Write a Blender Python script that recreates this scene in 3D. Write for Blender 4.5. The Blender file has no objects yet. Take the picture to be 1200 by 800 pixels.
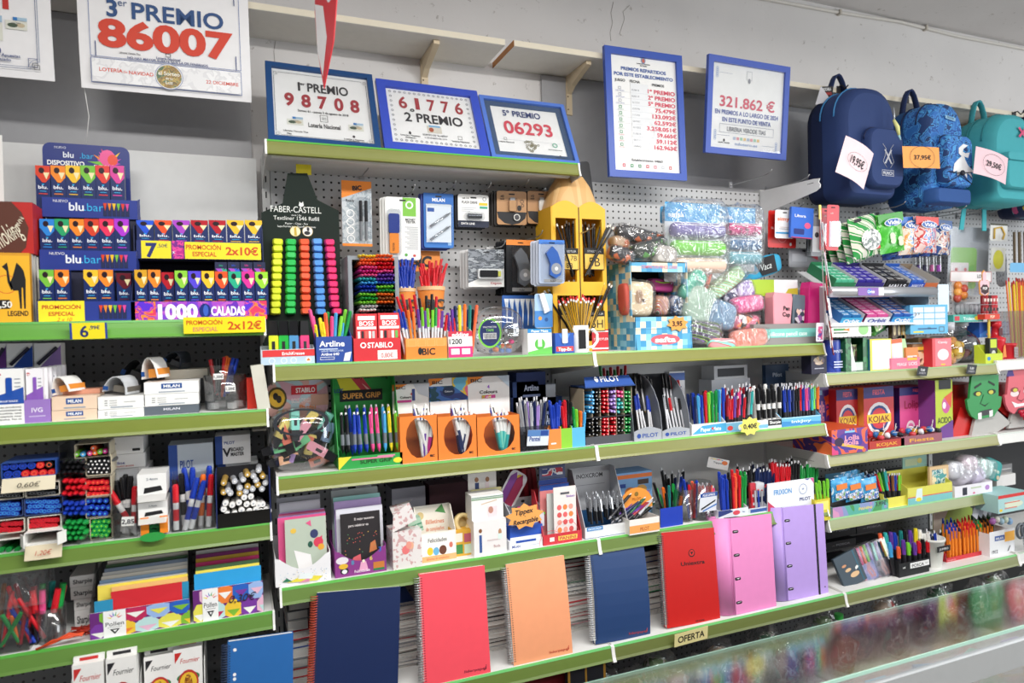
import bpy,math,random
from math import sin,cos,tan,pi,radians,hypot,atan2
from mathutils import Matrix,Vector
random.seed(7);rg=range;en=enumerate;rd=radians;ru=random.uniform
SC=bpy.context.scene
COL=SC.collection
# camera
CAMH=1.6
YAW,PIT,ROLL,FPX=rd(22.1),rd(0.78),rd(1.48),800.0
_f0=Vector((sin(YAW),cos(YAW),0));_r0=Vector((cos(YAW),-sin(YAW),0));_z=Vector((0,0,1))
_fw=cos(PIT)*_f0-sin(PIT)*_z;_up=cos(PIT)*_z+sin(PIT)*_f0
_cx=cos(ROLL)*_r0-sin(ROLL)*_up;_cy=sin(ROLL)*_r0+cos(ROLL)*_up
cam_d=bpy.data.cameras.new('camera');cam_d.lens=24;cam_d.sensor_width=36
cam_d.clip_start=0.05
cam_d.dof.use_dof=True;cam_d.dof.focus_distance=2.35;cam_d.dof.aperture_fstop=2.5
cam=bpy.data.objects.new('camera',cam_d);COL.objects.link(cam)
cam.matrix_world=Matrix(((_cx.x,_cy.x,-_fw.x,0),(_cx.y,_cy.y,-_fw.y,0),(_cx.z,_cy.z,-_fw.z,CAMH),(0,0,0,1)))
SC.camera=cam
# world, lamps, exposure
W=bpy.data.worlds.new('world');SC.world=W;W.use_nodes=True
W.node_tree.nodes['Background'].inputs[0].default_value=(0.93,0.96,1.0,1)
W.node_tree.nodes['Background'].inputs[1].default_value=0.24
SC.view_settings.view_transform='Standard';SC.view_settings.look='None'
SC.view_settings.gamma=1;SC.view_settings.use_curve_mapping=False
SC.view_settings.exposure=-0.04
def area(name,loc,target,sx,sy,power,color=(1,1,1)):
 d=bpy.data.lights.new(name,'AREA');d.shape='RECTANGLE';d.size=sx;d.size_y=sy
 d.energy=power;d.color=color
 o=bpy.data.objects.new(name,d);COL.objects.link(o);o.location=loc
 o.rotation_euler=(Vector(target)-Vector(loc)).to_track_quat('-Z','Y').to_euler()
 return o
area('ceiling_tube_light',(0.9,0.55,2.80),(0.9,0.75,0),3.4,0.25,100,(1,0.98,0.95))
area('ceiling_tube_light',(2.2,-1.3,2.80),(2.2,-1.0,0),3.4,0.3,60,(1,0.98,0.95))
area('shop_window_light',(5.6,-1.2,1.7),(2.6,2.2,1.3),2.6,2.2,105,(0.93,0.97,1.0))
# pixel <-> place helpers (1200 x 800 frame)
def ray(px,py):
 a,b=px-600.0,-(py-400.0)
 return(_cx*a+_cy*b)/FPX+_fw
def P(px,py,Y):
 r=ray(px,py);k=Y/r.y
 return r.x*k,r.z*k+CAMH
def PZ(px,py,Z):
 r=ray(px,py);k=(Z-CAMH)/r.z
 return r.x*k,r.y*k
def proj(X,Y,Z):
 d=Vector((X,Y,Z-CAMH));z=d.dot(_fw)
 return 600+FPX*d.dot(_cx)/z,400-FPX*d.dot(_cy)/z
def sx(px,Y,Z):
 py=400.0
 for _ in rg(6):
  X=P(px,py,Y)[0];py=proj(X,Y,Z)[1]
 return X
def sz(py,X,Y):
 px=600.0
 for _ in rg(6):
  Z=P(px,py,Y)[1];px=proj(X,Y,Z)[0]
 return Z
 # materials
def lin(h):
 h=h.lstrip('#');o=[]
 for i in(0,2,4):
  c=int(h[i:i+2],16)/255
  o.append(c/12.92 if c<=0.04045 else((c+0.055)/1.055)**2.4)
 return(o[0],o[1],o[2],1)
_M={}
def _new(name):
 m=bpy.data.materials.new(name);m.use_nodes=True
 nt=m.node_tree;b=nt.nodes['Principled BSDF']
 return m,nt,b
def C(h,rough=0.55,metal=0.0,spec=0.4):
 """Plain surface: a colour with a faint uneven grain."""
 k=('C',h,rough,metal)
 if k in _M:return _M[k]
 m,nt,b=_new('paint_'+h)
 n=nt.nodes.new('ShaderNodeTexNoise');n.inputs['Scale'].default_value=35;n.inputs['Detail'].default_value=1
 r=nt.nodes.new('ShaderNodeValToRGB');c=lin(h)
 r.color_ramp.elements[0].position=0.3;r.color_ramp.elements[1].position=0.7
 r.color_ramp.elements[0].color=[x*0.98 for x in c[:3]]+[1];r.color_ramp.elements[1].color=[min(1,x*1.01)for x in c[:3]]+[1]
 t=nt.nodes.new('ShaderNodeTexCoord')
 nt.links.new(t.outputs['Object'],n.inputs['Vector']);nt.links.new(n.outputs['Fac'],r.inputs['Fac'])
 nt.links.new(r.outputs['Color'],b.inputs['Base Color'])
 b.inputs['Roughness'].default_value=rough;b.inputs['Metallic'].default_value=metal
 b.inputs['Specular IOR Level'].default_value=spec
 _M[k]=m;return m
def G(h):return C(h,0.28)
def clear(tint='ffffff',refl=0.07,rough=0.12):
 """Thin clear plastic: see-through with a sheen that grows towards the edges."""
 refl*=.5;k=('clear',tint,refl,rough);tint='fbfcfd' if tint[0]in 'def' else tint
 if k in _M:return _M[k]
 m=bpy.data.materials.new('clear_plastic_'+tint);m.use_nodes=True;nt=m.node_tree;nt.nodes.clear()
 o=nt.nodes.new('ShaderNodeOutputMaterial');mx=nt.nodes.new('ShaderNodeMixShader')
 t=nt.nodes.new('ShaderNodeBsdfTransparent');g=nt.nodes.new('ShaderNodeBsdfGlossy');lw=nt.nodes.new('ShaderNodeLayerWeight')
 mp=nt.nodes.new('ShaderNodeMapRange')
 t.inputs[0].default_value=lin(tint);g.inputs['Roughness'].default_value=rough
 lw.inputs[0].default_value=0.35
 mp.inputs['To Min'].default_value=refl;mp.inputs['To Max'].default_value=min(1,refl+0.6)
 nt.links.new(lw.outputs['Facing'],mp.inputs['Value']);nt.links.new(mp.outputs['Result'],mx.inputs[0])
 nt.links.new(t.outputs[0],mx.inputs[1]);nt.links.new(g.outputs[0],mx.inputs[2]);nt.links.new(mx.outputs[0],o.inputs[0])
 _M[k]=m;return m
def film(tint='ffffff',hazy=0.03):
 """Crinkled bag film: mostly see-through, glossy, hazy, with bumps."""
 k=('film',tint,hazy)
 if k in _M:return _M[k]
 m=bpy.data.materials.new('bag_film');m.use_nodes=True;nt=m.node_tree;nt.nodes.clear()
 o=nt.nodes.new('ShaderNodeOutputMaterial');mx=nt.nodes.new('ShaderNodeMixShader');mx2=nt.nodes.new('ShaderNodeMixShader')
 t=nt.nodes.new('ShaderNodeBsdfTransparent');g=nt.nodes.new('ShaderNodeBsdfGlossy');d=nt.nodes.new('ShaderNodeBsdfDiffuse')
 n=nt.nodes.new('ShaderNodeTexNoise');n.inputs['Scale'].default_value=14;n.inputs['Detail'].default_value=2;n.inputs['Distortion'].default_value=2
 bp=nt.nodes.new('ShaderNodeBump');bp.inputs['Strength'].default_value=1.0;bp.inputs['Distance'].default_value=0.02
 tc=nt.nodes.new('ShaderNodeTexCoord');lw=nt.nodes.new('ShaderNodeLayerWeight');lw.inputs[0].default_value=0.3
 mp=nt.nodes.new('ShaderNodeMapRange');mp.inputs['To Min'].default_value=0.07;mp.inputs['To Max'].default_value=0.5
 d.inputs[0].default_value=lin('f2f4f6');t.inputs[0].default_value=lin(tint);g.inputs['Roughness'].default_value=0.09
 mx2.inputs[0].default_value=hazy
 L=nt.links.new
 L(tc.outputs['Object'],n.inputs['Vector']);L(n.outputs['Fac'],bp.inputs['Height']);L(bp.outputs[0],g.inputs['Normal']);L(bp.outputs[0],lw.inputs['Normal'])
 L(lw.outputs['Facing'],mp.inputs['Value']);L(mp.outputs[0],mx.inputs[0])
 L(t.outputs[0],mx2.inputs[1]);L(d.outputs[0],mx2.inputs[2]);L(mx2.outputs[0],mx.inputs[1]);L(g.outputs[0],mx.inputs[2]);L(mx.outputs[0],o.inputs[0])
 _M[k]=m;return m
def spots(cols,scale=60,rough=0.4,kind='voronoi',stretch=(1,1,1)):
 """Printed artwork: patches of the given colours."""
 k=('spots',tuple(cols),scale,rough,kind,stretch)
 if k in _M:return _M[k]
 m,nt,b=_new('print_'+cols[0])
 tc=nt.nodes.new('ShaderNodeTexCoord');mp=nt.nodes.new('ShaderNodeMapping');mp.inputs['Scale'].default_value=stretch
 L=nt.links.new;L(tc.outputs['Object'],mp.inputs[0])
 r=nt.nodes.new('ShaderNodeValToRGB');r.color_ramp.interpolation='CONSTANT'
 if kind=='voronoi':
  n=nt.nodes.new('ShaderNodeTexVoronoi');n.inputs['Scale'].default_value=scale
  s=nt.nodes.new('ShaderNodeSeparateColor');L(mp.outputs[0],n.inputs['Vector']);L(n.outputs['Color'],s.inputs[0]);L(s.outputs[0],r.inputs['Fac'])
 elif kind=='grid':
  n=nt.nodes.new('ShaderNodeTexVoronoi');n.inputs['Scale'].default_value=scale;n.distance='CHEBYCHEV';n.inputs['Randomness'].default_value=0.12
  s=nt.nodes.new('ShaderNodeSeparateColor');L(mp.outputs[0],n.inputs['Vector']);L(n.outputs['Color'],s.inputs[0]);L(s.outputs[0],r.inputs['Fac'])
 elif kind=='dots':
  n=nt.nodes.new('ShaderNodeTexVoronoi');n.inputs['Scale'].default_value=scale;n.inputs['Randomness'].default_value=0.75
  L(mp.outputs[0],n.inputs['Vector']);L(n.outputs['Distance'],r.inputs['Fac'])
 elif kind=='noise':
  n=nt.nodes.new('ShaderNodeTexNoise');n.inputs['Scale'].default_value=scale;n.inputs['Detail'].default_value=2;n.inputs['Distortion'].default_value=0.8
  L(mp.outputs[0],n.inputs['Vector']);L(n.outputs['Fac'],r.inputs['Fac'])
 elif kind=='stripes':
  n=nt.nodes.new('ShaderNodeTexWave');n.inputs['Scale'].default_value=scale;n.bands_direction='DIAGONAL'
  L(mp.outputs[0],n.inputs['Vector']);L(n.outputs['Fac'],r.inputs['Fac'])
 elif kind=='checks':
  n=nt.nodes.new('ShaderNodeTexChecker');n.inputs['Scale'].default_value=scale
  L(mp.outputs[0],n.inputs['Vector']);L(n.outputs['Fac'],r.inputs['Fac'])
 e=r.color_ramp.elements;N=len(cols)
 e[0].color=lin(cols[0]);e[0].position=0;e[1].color=lin(cols[-1])
 lo,hi={'noise':(0.36,0.64),'dots':(0.28,0.28)}.get(kind,(0,1))
 for i in rg(1,N-1):
  x=e.new(lo+(hi-lo)*i/N);x.color=lin(cols[i])
 e[len(e)-1].position=lo+(hi-lo)*(N-1)/N if kind!='dots' else 0.28
 L(r.outputs['Color'],b.inputs['Base Color']);b.inputs['Roughness'].default_value=rough
 _M[k]=m;return m
def wall_paint(name,h,stain=0.5):
 m,nt,b=_new(name);L=nt.links.new
 tc=nt.nodes.new('ShaderNodeTexCoord');n=nt.nodes.new('ShaderNodeTexNoise');n.inputs['Scale'].default_value=2.3;n.inputs['Detail'].default_value=6
 r=nt.nodes.new('ShaderNodeValToRGB');c=lin(h)
 r.color_ramp.elements[0].position=0.35;r.color_ramp.elements[1].position=0.65
 r.color_ramp.elements[0].color=[x*0.93 for x in c[:3]]+[1];r.color_ramp.elements[1].color=c
 # scuffs: small dark flecks where two noises meet
 n2=nt.nodes.new('ShaderNodeTexNoise');n2.inputs['Scale'].default_value=26;n2.inputs['Detail'].default_value=8;n2.inputs['Roughness'].default_value=0.7
 r2=nt.nodes.new('ShaderNodeValToRGB');r2.color_ramp.elements[0].position=0.63;r2.color_ramp.elements[1].position=0.70
 r2.color_ramp.elements[0].color=(1,1,1,1);r2.color_ramp.elements[1].color=(stain,stain*.95,stain*.9,1)
 mu=nt.nodes.new('ShaderNodeMix');mu.data_type='RGBA';mu.blend_type='MULTIPLY';mu.inputs[0].default_value=1
 bp=nt.nodes.new('ShaderNodeBump');bp.inputs['Strength'].default_value=0.25;bp.inputs['Distance'].default_value=0.004
 L(tc.outputs['Object'],n.inputs['Vector']);L(tc.outputs['Object'],n2.inputs['Vector']);L(n.outputs['Fac'],r.inputs[0]);L(n2.outputs['Fac'],r2.inputs[0])
 L(r.outputs[0],mu.inputs[6]);L(r2.outputs[0],mu.inputs[7]);L(mu.outputs[2],b.inputs['Base Color']);L(n2.outputs['Fac'],bp.inputs['Height']);L(bp.outputs[0],b.inputs['Normal'])
 b.inputs['Roughness'].default_value=0.8
 return m
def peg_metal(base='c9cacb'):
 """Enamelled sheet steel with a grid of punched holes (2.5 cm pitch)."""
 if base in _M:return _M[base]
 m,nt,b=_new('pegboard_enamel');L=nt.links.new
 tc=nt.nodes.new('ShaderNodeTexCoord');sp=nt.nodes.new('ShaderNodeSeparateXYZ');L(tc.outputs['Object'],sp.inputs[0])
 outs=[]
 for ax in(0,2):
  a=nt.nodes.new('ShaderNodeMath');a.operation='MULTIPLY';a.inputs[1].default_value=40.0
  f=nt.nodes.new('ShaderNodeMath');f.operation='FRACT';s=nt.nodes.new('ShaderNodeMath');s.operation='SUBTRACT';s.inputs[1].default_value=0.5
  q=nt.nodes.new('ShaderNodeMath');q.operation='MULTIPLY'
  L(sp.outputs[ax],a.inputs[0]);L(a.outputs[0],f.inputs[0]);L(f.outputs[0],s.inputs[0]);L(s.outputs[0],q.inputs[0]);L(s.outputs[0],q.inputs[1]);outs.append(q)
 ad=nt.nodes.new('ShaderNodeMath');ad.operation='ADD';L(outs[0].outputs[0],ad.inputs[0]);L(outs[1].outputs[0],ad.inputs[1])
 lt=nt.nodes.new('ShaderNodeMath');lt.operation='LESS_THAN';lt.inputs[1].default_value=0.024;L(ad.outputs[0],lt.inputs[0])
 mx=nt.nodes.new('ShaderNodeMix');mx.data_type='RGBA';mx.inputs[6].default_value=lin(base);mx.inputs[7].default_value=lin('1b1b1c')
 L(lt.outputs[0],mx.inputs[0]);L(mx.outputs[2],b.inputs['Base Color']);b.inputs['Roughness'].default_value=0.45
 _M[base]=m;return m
 # meshes
_TXT={}
def text_mesh(s,bold):
 k=(s,bold)
 if k not in _TXT:
  cu=bpy.data.curves.new('t','FONT');cu.body=s;cu.resolution_u=4;cu.offset=bold;cu.fill_mode='FRONT'
  ob=bpy.data.objects.new('t',cu)
  me=bpy.data.meshes.new_from_object(ob)
  vs=[(v.co.x,v.co.y)for v in me.vertices];fs=[tuple(p.vertices)for p in me.polygons]
  bpy.data.objects.remove(ob);bpy.data.meshes.remove(me);bpy.data.curves.remove(cu)
  if not vs:vs=[(0,0),(.01,0),(0,.01)];fs=[(0,1,2)]
  x0=min(v[0]for v in vs);x1=max(v[0]for v in vs);y0=min(v[1]for v in vs);y1=max(v[1]for v in vs)
  _TXT[k]=(vs,fs,x0,x1,y0,y1)
 return _TXT[k]
def Rx(a):return Matrix.Rotation(rd(a),4,'X')
def Ry(a):return Matrix.Rotation(rd(a),4,'Y')
def Rz(a):return Matrix.Rotation(rd(a),4,'Z')
def Tr(x,y,z):return Matrix.Translation((x,y,z))
class Mb:
 """Collects shapes for ONE mesh object. x across, y away from the viewer's side, z up."""
 def __init__(s,T=None):s.v=[];s.f=[];s.mi=[];s.sm=[];s.mats=[];s.T=T
 def mat(s,m):
  if m not in s.mats:s.mats.append(m)
  return s.mats.index(m)
 def add(s,vs,fs,m,smooth=False):
  o=len(s.v);T=s.T
  s.v+=[tuple(T@Vector(v))for v in vs]if T is not None else[tuple(v)for v in vs]
  i=s.mat(m)
  for f in fs:s.f.append([o+a for a in f]);s.mi.append(i);s.sm.append(smooth)
  return s
 def box(s,x0,x1,y0,y1,z0,z1,m):
  return s.add([(x0,y0,z0),(x1,y0,z0),(x1,y1,z0),(x0,y1,z0),(x0,y0,z1),(x1,y0,z1),(x1,y1,z1),(x0,y1,z1)],[(0,3,2,1),(4,5,6,7),(0,1,5,4),(1,2,6,5),(2,3,7,6),(3,0,4,7)],m)
 def prism(s,pts,y0,y1,m,smooth=False):
  """outline in x,z (counter-clockwise seen from the front, -y) pushed from y0 to y1"""
  n=len(pts);a=sum(pts[i][0]*pts[(i+1)%n][1]-pts[(i+1)%n][0]*pts[i][1]for i in rg(n))
  if a<0:pts=pts[::-1]
  vs=[(x,y0,z)for x,z in pts]+[(x,y1,z)for x,z in pts]
  fs=[tuple(rg(n)),tuple(rg(2*n-1,n-1,-1))]+[(i,n+i,n+(i+1)%n,(i+1)%n)for i in rg(n)]
  return s.add(vs,fs,m,smooth)
 def side(s,pts,x0,x1,m,smooth=False):
  """outline in y,z pushed across from x0 to x1"""
  n=len(pts);a=sum(pts[i][0]*pts[(i+1)%n][1]-pts[(i+1)%n][0]*pts[i][1]for i in rg(n))
  if a<0:pts=pts[::-1]
  vs=[(x0,y,z)for y,z in pts]+[(x1,y,z)for y,z in pts]
  fs=[tuple(rg(n-1,-1,-1)),tuple(rg(n,2*n))]+[(i,(i+1)%n,n+(i+1)%n,n+i)for i in rg(n)]
  return s.add(vs,fs,m,smooth)
 def poly(s,pts,y,m):
  n=len(pts);a=sum(pts[i][0]*pts[(i+1)%n][1]-pts[(i+1)%n][0]*pts[i][1]for i in rg(n))
  if a<0:pts=pts[::-1]
  return s.add([(x,y,z)for x,z in pts],[tuple(rg(n))],m)
 def rect(s,x0,x1,z0,z1,y,m):return s.poly([(x0,z0),(x1,z0),(x1,z1),(x0,z1)],y,m)
 def ell(s,cx,cz,rx,rz,y,m,n=16):
  return s.poly([(cx+rx*cos(2*pi*i/n),cz+rz*sin(2*pi*i/n))for i in rg(n)],y,m)
 def ring(s,cx,cz,r0,r1,y,m,n=20,k=1.0):
  vs=[];fs=[]
  for i in rg(n):
   a=2*pi*i/n;vs+=[(cx+r0*cos(a),y,cz+k*r0*sin(a)),(cx+r1*cos(a),y,cz+k*r1*sin(a))]
  for i in rg(n):
   j=(i+1)%n;fs.append((2*i,2*i+1,2*j+1,2*j))
  return s.add(vs,fs,m)
 def frame(s,x0,x1,z0,z1,t,y,m):
  s.rect(x0,x1,z0,z0+t,y,m);s.rect(x0,x1,z1-t,z1,y,m);s.rect(x0,x0+t,z0+t,z1-t,y,m);s.rect(x1-t,x1,z0+t,z1-t,y,m);return s
 def tube(s,p0,p1,r0,r1,m,n=8,caps=True):
  p0=Vector(p0);p1=Vector(p1);d=(p1-p0).normalized()
  a=d.orthogonal().normalized();b=d.cross(a)
  vs=[p0+r0*(cos(2*pi*i/n)*a+sin(2*pi*i/n)*b)for i in rg(n)]+[p1+r1*(cos(2*pi*i/n)*a+sin(2*pi*i/n)*b)for i in rg(n)]
  fs=[(i,(i+1)%n,n+(i+1)%n,n+i)for i in rg(n)]
  s.add(vs,fs,m,True)
  if caps:s.add(vs,[tuple(rg(n-1,-1,-1)),tuple(rg(n,2*n))],m)
  return s
 def path(s,pts,r,m,n=6):
  pts=[Vector(p)for p in pts];N=len(pts);vs=[];fs=[]
  a=None
  for k in rg(N):
   d=(pts[min(k+1,N-1)]-pts[max(k-1,0)]).normalized()
   if a is None:a=d.orthogonal().normalized()
   a=(a-d*a.dot(d)).normalized();b=d.cross(a)
   rr=r[k]if isinstance(r,(list,tuple))else r
   vs+=[pts[k]+rr*(cos(2*pi*i/n)*a+sin(2*pi*i/n)*b)for i in rg(n)]
  for k in rg(N-1):
   for i in rg(n):fs.append((k*n+i,k*n+(i+1)%n,(k+1)*n+(i+1)%n,(k+1)*n+i))
  fs+=[tuple(rg(n-1,-1,-1)),tuple(rg((N-1)*n,N*n))]
  return s.add(vs,fs,m,True)
 def lathe(s,prof,m,n=20,cx=0,cy=0,cz=0,kx=1,ky=1,smooth=True):
  vs=[];fs=[];N=len(prof)
  for r,z in prof:
   vs+=[(cx+kx*r*cos(2*pi*i/n),cy+ky*r*sin(2*pi*i/n),cz+z)for i in rg(n)]
  for k in rg(N-1):
   for i in rg(n):fs.append((k*n+i,k*n+(i+1)%n,(k+1)*n+(i+1)%n,(k+1)*n+i))
  s.add(vs,fs,m,smooth)
  if prof[0][0]>1e-5:s.add(vs[:n],[tuple(rg(n-1,-1,-1))],m)
  if prof[-1][0]>1e-5:s.add(vs[-n:],[tuple(rg(n))],m)
  return s
 def blob(s,cx,cy,cz,rx,ry,rz,m,n=12,k=8,p=1.0,jit=0.0,rnd=None):
  """rounded lump; p<1 squarer, jit = crumple"""
  rnd=rnd or random;vs=[];fs=[]
  sg=lambda a:(abs(a)**p)*(1 if a>=0 else-1)
  for j in rg(k+1):
   t=-pi/2+pi*j/k
   for i in rg(n):
    a=2*pi*i/n;q=1+(rnd.uniform(-jit,jit)if 0<j<k else 0)
    vs.append((cx+rx*q*sg(cos(t))*sg(cos(a)),cy+ry*q*sg(cos(t))*sg(sin(a)),cz+rz*q*sg(sin(t))))
  for j in rg(k):
   for i in rg(n):fs.append((j*n+i,j*n+(i+1)%n,(j+1)*n+(i+1)%n,(j+1)*n+i))
  return s.add(vs,fs,m,True)
 def text(s,t,x,z,h,m,y=-0.0008,w=None,bold=0.0,al='c',ang=0,wmax=None,it=0):
  """flat lettering: capital height h (w squeezes the line to a width), centred at x, resting at z"""
  vs,fs,x0,x1,y0,y1=text_mesh(t,bold)
  ky=h/0.72;kx=ky
  if w:kx=w/(x1-x0)
  elif wmax and(x1-x0)*kx>wmax:kx=wmax/(x1-x0)
  ox={'c':-(x0+x1)/2,'l':-x0,'r':-x1}[al]
  ca,sa=cos(rd(ang)),sin(rd(ang))
  out=[]
  for a,b in vs:
   u,v=(a+ox)*kx+it*b*ky,b*ky
   out.append((x+u*ca-v*sa,y,z+u*sa+v*ca))
  return s.add(out,fs,m)
 def mesh(s,name):
  me=bpy.data.meshes.new(name);me.from_pydata(s.v,[],s.f)
  for m in s.mats:me.materials.append(m)
  me.polygons.foreach_set('material_index',s.mi);me.polygons.foreach_set('use_smooth',s.sm)
  me.update();return me
 def obj(s,name,parent=None,loc=None):
  o=bpy.data.objects.new(name,s.mesh(name));COL.objects.link(o)
  if parent is not None:o.parent=parent
  if loc:o.location=loc
  return o
def rrect(x0,x1,z0,z1,r,seg=4):
 pts=[]
 for cx,cz,a0 in((x1-r,z0+r,-90),(x1-r,z1-r,0),(x0+r,z1-r,90),(x0+r,z0+r,180)):
  for i in rg(seg+1):
   a=rd(a0+90*i/seg);pts.append((cx+r*cos(a),cz+r*sin(a)))
 return pts
def star(cx,cz,r0,r1,n,ky=1.0):
 return[(cx+(r1 if i%2 else r0)*cos(pi*i/n+.2),cz+ky*(r1 if i%2 else r0)*sin(pi*i/n+.2))for i in rg(2*n)]
 # things
def tag(o,label,cat,group=None,kind=None):
 o['label']=label;o['category']=cat
 if group:o['group']=group
 if kind:o['kind']=kind
 return o
def thing(name,label,cat,loc=(0,0,0),rz=0,group=None,rx=0,ry=0):
 o=bpy.data.objects.new(name,None);COL.objects.link(o);o.empty_display_size=0.02
 o.location=loc;o.rotation_euler=(rd(rx),rd(ry),rd(rz))
 return tag(o,label,cat,group)
def struct(name,mb,parent=None):
 o=mb.obj(name,parent);o['kind']='structure';return o
RZ={'L1':1.655,'L2':1.405,'L3':1.092,'L4':0.845,'L5':0.50,'A0':2.168,'A1':1.526,'A2':1.214,'A3':0.903,'A4':0.577,'C1':1.406,'C2':1.090,'C3':0.840,'M1':1.60}
def slot(row,pl,pr,pt,Y=2.03):
 """(centre X, Y, Z0, width, height) of what stands on a shelf between two pixel columns, up to a pixel row"""
 z=RZ[row]if isinstance(row,str)else row
 a,b=sx(pl,Y,z),sx(pr,Y,z);c=(a+b)/2
 return c,Y,z,b-a,sz(pt,c,Y)-z
 # the setting
XL,X0,X1,X2,X3,X4=-0.94,0.095,1.103,2.115,3.127,4.14
YF,YB,YW=2.0,2.33,2.41
CEIL=3.09
b=Mb();b.box(-4,7,-4,YW,-0.05,0,C('8f8b84'));struct('floor',b)
b=Mb();b.box(-4,7,YW,YW+0.1,0,CEIL,wall_paint('plaster_white','e2dfdd',0.55));struct('wall_back',b)
b=Mb();b.box(-4,7,-4,YW,CEIL,CEIL+0.05,wall_paint('ceiling_paint','d6d3d2',0.6));struct('ceiling',b)
def crack(pts):
 b=Mb();b.path([(P(x,y,YW-0.001)[0],YW-0.0006,P(x,y,YW-0.001)[1])for x,y in pts],0.0009,C('a7a3a0'),4)
 o=b.obj('trim_crack');o['kind']='structure'
for c in([(716,48),(715,38),(718,27),(716,15),(719,2)],[(322,72),(321,60),(323,47)],[(726,40),(732,22),(730,14),(738,6)]):crack(c)
for xa,xb in((-1.3,.07),(1.125,4.4)):
 b=Mb();b.box(xa,xb,YW-.012,YW-.002,2.1,2.589,C('a2a2a5',.35));struct('trim_panel',b)
 # cable along the top of the wall
pts=[(2.0,3.05),(2.31,3.058),(2.65,3.063),(3.08,3.079),(3.5,3.066),(4.0,3.071),(4.6,3.066)]
b=Mb();b.path([(x,YW-0.008,z)for x,z in pts],0.0075,C('d8d4cd'),8)
o=b.obj('wall_cable');tag(o,'pale painted cable clipped along the wall below the ceiling','cable')
for x,z in((2.68,3.063),(3.26,3.073)):
 c=Mb();c.box(x-.006,x+.006,YW-.02,YW,z-.012,z+.012,C('c5beb2'));c.obj('cable_clip',o)
 # shelving bays
M_SH=C('e4e4e2',0.4);M_STEEL=C('d3d3d1',0.4);M_RAILEND=C('e9e9e6',0.35)
def shelf_board(par,xa,xb,z,yf,yb,col,top='5fbf45',thick=0.03):
 w=xb-xa
 s=Mb();s.box(xa+.006,xb-.006,yf,yb,z-thick,z,M_SH);s.box(xa+.02,xb-.02,yf+.03,yf+.05,z-thick-.012,z-thick,M_SH)
 o=s.obj('shelf',par)
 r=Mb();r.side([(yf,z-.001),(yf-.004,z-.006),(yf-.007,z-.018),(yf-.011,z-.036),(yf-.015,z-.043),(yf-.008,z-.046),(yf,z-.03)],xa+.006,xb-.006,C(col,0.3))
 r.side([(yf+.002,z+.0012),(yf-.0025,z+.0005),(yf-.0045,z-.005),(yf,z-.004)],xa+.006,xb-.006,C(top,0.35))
 p=r.obj('price_rail',o)
 for x in(xa,xb-.006):
  e=Mb();e.side([(yf+.004,z+.002),(yf-.006,z),(yf-.009,z-.018),(yf-.013,z-.034),(yf-.019,z-.046),(yf-.008,z-.05),(yf+.004,z-.035)],x,x+.006,M_RAILEND)
  e.obj('end_cap',o)
 return o
def bracket(par,x,z,yf,yb):
 b=Mb();b.side([(yf,z+.001),(yf-.008,z-.012),(yf-.010,z-.03),(yf-.018,z-.05),(yf+.012,z-.052),(yf+.22,z-.078),(yb,z-.088),(yb,z+.004),(yf+.03,z+.004)],x-.002,x+.002,C('d0cfca',0.45))
 b.box(x-.0026,x-.002,yf+.05,yf+.16,z-.034,z-.032,C('8d8c88'))
 return b.obj('bracket',par)
def bay(label,xa,xb,rows,panels,ups=(0,)):
 t=thing('shelving_bay',label,'shelving',((xa+xb)/2,YB,0))
 t.location=(0,0,0)
 for z0,z1,peg in panels:
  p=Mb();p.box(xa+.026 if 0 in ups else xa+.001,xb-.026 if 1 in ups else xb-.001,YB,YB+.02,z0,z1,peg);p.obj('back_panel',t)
 for x in[(xa+.012,xb-.012)[i]for i in ups]:
  u=Mb();u.box(x-.012,x+.012,YB-.006,YB+.04,0.05,2.185,M_STEEL)
  k=0.3
  while k<2.15:u.box(x-.002,x+.002,YB-.0066,YB-.006,k,k+.02,C('2a2a2a'));k+=.05
  u.obj('upright',t)
 for(z,yf,yb,col,top)in rows:
  shelf_board(t,xa,xb,z,yf,yb,col,top)
  bracket(t,xa+.0035,z,yf+.008,yb-.008);bracket(t,xb-.0035,z,yf+.008,yb-.008)
 return t
PEG=peg_metal();DARK=peg_metal('6c6d70');MID=peg_metal('9c9d9f');PLAIN=C('d9dad9',0.4)  # DARK and MID paint the shade of the deep lower rows into the panels
OL,GR,PA='b0b45c','86ab55','c9c9a2'
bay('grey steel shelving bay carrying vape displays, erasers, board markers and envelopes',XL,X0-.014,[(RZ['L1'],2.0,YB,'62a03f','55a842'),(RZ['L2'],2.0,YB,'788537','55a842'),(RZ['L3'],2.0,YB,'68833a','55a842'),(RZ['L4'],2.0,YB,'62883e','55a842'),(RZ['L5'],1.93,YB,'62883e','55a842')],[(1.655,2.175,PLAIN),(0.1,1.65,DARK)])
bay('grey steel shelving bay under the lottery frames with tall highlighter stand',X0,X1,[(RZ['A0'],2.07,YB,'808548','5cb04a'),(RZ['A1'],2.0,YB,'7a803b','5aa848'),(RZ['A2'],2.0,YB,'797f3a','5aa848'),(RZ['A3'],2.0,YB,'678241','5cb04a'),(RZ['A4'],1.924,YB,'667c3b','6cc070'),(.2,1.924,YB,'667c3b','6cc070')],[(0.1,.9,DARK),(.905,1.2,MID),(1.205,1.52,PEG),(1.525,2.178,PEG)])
bay('grey steel shelving bay with pencil cases on top and ring binders below',X1,X2,[(RZ['A1'],2.0,YB,'83843e','8fc070'),(RZ['A2'],2.0,YB,'83864a','7cc45a'),(RZ['A3'],2.0,YB,'6a8041','5cb04a'),(RZ['A4'],1.924,YB,'68733e','6cc070'),(.2,1.924,YB,'68733e','6cc070')],[(0.1,.9,DARK),(.905,1.52,PLAIN),(1.525,2.172,PEG)])
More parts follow.
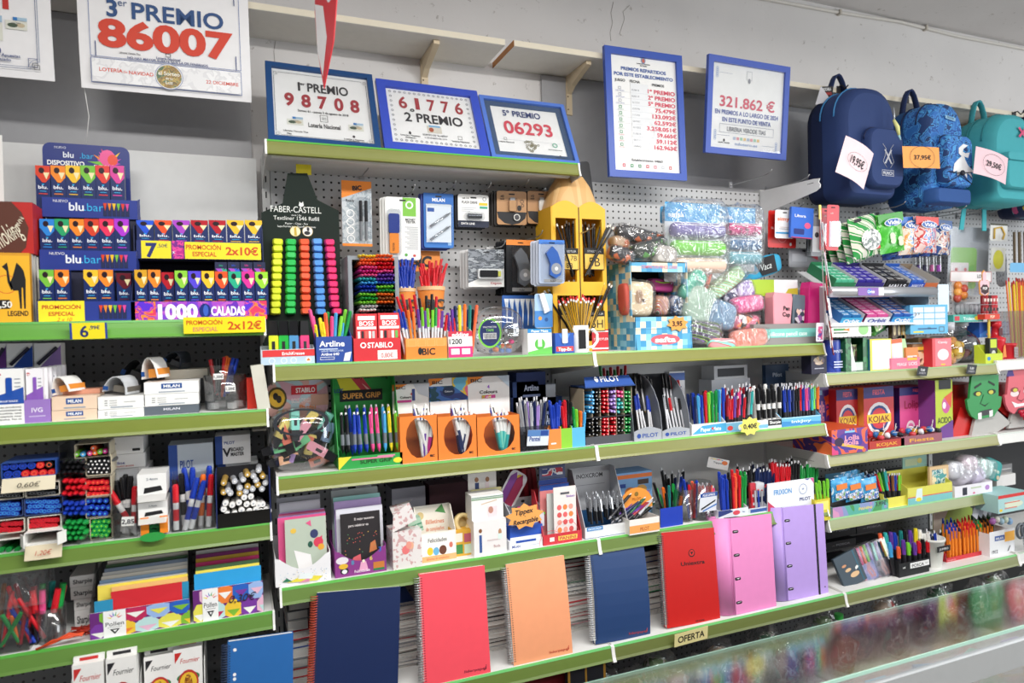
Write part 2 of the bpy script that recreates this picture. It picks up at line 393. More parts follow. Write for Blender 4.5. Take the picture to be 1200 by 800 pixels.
bay('grey steel shelving bay holding chewing gum, lollipops and felt pens',X2,X3,[(RZ['C1'],2.0,YB,'9a9966','9dbb84'),(RZ['C2'],2.0,YB,'989764','9db984'),(RZ['C3'],2.0,YB,'8d9464','7fb877'),(RZ['A4'],1.924,YB,'7f8455','6cc070'),(.2,1.924,YB,'7f8455','6cc070')],[(0.1,.9,DARK),(.905,1.2,MID),(1.205,1.52,PEG),(1.525,2.165,PEG)])  # price rails paler here: window reflection put into their colour
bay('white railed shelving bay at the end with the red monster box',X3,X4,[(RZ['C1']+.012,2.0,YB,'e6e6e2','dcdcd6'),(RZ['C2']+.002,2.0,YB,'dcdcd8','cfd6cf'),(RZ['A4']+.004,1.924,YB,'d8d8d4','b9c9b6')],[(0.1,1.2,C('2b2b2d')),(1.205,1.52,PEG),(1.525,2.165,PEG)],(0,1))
# board shelf high on the wall
def wall_board(label,xa,xb,z,brackets,end=None):
 t=thing('wall_shelf',label,'shelf',(xa,2.2,z))
 b=Mb();b.box(0,xb-xa,0,YW-2.2,0,.021,C('e9e5dc',0.5));b.obj('board',t)
 e=Mb();e.box(0,xb-xa,-.0015,0,.001,.02,C('e8dfca',0.5));e.obj('front_edging',t)
 if end:
  e=Mb();e.box(-.0015,0,0,YW-2.2,0,.021,C('b87a3c'));e.obj('bare_end',t)
 for x in brackets:
  k=Mb();x-=xa;m=C('d9c7a8',0.45);yb=YW-2.2
  k.side([(yb-.002,-.0),(yb-.018,-.02),(yb-.018,-.15),(yb,-.155),(yb,0)],x-.012,x+.012,m)
  k.side([(.03,-.001),(.03,-.014),(yb-.05,-.05),(yb-.018,-.07),(yb-.004,-.03),(yb-.004,-.001)],x-.010,x+.010,m)
  for zz in(-.08,-.13):k.tube((x-.006,yb-.0195,zz),(x-.006,yb-.018,zz),.003,.003,C('6a5a45'),6)
  k.obj('bracket',t)
 return t
wall_board('long pale board shelf on the wall above the leaning lottery frames',-1.2,.896,2.592,[.66],False)
wall_board('pale board shelf with a bare brown end beside the vertical prize list',.93,2.9,2.594,[1.24],True)
wall_board('pale board shelf on the wall behind the hanging backpacks',2.905,4.8,2.606,[3.5],False)
# builders
K={'black':'19191c','blue':'1f3fae','red':'d0202c','green':'1f9644','purple':'6a3fa0','pink':'e8508f','orange':'f0762a','yellow':'f2dc2e','lime green':'7fd13b','sky blue':'4aa7df','turquoise':'36b3b0','white':'ecebe8','grey':'8c8f94','silver':'b9bcc2','navy':'1c2a58','brown':'8a5a34','lilac':'a98bd6','dark red':'9c1c2c','teal':'1f7f7a','cream':'efe6cf','gold':'b89548','coral':'f4693f','magenta':'c42a86','mint':'7fd8c4','dark green':'155c36'}
def kc(c):return K.get(c,c)
_PEN={}
def pen_parts(kind,c,L):
 """[(part name, mesh)] of a pen standing upright, foot at 0"""
 k=(kind,c,round(L,3))
 if k in _PEN:return _PEN[k]
 m=G(kc(c));out=[]
 def part(name,b):out.append((name,b.mesh(name)))
 if kind=='stick':
  b=Mb();b.tube((0,0,.006),(0,0,L*.72),.0037,.0037,G('d9dade')if c not in('orange',)else G('f0862a'),6);b.tube((0,0,0),(0,0,.006),.001,.0037,G('c9a85a'),6);part('barrel',b)
  b=Mb();b.tube((0,0,L*.62),(0,0,L),.0049,.0044,m,8);b.box(-.0012,.0012,-.0072,-.0044,L*.66,L*.985,m);part('cap',b)
 elif kind=='capped':
  b=Mb();b.tube((0,0,.008),(0,0,L*.7),.0046,.005,m,8);b.tube((0,0,0),(0,0,.008),.002,.0046,G('2a2a2e'),8);part('barrel',b)
  b=Mb();b.tube((0,0,L*.66),(0,0,L*.985),.0058,.0054,m,8);b.tube((0,0,L*.985),(0,0,L),.0046,.003,m,8);b.box(-.0014,.0014,-.0085,-.0052,L*.7,L*.97,m);part('cap',b)
 elif kind=='click':
  b=Mb();b.tube((0,0,.012),(0,0,L*.34),.0052,.0056,G('2b2b30'),8);b.tube((0,0,0),(0,0,.012),.0012,.005,G('9a9ca2'),8);b.tube((0,0,L*.34),(0,0,L*.9),.0056,.0048,m,8);part('barrel',b)
  b=Mb();b.box(-.0016,.0016,-.0088,-.0068,L*.6,L*.93,m);b.box(-.0016,.0016,-.0088,-.002,L*.9,L*.93,m);part('clip',b)
  b=Mb();b.tube((0,0,L*.9),(0,0,L),.0032,.003,G('d5d6da'),6);part('button',b)
 elif kind=='grip':
  b=Mb();b.tube((0,0,.012),(0,0,L*.2),.005,.0058,m,8);b.tube((0,0,0),(0,0,.012),.0012,.005,m,8);b.tube((0,0,L*.46),(0,0,L*.93),.0058,.005,m,8);part('barrel',b)
  b=Mb();b.tube((0,0,L*.2),(0,0,L*.46),.0058,.0058,G('6f757c'),8);part('rubber_grip',b)
  b=Mb();b.box(-.0018,.0018,-.009,-.0068,L*.62,L*.95,m);b.box(-.0018,.0018,-.009,-.002,L*.92,L*.95,m);part('clip',b)
  b=Mb();b.tube((0,0,L*.93),(0,0,L),.0034,.003,G('e6e7ea'),6);part('button',b)
 elif kind=='four':
  b=Mb();b.tube((0,0,.012),(0,0,L*.5),.0058,.0066,m,8);b.tube((0,0,0),(0,0,.012),.0012,.0058,m,8);part('barrel',b)
  b=Mb();b.tube((0,0,L*.5),(0,0,L*.97),.0066,.0064,G('efefec'),8);b.tube((0,0,L*.97),(0,0,L),.003,.003,G('efefec'),6);part('upper_barrel',b)
  for i,q in en(('22a04a','d0202c','1f3fae','19191c')):
   b=Mb();a=i*pi/2+.5;b.box(.006*cos(a)-.0016,.006*cos(a)+.0016,.006*sin(a)-.0016,.006*sin(a)+.0016,L*.8,L*.92,G(q));part('slider',b)
 elif kind=='marker':
  b=Mb();b.tube((0,0,0),(0,0,L*.64),.0072,.0072,G('e8e8e6')if c in('red','blue','black','green','orange')else m,10);b.tube((0,0,L*.2),(0,0,L*.45),.0074,.0074,m,10);part('barrel',b)
  b=Mb();b.tube((0,0,L*.6),(0,0,L*.97),.0082,.0076,m,10);b.tube((0,0,L*.97),(0,0,L),.0062,.0055,m,10);b.box(-.0018,.0018,-.011,-.0075,L*.64,L*.93,m);part('cap',b)
 elif kind=='paint':
  b=Mb();b.tube((0,0,0),(0,0,L*.66),.0075,.0075,G('26262a'),10);b.tube((0,0,L*.55),(0,0,L*.66),.0078,.0078,m,10);part('barrel',b)
  b=Mb();b.tube((0,0,L*.66),(0,0,L),.0078,.0074,m,10);b.box(-.002,.002,-.0105,-.0075,L*.7,L*.94,m);part('cap',b)
 elif kind=='fine':
  b=Mb();b.tube((0,0,0),(0,0,L*.86),.005,.005,G('f08a2c'),6);part('barrel',b)
  b=Mb();b.tube((0,0,L*.86),(0,0,L),.0042,.003,m,6);b.box(-.001,.001,-.006,-.004,L*.62,L*.95,m);part('cap',b)
 elif kind=='hl':
  b=Mb();b.prism(rrect(-.0125,.0125,0,L*.66,.003,2),-.007,.007,m);b.rect(-.0045,.0045,L*.3,L*.52,-.0073,C('2a2a2e'));part('barrel',b)
  b=Mb();b.prism([(-.013,L*.66),(.013,L*.66),(.0105,L),(-.0105,L)],-.0075,.0075,G('19191c'));part('cap',b)
 elif kind=='pencil':
  b=Mb();b.tube((0,0,0),(0,0,L*.95),.0036,.0036,m,6);part('shaft',b)
  b=Mb();b.tube((0,0,L*.95),(0,0,L),.0037,.0034,G('e8e2d4')if c=='black' else G('c8372f'),6);part('dipped_end',b)
 elif kind=='ring':
  b=Mb();b.tube((0,0,0),(0,0,L*.9),.0037,.0037,G('d9ab2e'),6);b.box(-.0012,.0012,-.0040,-.0036,0,L*.9,G('1c1c1f'));part('shaft',b)
  b=Mb();b.tube((0,0,L*.9),(0,0,L*.94),.0038,.0038,G('f0eee8'),6);b.tube((0,0,L*.94),(0,0,L),.0038,.0036,G('c8302c'),6);part('dipped_end',b)
 elif kind=='metal':
  b=Mb();b.tube((0,0,.01),(0,0,L*.52),.0048,.0052,G('1a1a1d'),8);part('barrel',b)
  b=Mb();b.tube((0,0,L*.52),(0,0,L*.95),.0052,.0045,C('c5c6c9',.25,.9),8);b.tube((0,0,L*.95),(0,0,L),.0028,.0026,C('c5c6c9',.25,.9),6);part('upper_barrel',b)
  b=Mb();b.box(-.0018,.0018,-.009,-.007,L*.5,L*.93,C('d5d6d9',.22,.9));b.box(-.0018,.0018,-.009,-.003,L*.9,L*.93,C('d5d6d9',.22,.9));part('clip',b)
 _PEN[k]=out;return out
def put(parts,name,label,cat,loc,rot,group=None):
 o=bpy.data.objects.new(name,None);COL.objects.link(o);o.empty_display_size=0.01
 o.location=loc;o.rotation_euler=rot;tag(o,label,cat,group)
 for n,me in parts:
  c=bpy.data.objects.new(n,me);COL.objects.link(c);c.parent=o
 return o
PN={'stick':'ballpoint_pen','capped':'felt_pen','click':'retractable_pen','grip':'retractable_pen','four':'four_color_pen','metal':'steel_pen'}
def pens(kind,z0,Y,items,label,group,name=None,cat='pen',back=4):
 """items: (pixel column of the top, pixel row of the top, colour, sideways lean in degrees). The foot stands at z0."""
 for it in items:
  px,pt,c=it[:3];lean=it[3]if len(it)>3 else 0;y=Y+(it[4]if len(it)>4 else 0)
  Xt=P(px,pt,y)[0];zt=P(px,pt,y)[1]
  l=max(.05,(zt-z0))/cos(rd(lean));l=round(l*100)/100
  X=Xt-sin(rd(lean))*l
  put(pen_parts(kind,c,l),name or PN.get(kind,'pen'),label.format(c),cat,(X,y,zt-cos(rd(lean))*l),(rd(-back),rd(lean),ru(-.3,.3)),group)
def line(px0,px1,n,pt0,pt1,cols,lean=(0,0),jy=2,jx=0.8,dY=0.0):
 out=[]
 for i in rg(n):
  t=i/(n-1)if n>1 else 0
  c=cols[i*len(cols)//n]if isinstance(cols,(list,tuple))else cols
  out.append((px0+(px1-px0)*t+ru(-jx,jx),pt0+(pt1-pt0)*t+ru(-jy,jy),c,lean[0]+(lean[1]-lean[0])*t,dY))
 return out
_END={}
def end_mesh(c,tip,r,kind):
 k=(c,tip,r,kind)
 if k not in _END:
  b=Mb();m=G(kc(c))
  b.tube((0,.1,0),(0,.004,0),r,r,m,8,False)
  if kind=='cap':b.tube((0,.004,0),(0,0,0),r,r*.8,m,8);b.ell(0,0,r*.35,r*.35,-.0004,G(kc(tip)),6)
  elif kind=='flat':b.tube((0,.004,0),(0,0,0),r,r*.95,m,8);b.ring(0,0,r*.42,r*.6,-.0004,G(kc(tip)),8)
  elif kind=='tip':b.tube((0,.004,0),(0,-.012,0),r,r*.45,m,8);b.tube((0,-.012,0),(0,-.014,0),r*.4,r*.2,G(kc(tip)),6)
  _END[k]=b.mesh('pen')
 return _END[k]
def ends(grid,Y,label,group,r=.0055,kind='cap',name='marker',cat='marker',droop=-3):
 """pens lying with an end towards the viewer. grid: (px, py, colour, tip colour[, dY])"""
 for g in grid:
  px,py,c,tip=g[:4];y=Y+(g[4]if len(g)>4 else 0);X,Z=P(px,py,y)
  o=bpy.data.objects.new(name,end_mesh(c,tip,r,kind));COL.objects.link(o)
  o.location=(X,y,Z);o.rotation_euler=(rd(droop+ru(-2,2)),0,rd(ru(-3,3)))
  tag(o,label.format(c),cat,group)
def carton(name,label,cat,at,d,col,art=None,group=None,rz=0,side=None,top=None,lean=0,rough=.5):
 """closed box: part body, part printed_face"""
 X,Y,z,w,h=at
 t=thing(name,label,cat,(X,Y,z),rz,group,rx=-lean)
 m=C(col,rough)if isinstance(col,str)else col
 b=Mb();b.box(-w/2,w/2,0,d,0,h,m)
 if side:b.add([(-w/2-.0003,d,0),(-w/2-.0003,0,0),(-w/2-.0003,0,h),(-w/2-.0003,d,h)],[(0,1,2,3)],C(side,rough)if isinstance(side,str)else side)
 if top:b.add([(-w/2,0,h+.0003),(w/2,0,h+.0003),(w/2,d,h+.0003),(-w/2,d,h+.0003)],[(0,1,2,3)],C(top,rough))
 b.obj('body',t)
 if art:
  p=Mb();art(p,w,h)
  if p.v:p.obj('printed_face',t)
 return t,(X,Y,z+h,w,h)
def up(at,w=None,h=None,dx=0,dy=0):return(at[0]+dx,at[1]+dy,at[2]+.0005,w or at[3],h or at[4])
def tray(name,label,cat,at,d,col,lip,art=None,head=None,head_art=None,group=None,rz=0,sidecol=None,inner=None,slope=True,lean=8):
 """open-fronted counter display: base, front lip (printed), two side walls, back wall and an optional header card"""
 X,Y,z,w,h=at;t=thing(name,label,cat,(X,Y,z),rz,group);m=C(col);ms=C(sidecol or col);mi=C(inner or col);th=.002
 b=Mb();b.box(-w/2,w/2,0,d,0,th,mi);b.obj('base',t)
 b=Mb();b.box(-w/2,w/2,0,th,th,lip,m);b.obj('front_lip',t)
 if art:
  p=Mb();art(p,w,lip);p.obj('printed_face',t)
 for s in(-1,1):
  b=Mb();x=s*(w/2-th/2)
  b.side([(th,th),(d,th),(d,h),(d*.72,h),(th,lip)]if slope else[(th,th),(d,th),(d,h),(th,h)],x-th/2,x+th/2,ms);b.obj('side_wall',t)
 b=Mb();b.box(-w/2+th,w/2-th,d-th,d,th,h,mi);b.obj('back_wall',t)
 if head:
  e=thing_part_card(t,-w/2,w/2,d-.004,h*.6 if head>h else 0,head,head_art,col,lean)
 return t
def thing_part_card(t,x0,x1,y,z0,z1,art,col,lean=6,pts=None):
 c=Mb(Tr(0,y,z0)@Rx(-lean));hh=z1-z0
 c.prism(pts or rrect(x0,x1,0,hh,min(.006,hh*.2),3),0,.0015,C(col)if isinstance(col,str)else col)
 o=c.obj('header_card',t)
 if art:
  p=Mb(Tr(0,y,z0)@Rx(-lean));art(p,x1-x0,hh);p.obj('header_print',o)
 return o
def hook(px,py,Yb=None,L=.12,label='steel wire hook on the pegboard',n=1):
 X,Z=P(px,py,YB-.004)
 b=Mb();b.path([(0,0,0),(0,-.01,-.001),(0,-L*.8,-.004),(0,-L*.95,.002),(0,-L,.012)],.0022,C('b8b9bb',.3,.8),6)
 b.box(-.008,.008,-.002,.002,-.012,.012,C('b8b9bb',.3,.8))
 o=b.obj('peg_hook');o.location=(X,YB-.005,Z);tag(o,label,'hook','peg hooks');return o
def blister(name,label,cat,px0,px1,pt,pb,Y,art,col='eeeeec',bubble=None,group=None,rz=0,hole=True,lean=3,th=.0012):
 """hanging card pack: card with a euro slot and a clear bubble over the goods"""
 Xa=P(px0,(pt+pb)/2,Y)[0];Xb=P(px1,(pt+pb)/2,Y)[0];X=(Xa+Xb)/2;w=Xb-Xa;zt=sz(pt,X,Y);h=zt-sz(pb,X,Y)
 t=thing(name,label,cat,(X,Y,zt),rz,group,rx=lean)
 b=Mb();b.prism(rrect(-w/2,w/2,-h,0,min(.008,w*.12),3),0,th,C(col,.35)if isinstance(col,str)else col);b.obj('card',t)
 p=Mb()
 if hole:p.prism(rrect(-.011,.011,-.013,-.008,.0025,3),-.0006,-.0003,C('2a2a2c'))
 art(p,w,h)
 if p.v:p.obj('printed_face',t)
 if bubble:
  x0,x1,z0,z1,dp=bubble
  q=Mb();q.prism(rrect(x0*w,x1*w,-z1*h,-z0*h,min(.01,abs(x1-x0)*w*.3),3),-dp,-.0003,clear());q.obj('bubble',t)
 return t
def spiral(parent,x,z0,z1,n,r,m,y=0):
 b=Mb();
 for i in rg(n):
  z=z0+(z1-z0)*(i+.5)/n
  k=8;b.path([(x+r*cos(2*pi*j/k)*1.0,y+r*sin(2*pi*j/k),z+.0008*j/k)for j in rg(k+1)],.0009,m,4)
 return b.obj('spiral_binding',parent)
def loft(b,outline,layers,m,smooth=True):
 """closed outline (x,z) repeated at depths: layers of (y, kx, kz, dx, dz) about the outline's centre"""
 n=len(outline);cx=sum(p[0]for p in outline)/n;cz=sum(p[1]for p in outline)/n
 a=sum(outline[i][0]*outline[(i+1)%n][1]-outline[(i+1)%n][0]*outline[i][1]for i in rg(n))
 if a<0:outline=outline[::-1]
 vs=[];fs=[]
 for L in layers:
  y,kx,kz=L[:3];dx=L[3]if len(L)>3 else 0;dz=L[4]if len(L)>4 else 0
  vs+=[(cx+(x-cx)*kx+dx,y,cz+(z-cz)*kz+dz)for x,z in outline]
 N=len(layers)
 for k in rg(N-1):
  for i in rg(n):fs.append((k*n+i,(k+1)*n+i,(k+1)*n+(i+1)%n,k*n+(i+1)%n))
 b.add(vs,fs,m,smooth)
 b.add(vs[:n],[tuple(rg(n))],m,smooth);b.add(vs[-n:],[tuple(rg(n-1,-1,-1))],m,smooth)
 return b
def arch(w,h,r,seg=6,rb=.02):
 """outline with a round top and small bottom corners, standing at 0"""
 pts=[(-w/2+rb,0),(w/2-rb,0)]
 pts=[]
 for cx,cz,a0,rr in((w/2-rb,rb,-90,rb),(w/2-r,h-r,0,r),(-w/2+r,h-r,90,r),(-w/2+rb,rb,180,rb)):
  for i in rg(seg+1):
   a=rd(a0+90*i/seg);pts.append((cx+rr*cos(a),cz+rr*sin(a)))
 return pts
def solve_lean(bl,br,ptop,z,Y,lean):
 """width and height of a leaning flat thing from its foot pixels and the pixel row of its top middle"""
 Xa,Xb=sx(bl,Y,z),sx(br,Y,z);X=(Xa+Xb)/2;lo,hi=.01,1.2
 for _ in rg(40):
  h=(lo+hi)/2;py=proj(X,Y+h*sin(rd(lean)),z+h*cos(rd(lean)))[1]
  if py>ptop:lo=h
  else:hi=h
 return X,Xb-Xa,h
def A(s,y0=-.0005):
 """artwork from a short description; places are fractions of the face (m: metres). r x0 x1 z0 z1 colour | e x z rx rz colour | t text x z h colour [width] | p colour x z x z ... | o x z r0 r1 colour"""
 def col(c):
  if c[0]!='*':return C(c)
  q=c[1:].split(':');return spots(q[0].split(','),float(q[1]),.4,q[2]if len(q)>2 else 'noise')
 def f(p,w,h):
  y=y0
  for c in s.split(';'):
   k=c.split();n=k[0];v=lambda i,u:float(k[i][:-1])if k[i][-1]=='m' else float(k[i])*u
   if n=='r':p.rect(v(1,w),v(2,w),v(3,h),v(4,h),y,col(k[5]))
   elif n=='e':p.ell(v(1,w),v(2,h),v(3,w),v(4,h),y,col(k[5]))
   elif n=='o':p.ring(v(1,w),v(2,h),v(3,w),v(4,w),y,col(k[5]))
   elif n=='t':p.text(k[1].replace('_',' '),v(2,w),v(3,h),v(4,h),col(k[5]),y,w=v(6,w)if len(k)>6 else None,bold=.02)
   elif n=='p':p.poly([(float(k[i])*w,float(k[i+1])*h)for i in rg(2,len(k),2)],y,col(k[1]))
   y-=.00004
 return f
ORD='first second third fourth fifth sixth seventh eighth ninth tenth eleventh twelfth thirteenth fourteenth fifteenth sixteenth seventeenth eighteenth nineteenth twentieth twenty-first twenty-second twenty-third twenty-fourth twenty-fifth twenty-sixth'.split()
def box(name,label,row,pl,pr,pt,Y,d,col,art=None,rz=0,ry=0,side=None,top=None,group=None):
 t,a=carton(name,label,name.split('_')[-1],slot(row,pl,pr,pt,Y),d,col,A(art)if art else None,group,rz,side,top);t.rotation_euler.y=rd(ry);return a[2]+.0006
def trayp(name,label,row,pl,pr,plip,pback,Y,d,col,art=None,sc=None,head=None,inner=None,slope=True):
 X,_,z,w,h=slot(row,pl,pr,pback,Y+d*.9);lip=sz(plip,X,Y)-z;w=slot(row,pl,pr,plip,Y)[3]
 t=tray(name,label,name.split('_')[-1],(X if False else slot(row,pl,pr,plip,Y)[0],Y,z,w,h),d,col,lip,A(art)if art else None,sidecol=sc,inner=inner,slope=slope)
 if head:
  p=Mb(Tr(0,d-.0025,0));A(head)(p,w,h);p.obj('back_print',t)
 return z+.004
 # bay with the vape displays
BLU=['d8452e','f08a2e','f2c233','7ac043','e0403a','d9489b','2f86d8','2fa36b','b03ad0','e8385f']
def blu_mesh(c,w,h,d=.025,band=False):
 k=('blu',c,round(w,3),round(h,3),band)
 if k not in _PEN:
  b=Mb();b.box(-w/2,w/2,0,d,0,h,C('1a2b62',.35))
  p=Mb(Tr(0,0,h*(.3 if not band else .22))@Matrix.Diagonal((1,1,.7 if not band else .78,1)))
  if band:p.poly([(-w/2,h),(w/2,h),(w/2,h*.85),(w*.04,h*.3),(-w/2,h*.85)],-.0004,G(c))
  else:p.poly([(-w/2,h),(w/2,h),(w/2,h*.62),(w*.18,h*.45),(-w*.05,h*.45),(-w/2,h*.72)],-.0004,G(c))
  p.poly([(w*.02,h*.78),(w*.46,h*.78),(w*.24,h*.55)],-.0006,C('f0e3b0'))
  p.ell(-w*.08,h*.84,w*.2,h*.1,-.0007,G('2a1a22'),10)
  p.text('blu.',0,h*.24,h*.11,C('eef2fa'),-.0007,w=w*.66,bold=.02)
  p.rect(-w*.22,w*.22,h*.15,h*.17,-.0007,C('37b0e6'));p.rect(-w*.3,w*.3,h*.06,h*.09,-.0007,G(c))
  p.poly([(-w*.1,h*.4),(w*.1,h*.4),(0,h*.34)],-.0007,C('37b0e6'))
  _PEN[k]=[('body',b.mesh('body')),('printed_face',p.mesh('printed_face'))]
 return _PEN[k]
def mini_art(p,w,h,x0,x1):
 for i in rg(6):
  x=x0+(x1-x0)*(i+.5)/6;q=(x1-x0)/6
  p.rect(x-q*.42,x+q*.42,h*.12,h*.8,-.0009,C('17224e'));p.poly([(x-q*.42,h*.8),(x+q*.42,h*.8),(x,h*.4)],-.001,G(BLU[i]))
def stepped_display():
 yf=2.03;at=slot('L1',45,158,193,yf);X,Y,z,w,h=at
 t=thing('display_stand','navy three-tier card stand of vape boxes with splash of colour on its header','display',(X,Y,z),0)
 zs=[0.0,sz(317,X,2.09)-z,sz(256,X,2.15)-z];hl=.052
 b=Mb();b.side([(0,0),(.2,0),(.2,zs[2]+.02),(.12,zs[2]+.02),(.12,zs[2]),(.115,zs[1]+.02),(.06,zs[1]+.0),(.055,.02),(0,.02)],-w/2,w/2,C('1d1f3c'));b.obj('steps',t)
 for i,y in en((0,.055,.115)):
  b=Mb();b.box(-w/2-(.004*i),w/2+.002,y-.003,y-.001,zs[i],zs[i]+hl,C('2b3c8e',.35));o=b.obj('tier_lip',t)
  p=Mb(Tr(0,y-.003,zs[i]))
  if i:p.text('blu',-w*.17,hl*.36,hl*.42,C('eef2fa'),-.0009,bold=.02);p.text('.bar',w*.02,hl*.36,hl*.42,C('37b0e6'),-.0009);p.text('NUEVO',-w*.34,hl*.76,hl*.14,C('eef2fa'),-.0009)
  mini_art(p,w,hl,w*.12,w*.42);p.obj('printed_face',o)
  for s in(-1,1):
   b=Mb();b.side([(y,zs[i]),(y+.06,zs[i]),(y+.06,zs[i]+hl*1.3),(y,zs[i]+hl)],s*(w/2+.001)-.001,s*(w/2+.001)+.001,C('2b3c8e'));b.obj('tier_side',t)
 hx0=sx(50,2.2,1.95)-X;hx1=sx(153,2.2,1.95)-X;zt=sz(168,X,2.2)-z
 def ha(p,W_,H_):
  x0,x1=hx0,hx1;W_=x1-x0
  q=random.Random(3)
  for i in rg(16):
   a=rd(8+i*11);L=q.uniform(.025,.055);cx,cz=x1-W_*.26,H_*.76
   p.poly([(cx+.008*sin(a),cz-.008*cos(a)),(cx-.008*sin(a),cz+.008*cos(a)),(cx+L*cos(a),cz+L*sin(a)*.9)],-.0006-i*.00002,G(q.choice(['f08a2e','e83a7a','7ac043','f2c233','d84ad0','2fa9e0'])))
  p.ell(x1-W_*.26,H_*.84,.02,.024,-.0012,G('f05a9a'),12);p.ell(x1-W_*.2,H_*.82,.013,.016,-.0013,G('f0503a'),10)
  p.text('blu',x0+W_*.29,H_*.82,.016,C('eef2fa'),-.0009,bold=.02);p.text('.bar',x0+W_*.5,H_*.82,.016,C('37b0e6'),-.0009);p.text('NUEVO',x0+W_*.2,H_*.93,.006,C('eef2fa'),-.0009)
  p.text('DISPOSITIVO',x0+W_*.26,H_*.72,.0125,C('ffffff'),-.0009,bold=.03,wmax=W_*.42);p.text('EXPLOSIÓN DE',x1-W_*.24,H_*.71,.008,C('ffffff'),-.0014,bold=.02)
 b=Mb();b.prism(rrect(hx0,hx1,zs[2],zt,.02,5),.19,.193,C('26357e',.35));o=b.obj('header_card',t)
 p=Mb(Tr(0,.19,zs[2]));ha(p,0,zt-zs[2]);p.obj('header_print',o)
 s=Mb(Tr(0,-.0045,0));sx0=sx(46,2.03,z)-X;sx1=sx(100,2.03,z)-X
 s.box(sx0,sx1,-.001,0,-.002,.053,C('f4e22c'));s.obj('promotion_sticker',t)
 p=Mb(Tr((sx0+sx1)/2,-.0056,0));p.text('PROMOCIÓN',0,.033,.010,C('c8401e'),-.0004,bold=.02,wmax=.105);p.text('ESPECIAL',0,.016,.010,C('c8401e'),-.0004,bold=.02);p.text('2 x 10',.005,.002,.009,C('d6301e'),-.0004,it=.3);p.obj('sticker_print',t)
 lab='navy vape box with {} top on the {} tier of the three-tier stand'
 nm={'d8452e':'red','f08a2e':'orange','f2c233':'yellow','7ac043':'green','e0403a':'scarlet','d9489b':'pink','2f86d8':'blue','2fa36b':'sea green','b03ad0':'violet','e8385f':'crimson','6a1a2a':'maroon'}
 for tier,y,pxs,pt,cols,zz in(('top',.118,(51,69,86.5,104,121.5,138),194,['d8452e','f08a2e','f2c233','7ac043','e0403a','d9489b'],zs[2]),('middle',.06,(56,73.5,91,108.5,126,143.5),256.5,['2f86d8','2fa36b','f08a2e','d8452e','e8385f','b03ad0'],zs[1]),('bottom',.004,(55.5,73.5,107.5,125,146),316,['7ac043','f08a2e','f2c233','f08a2e','6a1a2a'],.0)):
  for px,c in zip(pxs,cols):
   yy=Y+y+.003+(.02 if c=='6a1a2a' else 0);xx=sx(px,yy,z+zz+.05);zb=z+zz+.021;hh=sz(pt+(4 if c=='6a1a2a' else 0),xx,yy)-zb
   put(blu_mesh(c,sx(px+8.6,yy,zb)-sx(px-8.6,yy,zb),hh),'vape_box',lab.format(nm[c],tier),'box',(xx,yy,zb),(0,0,0),'vape boxes on the three-tier stand')
stepped_display()
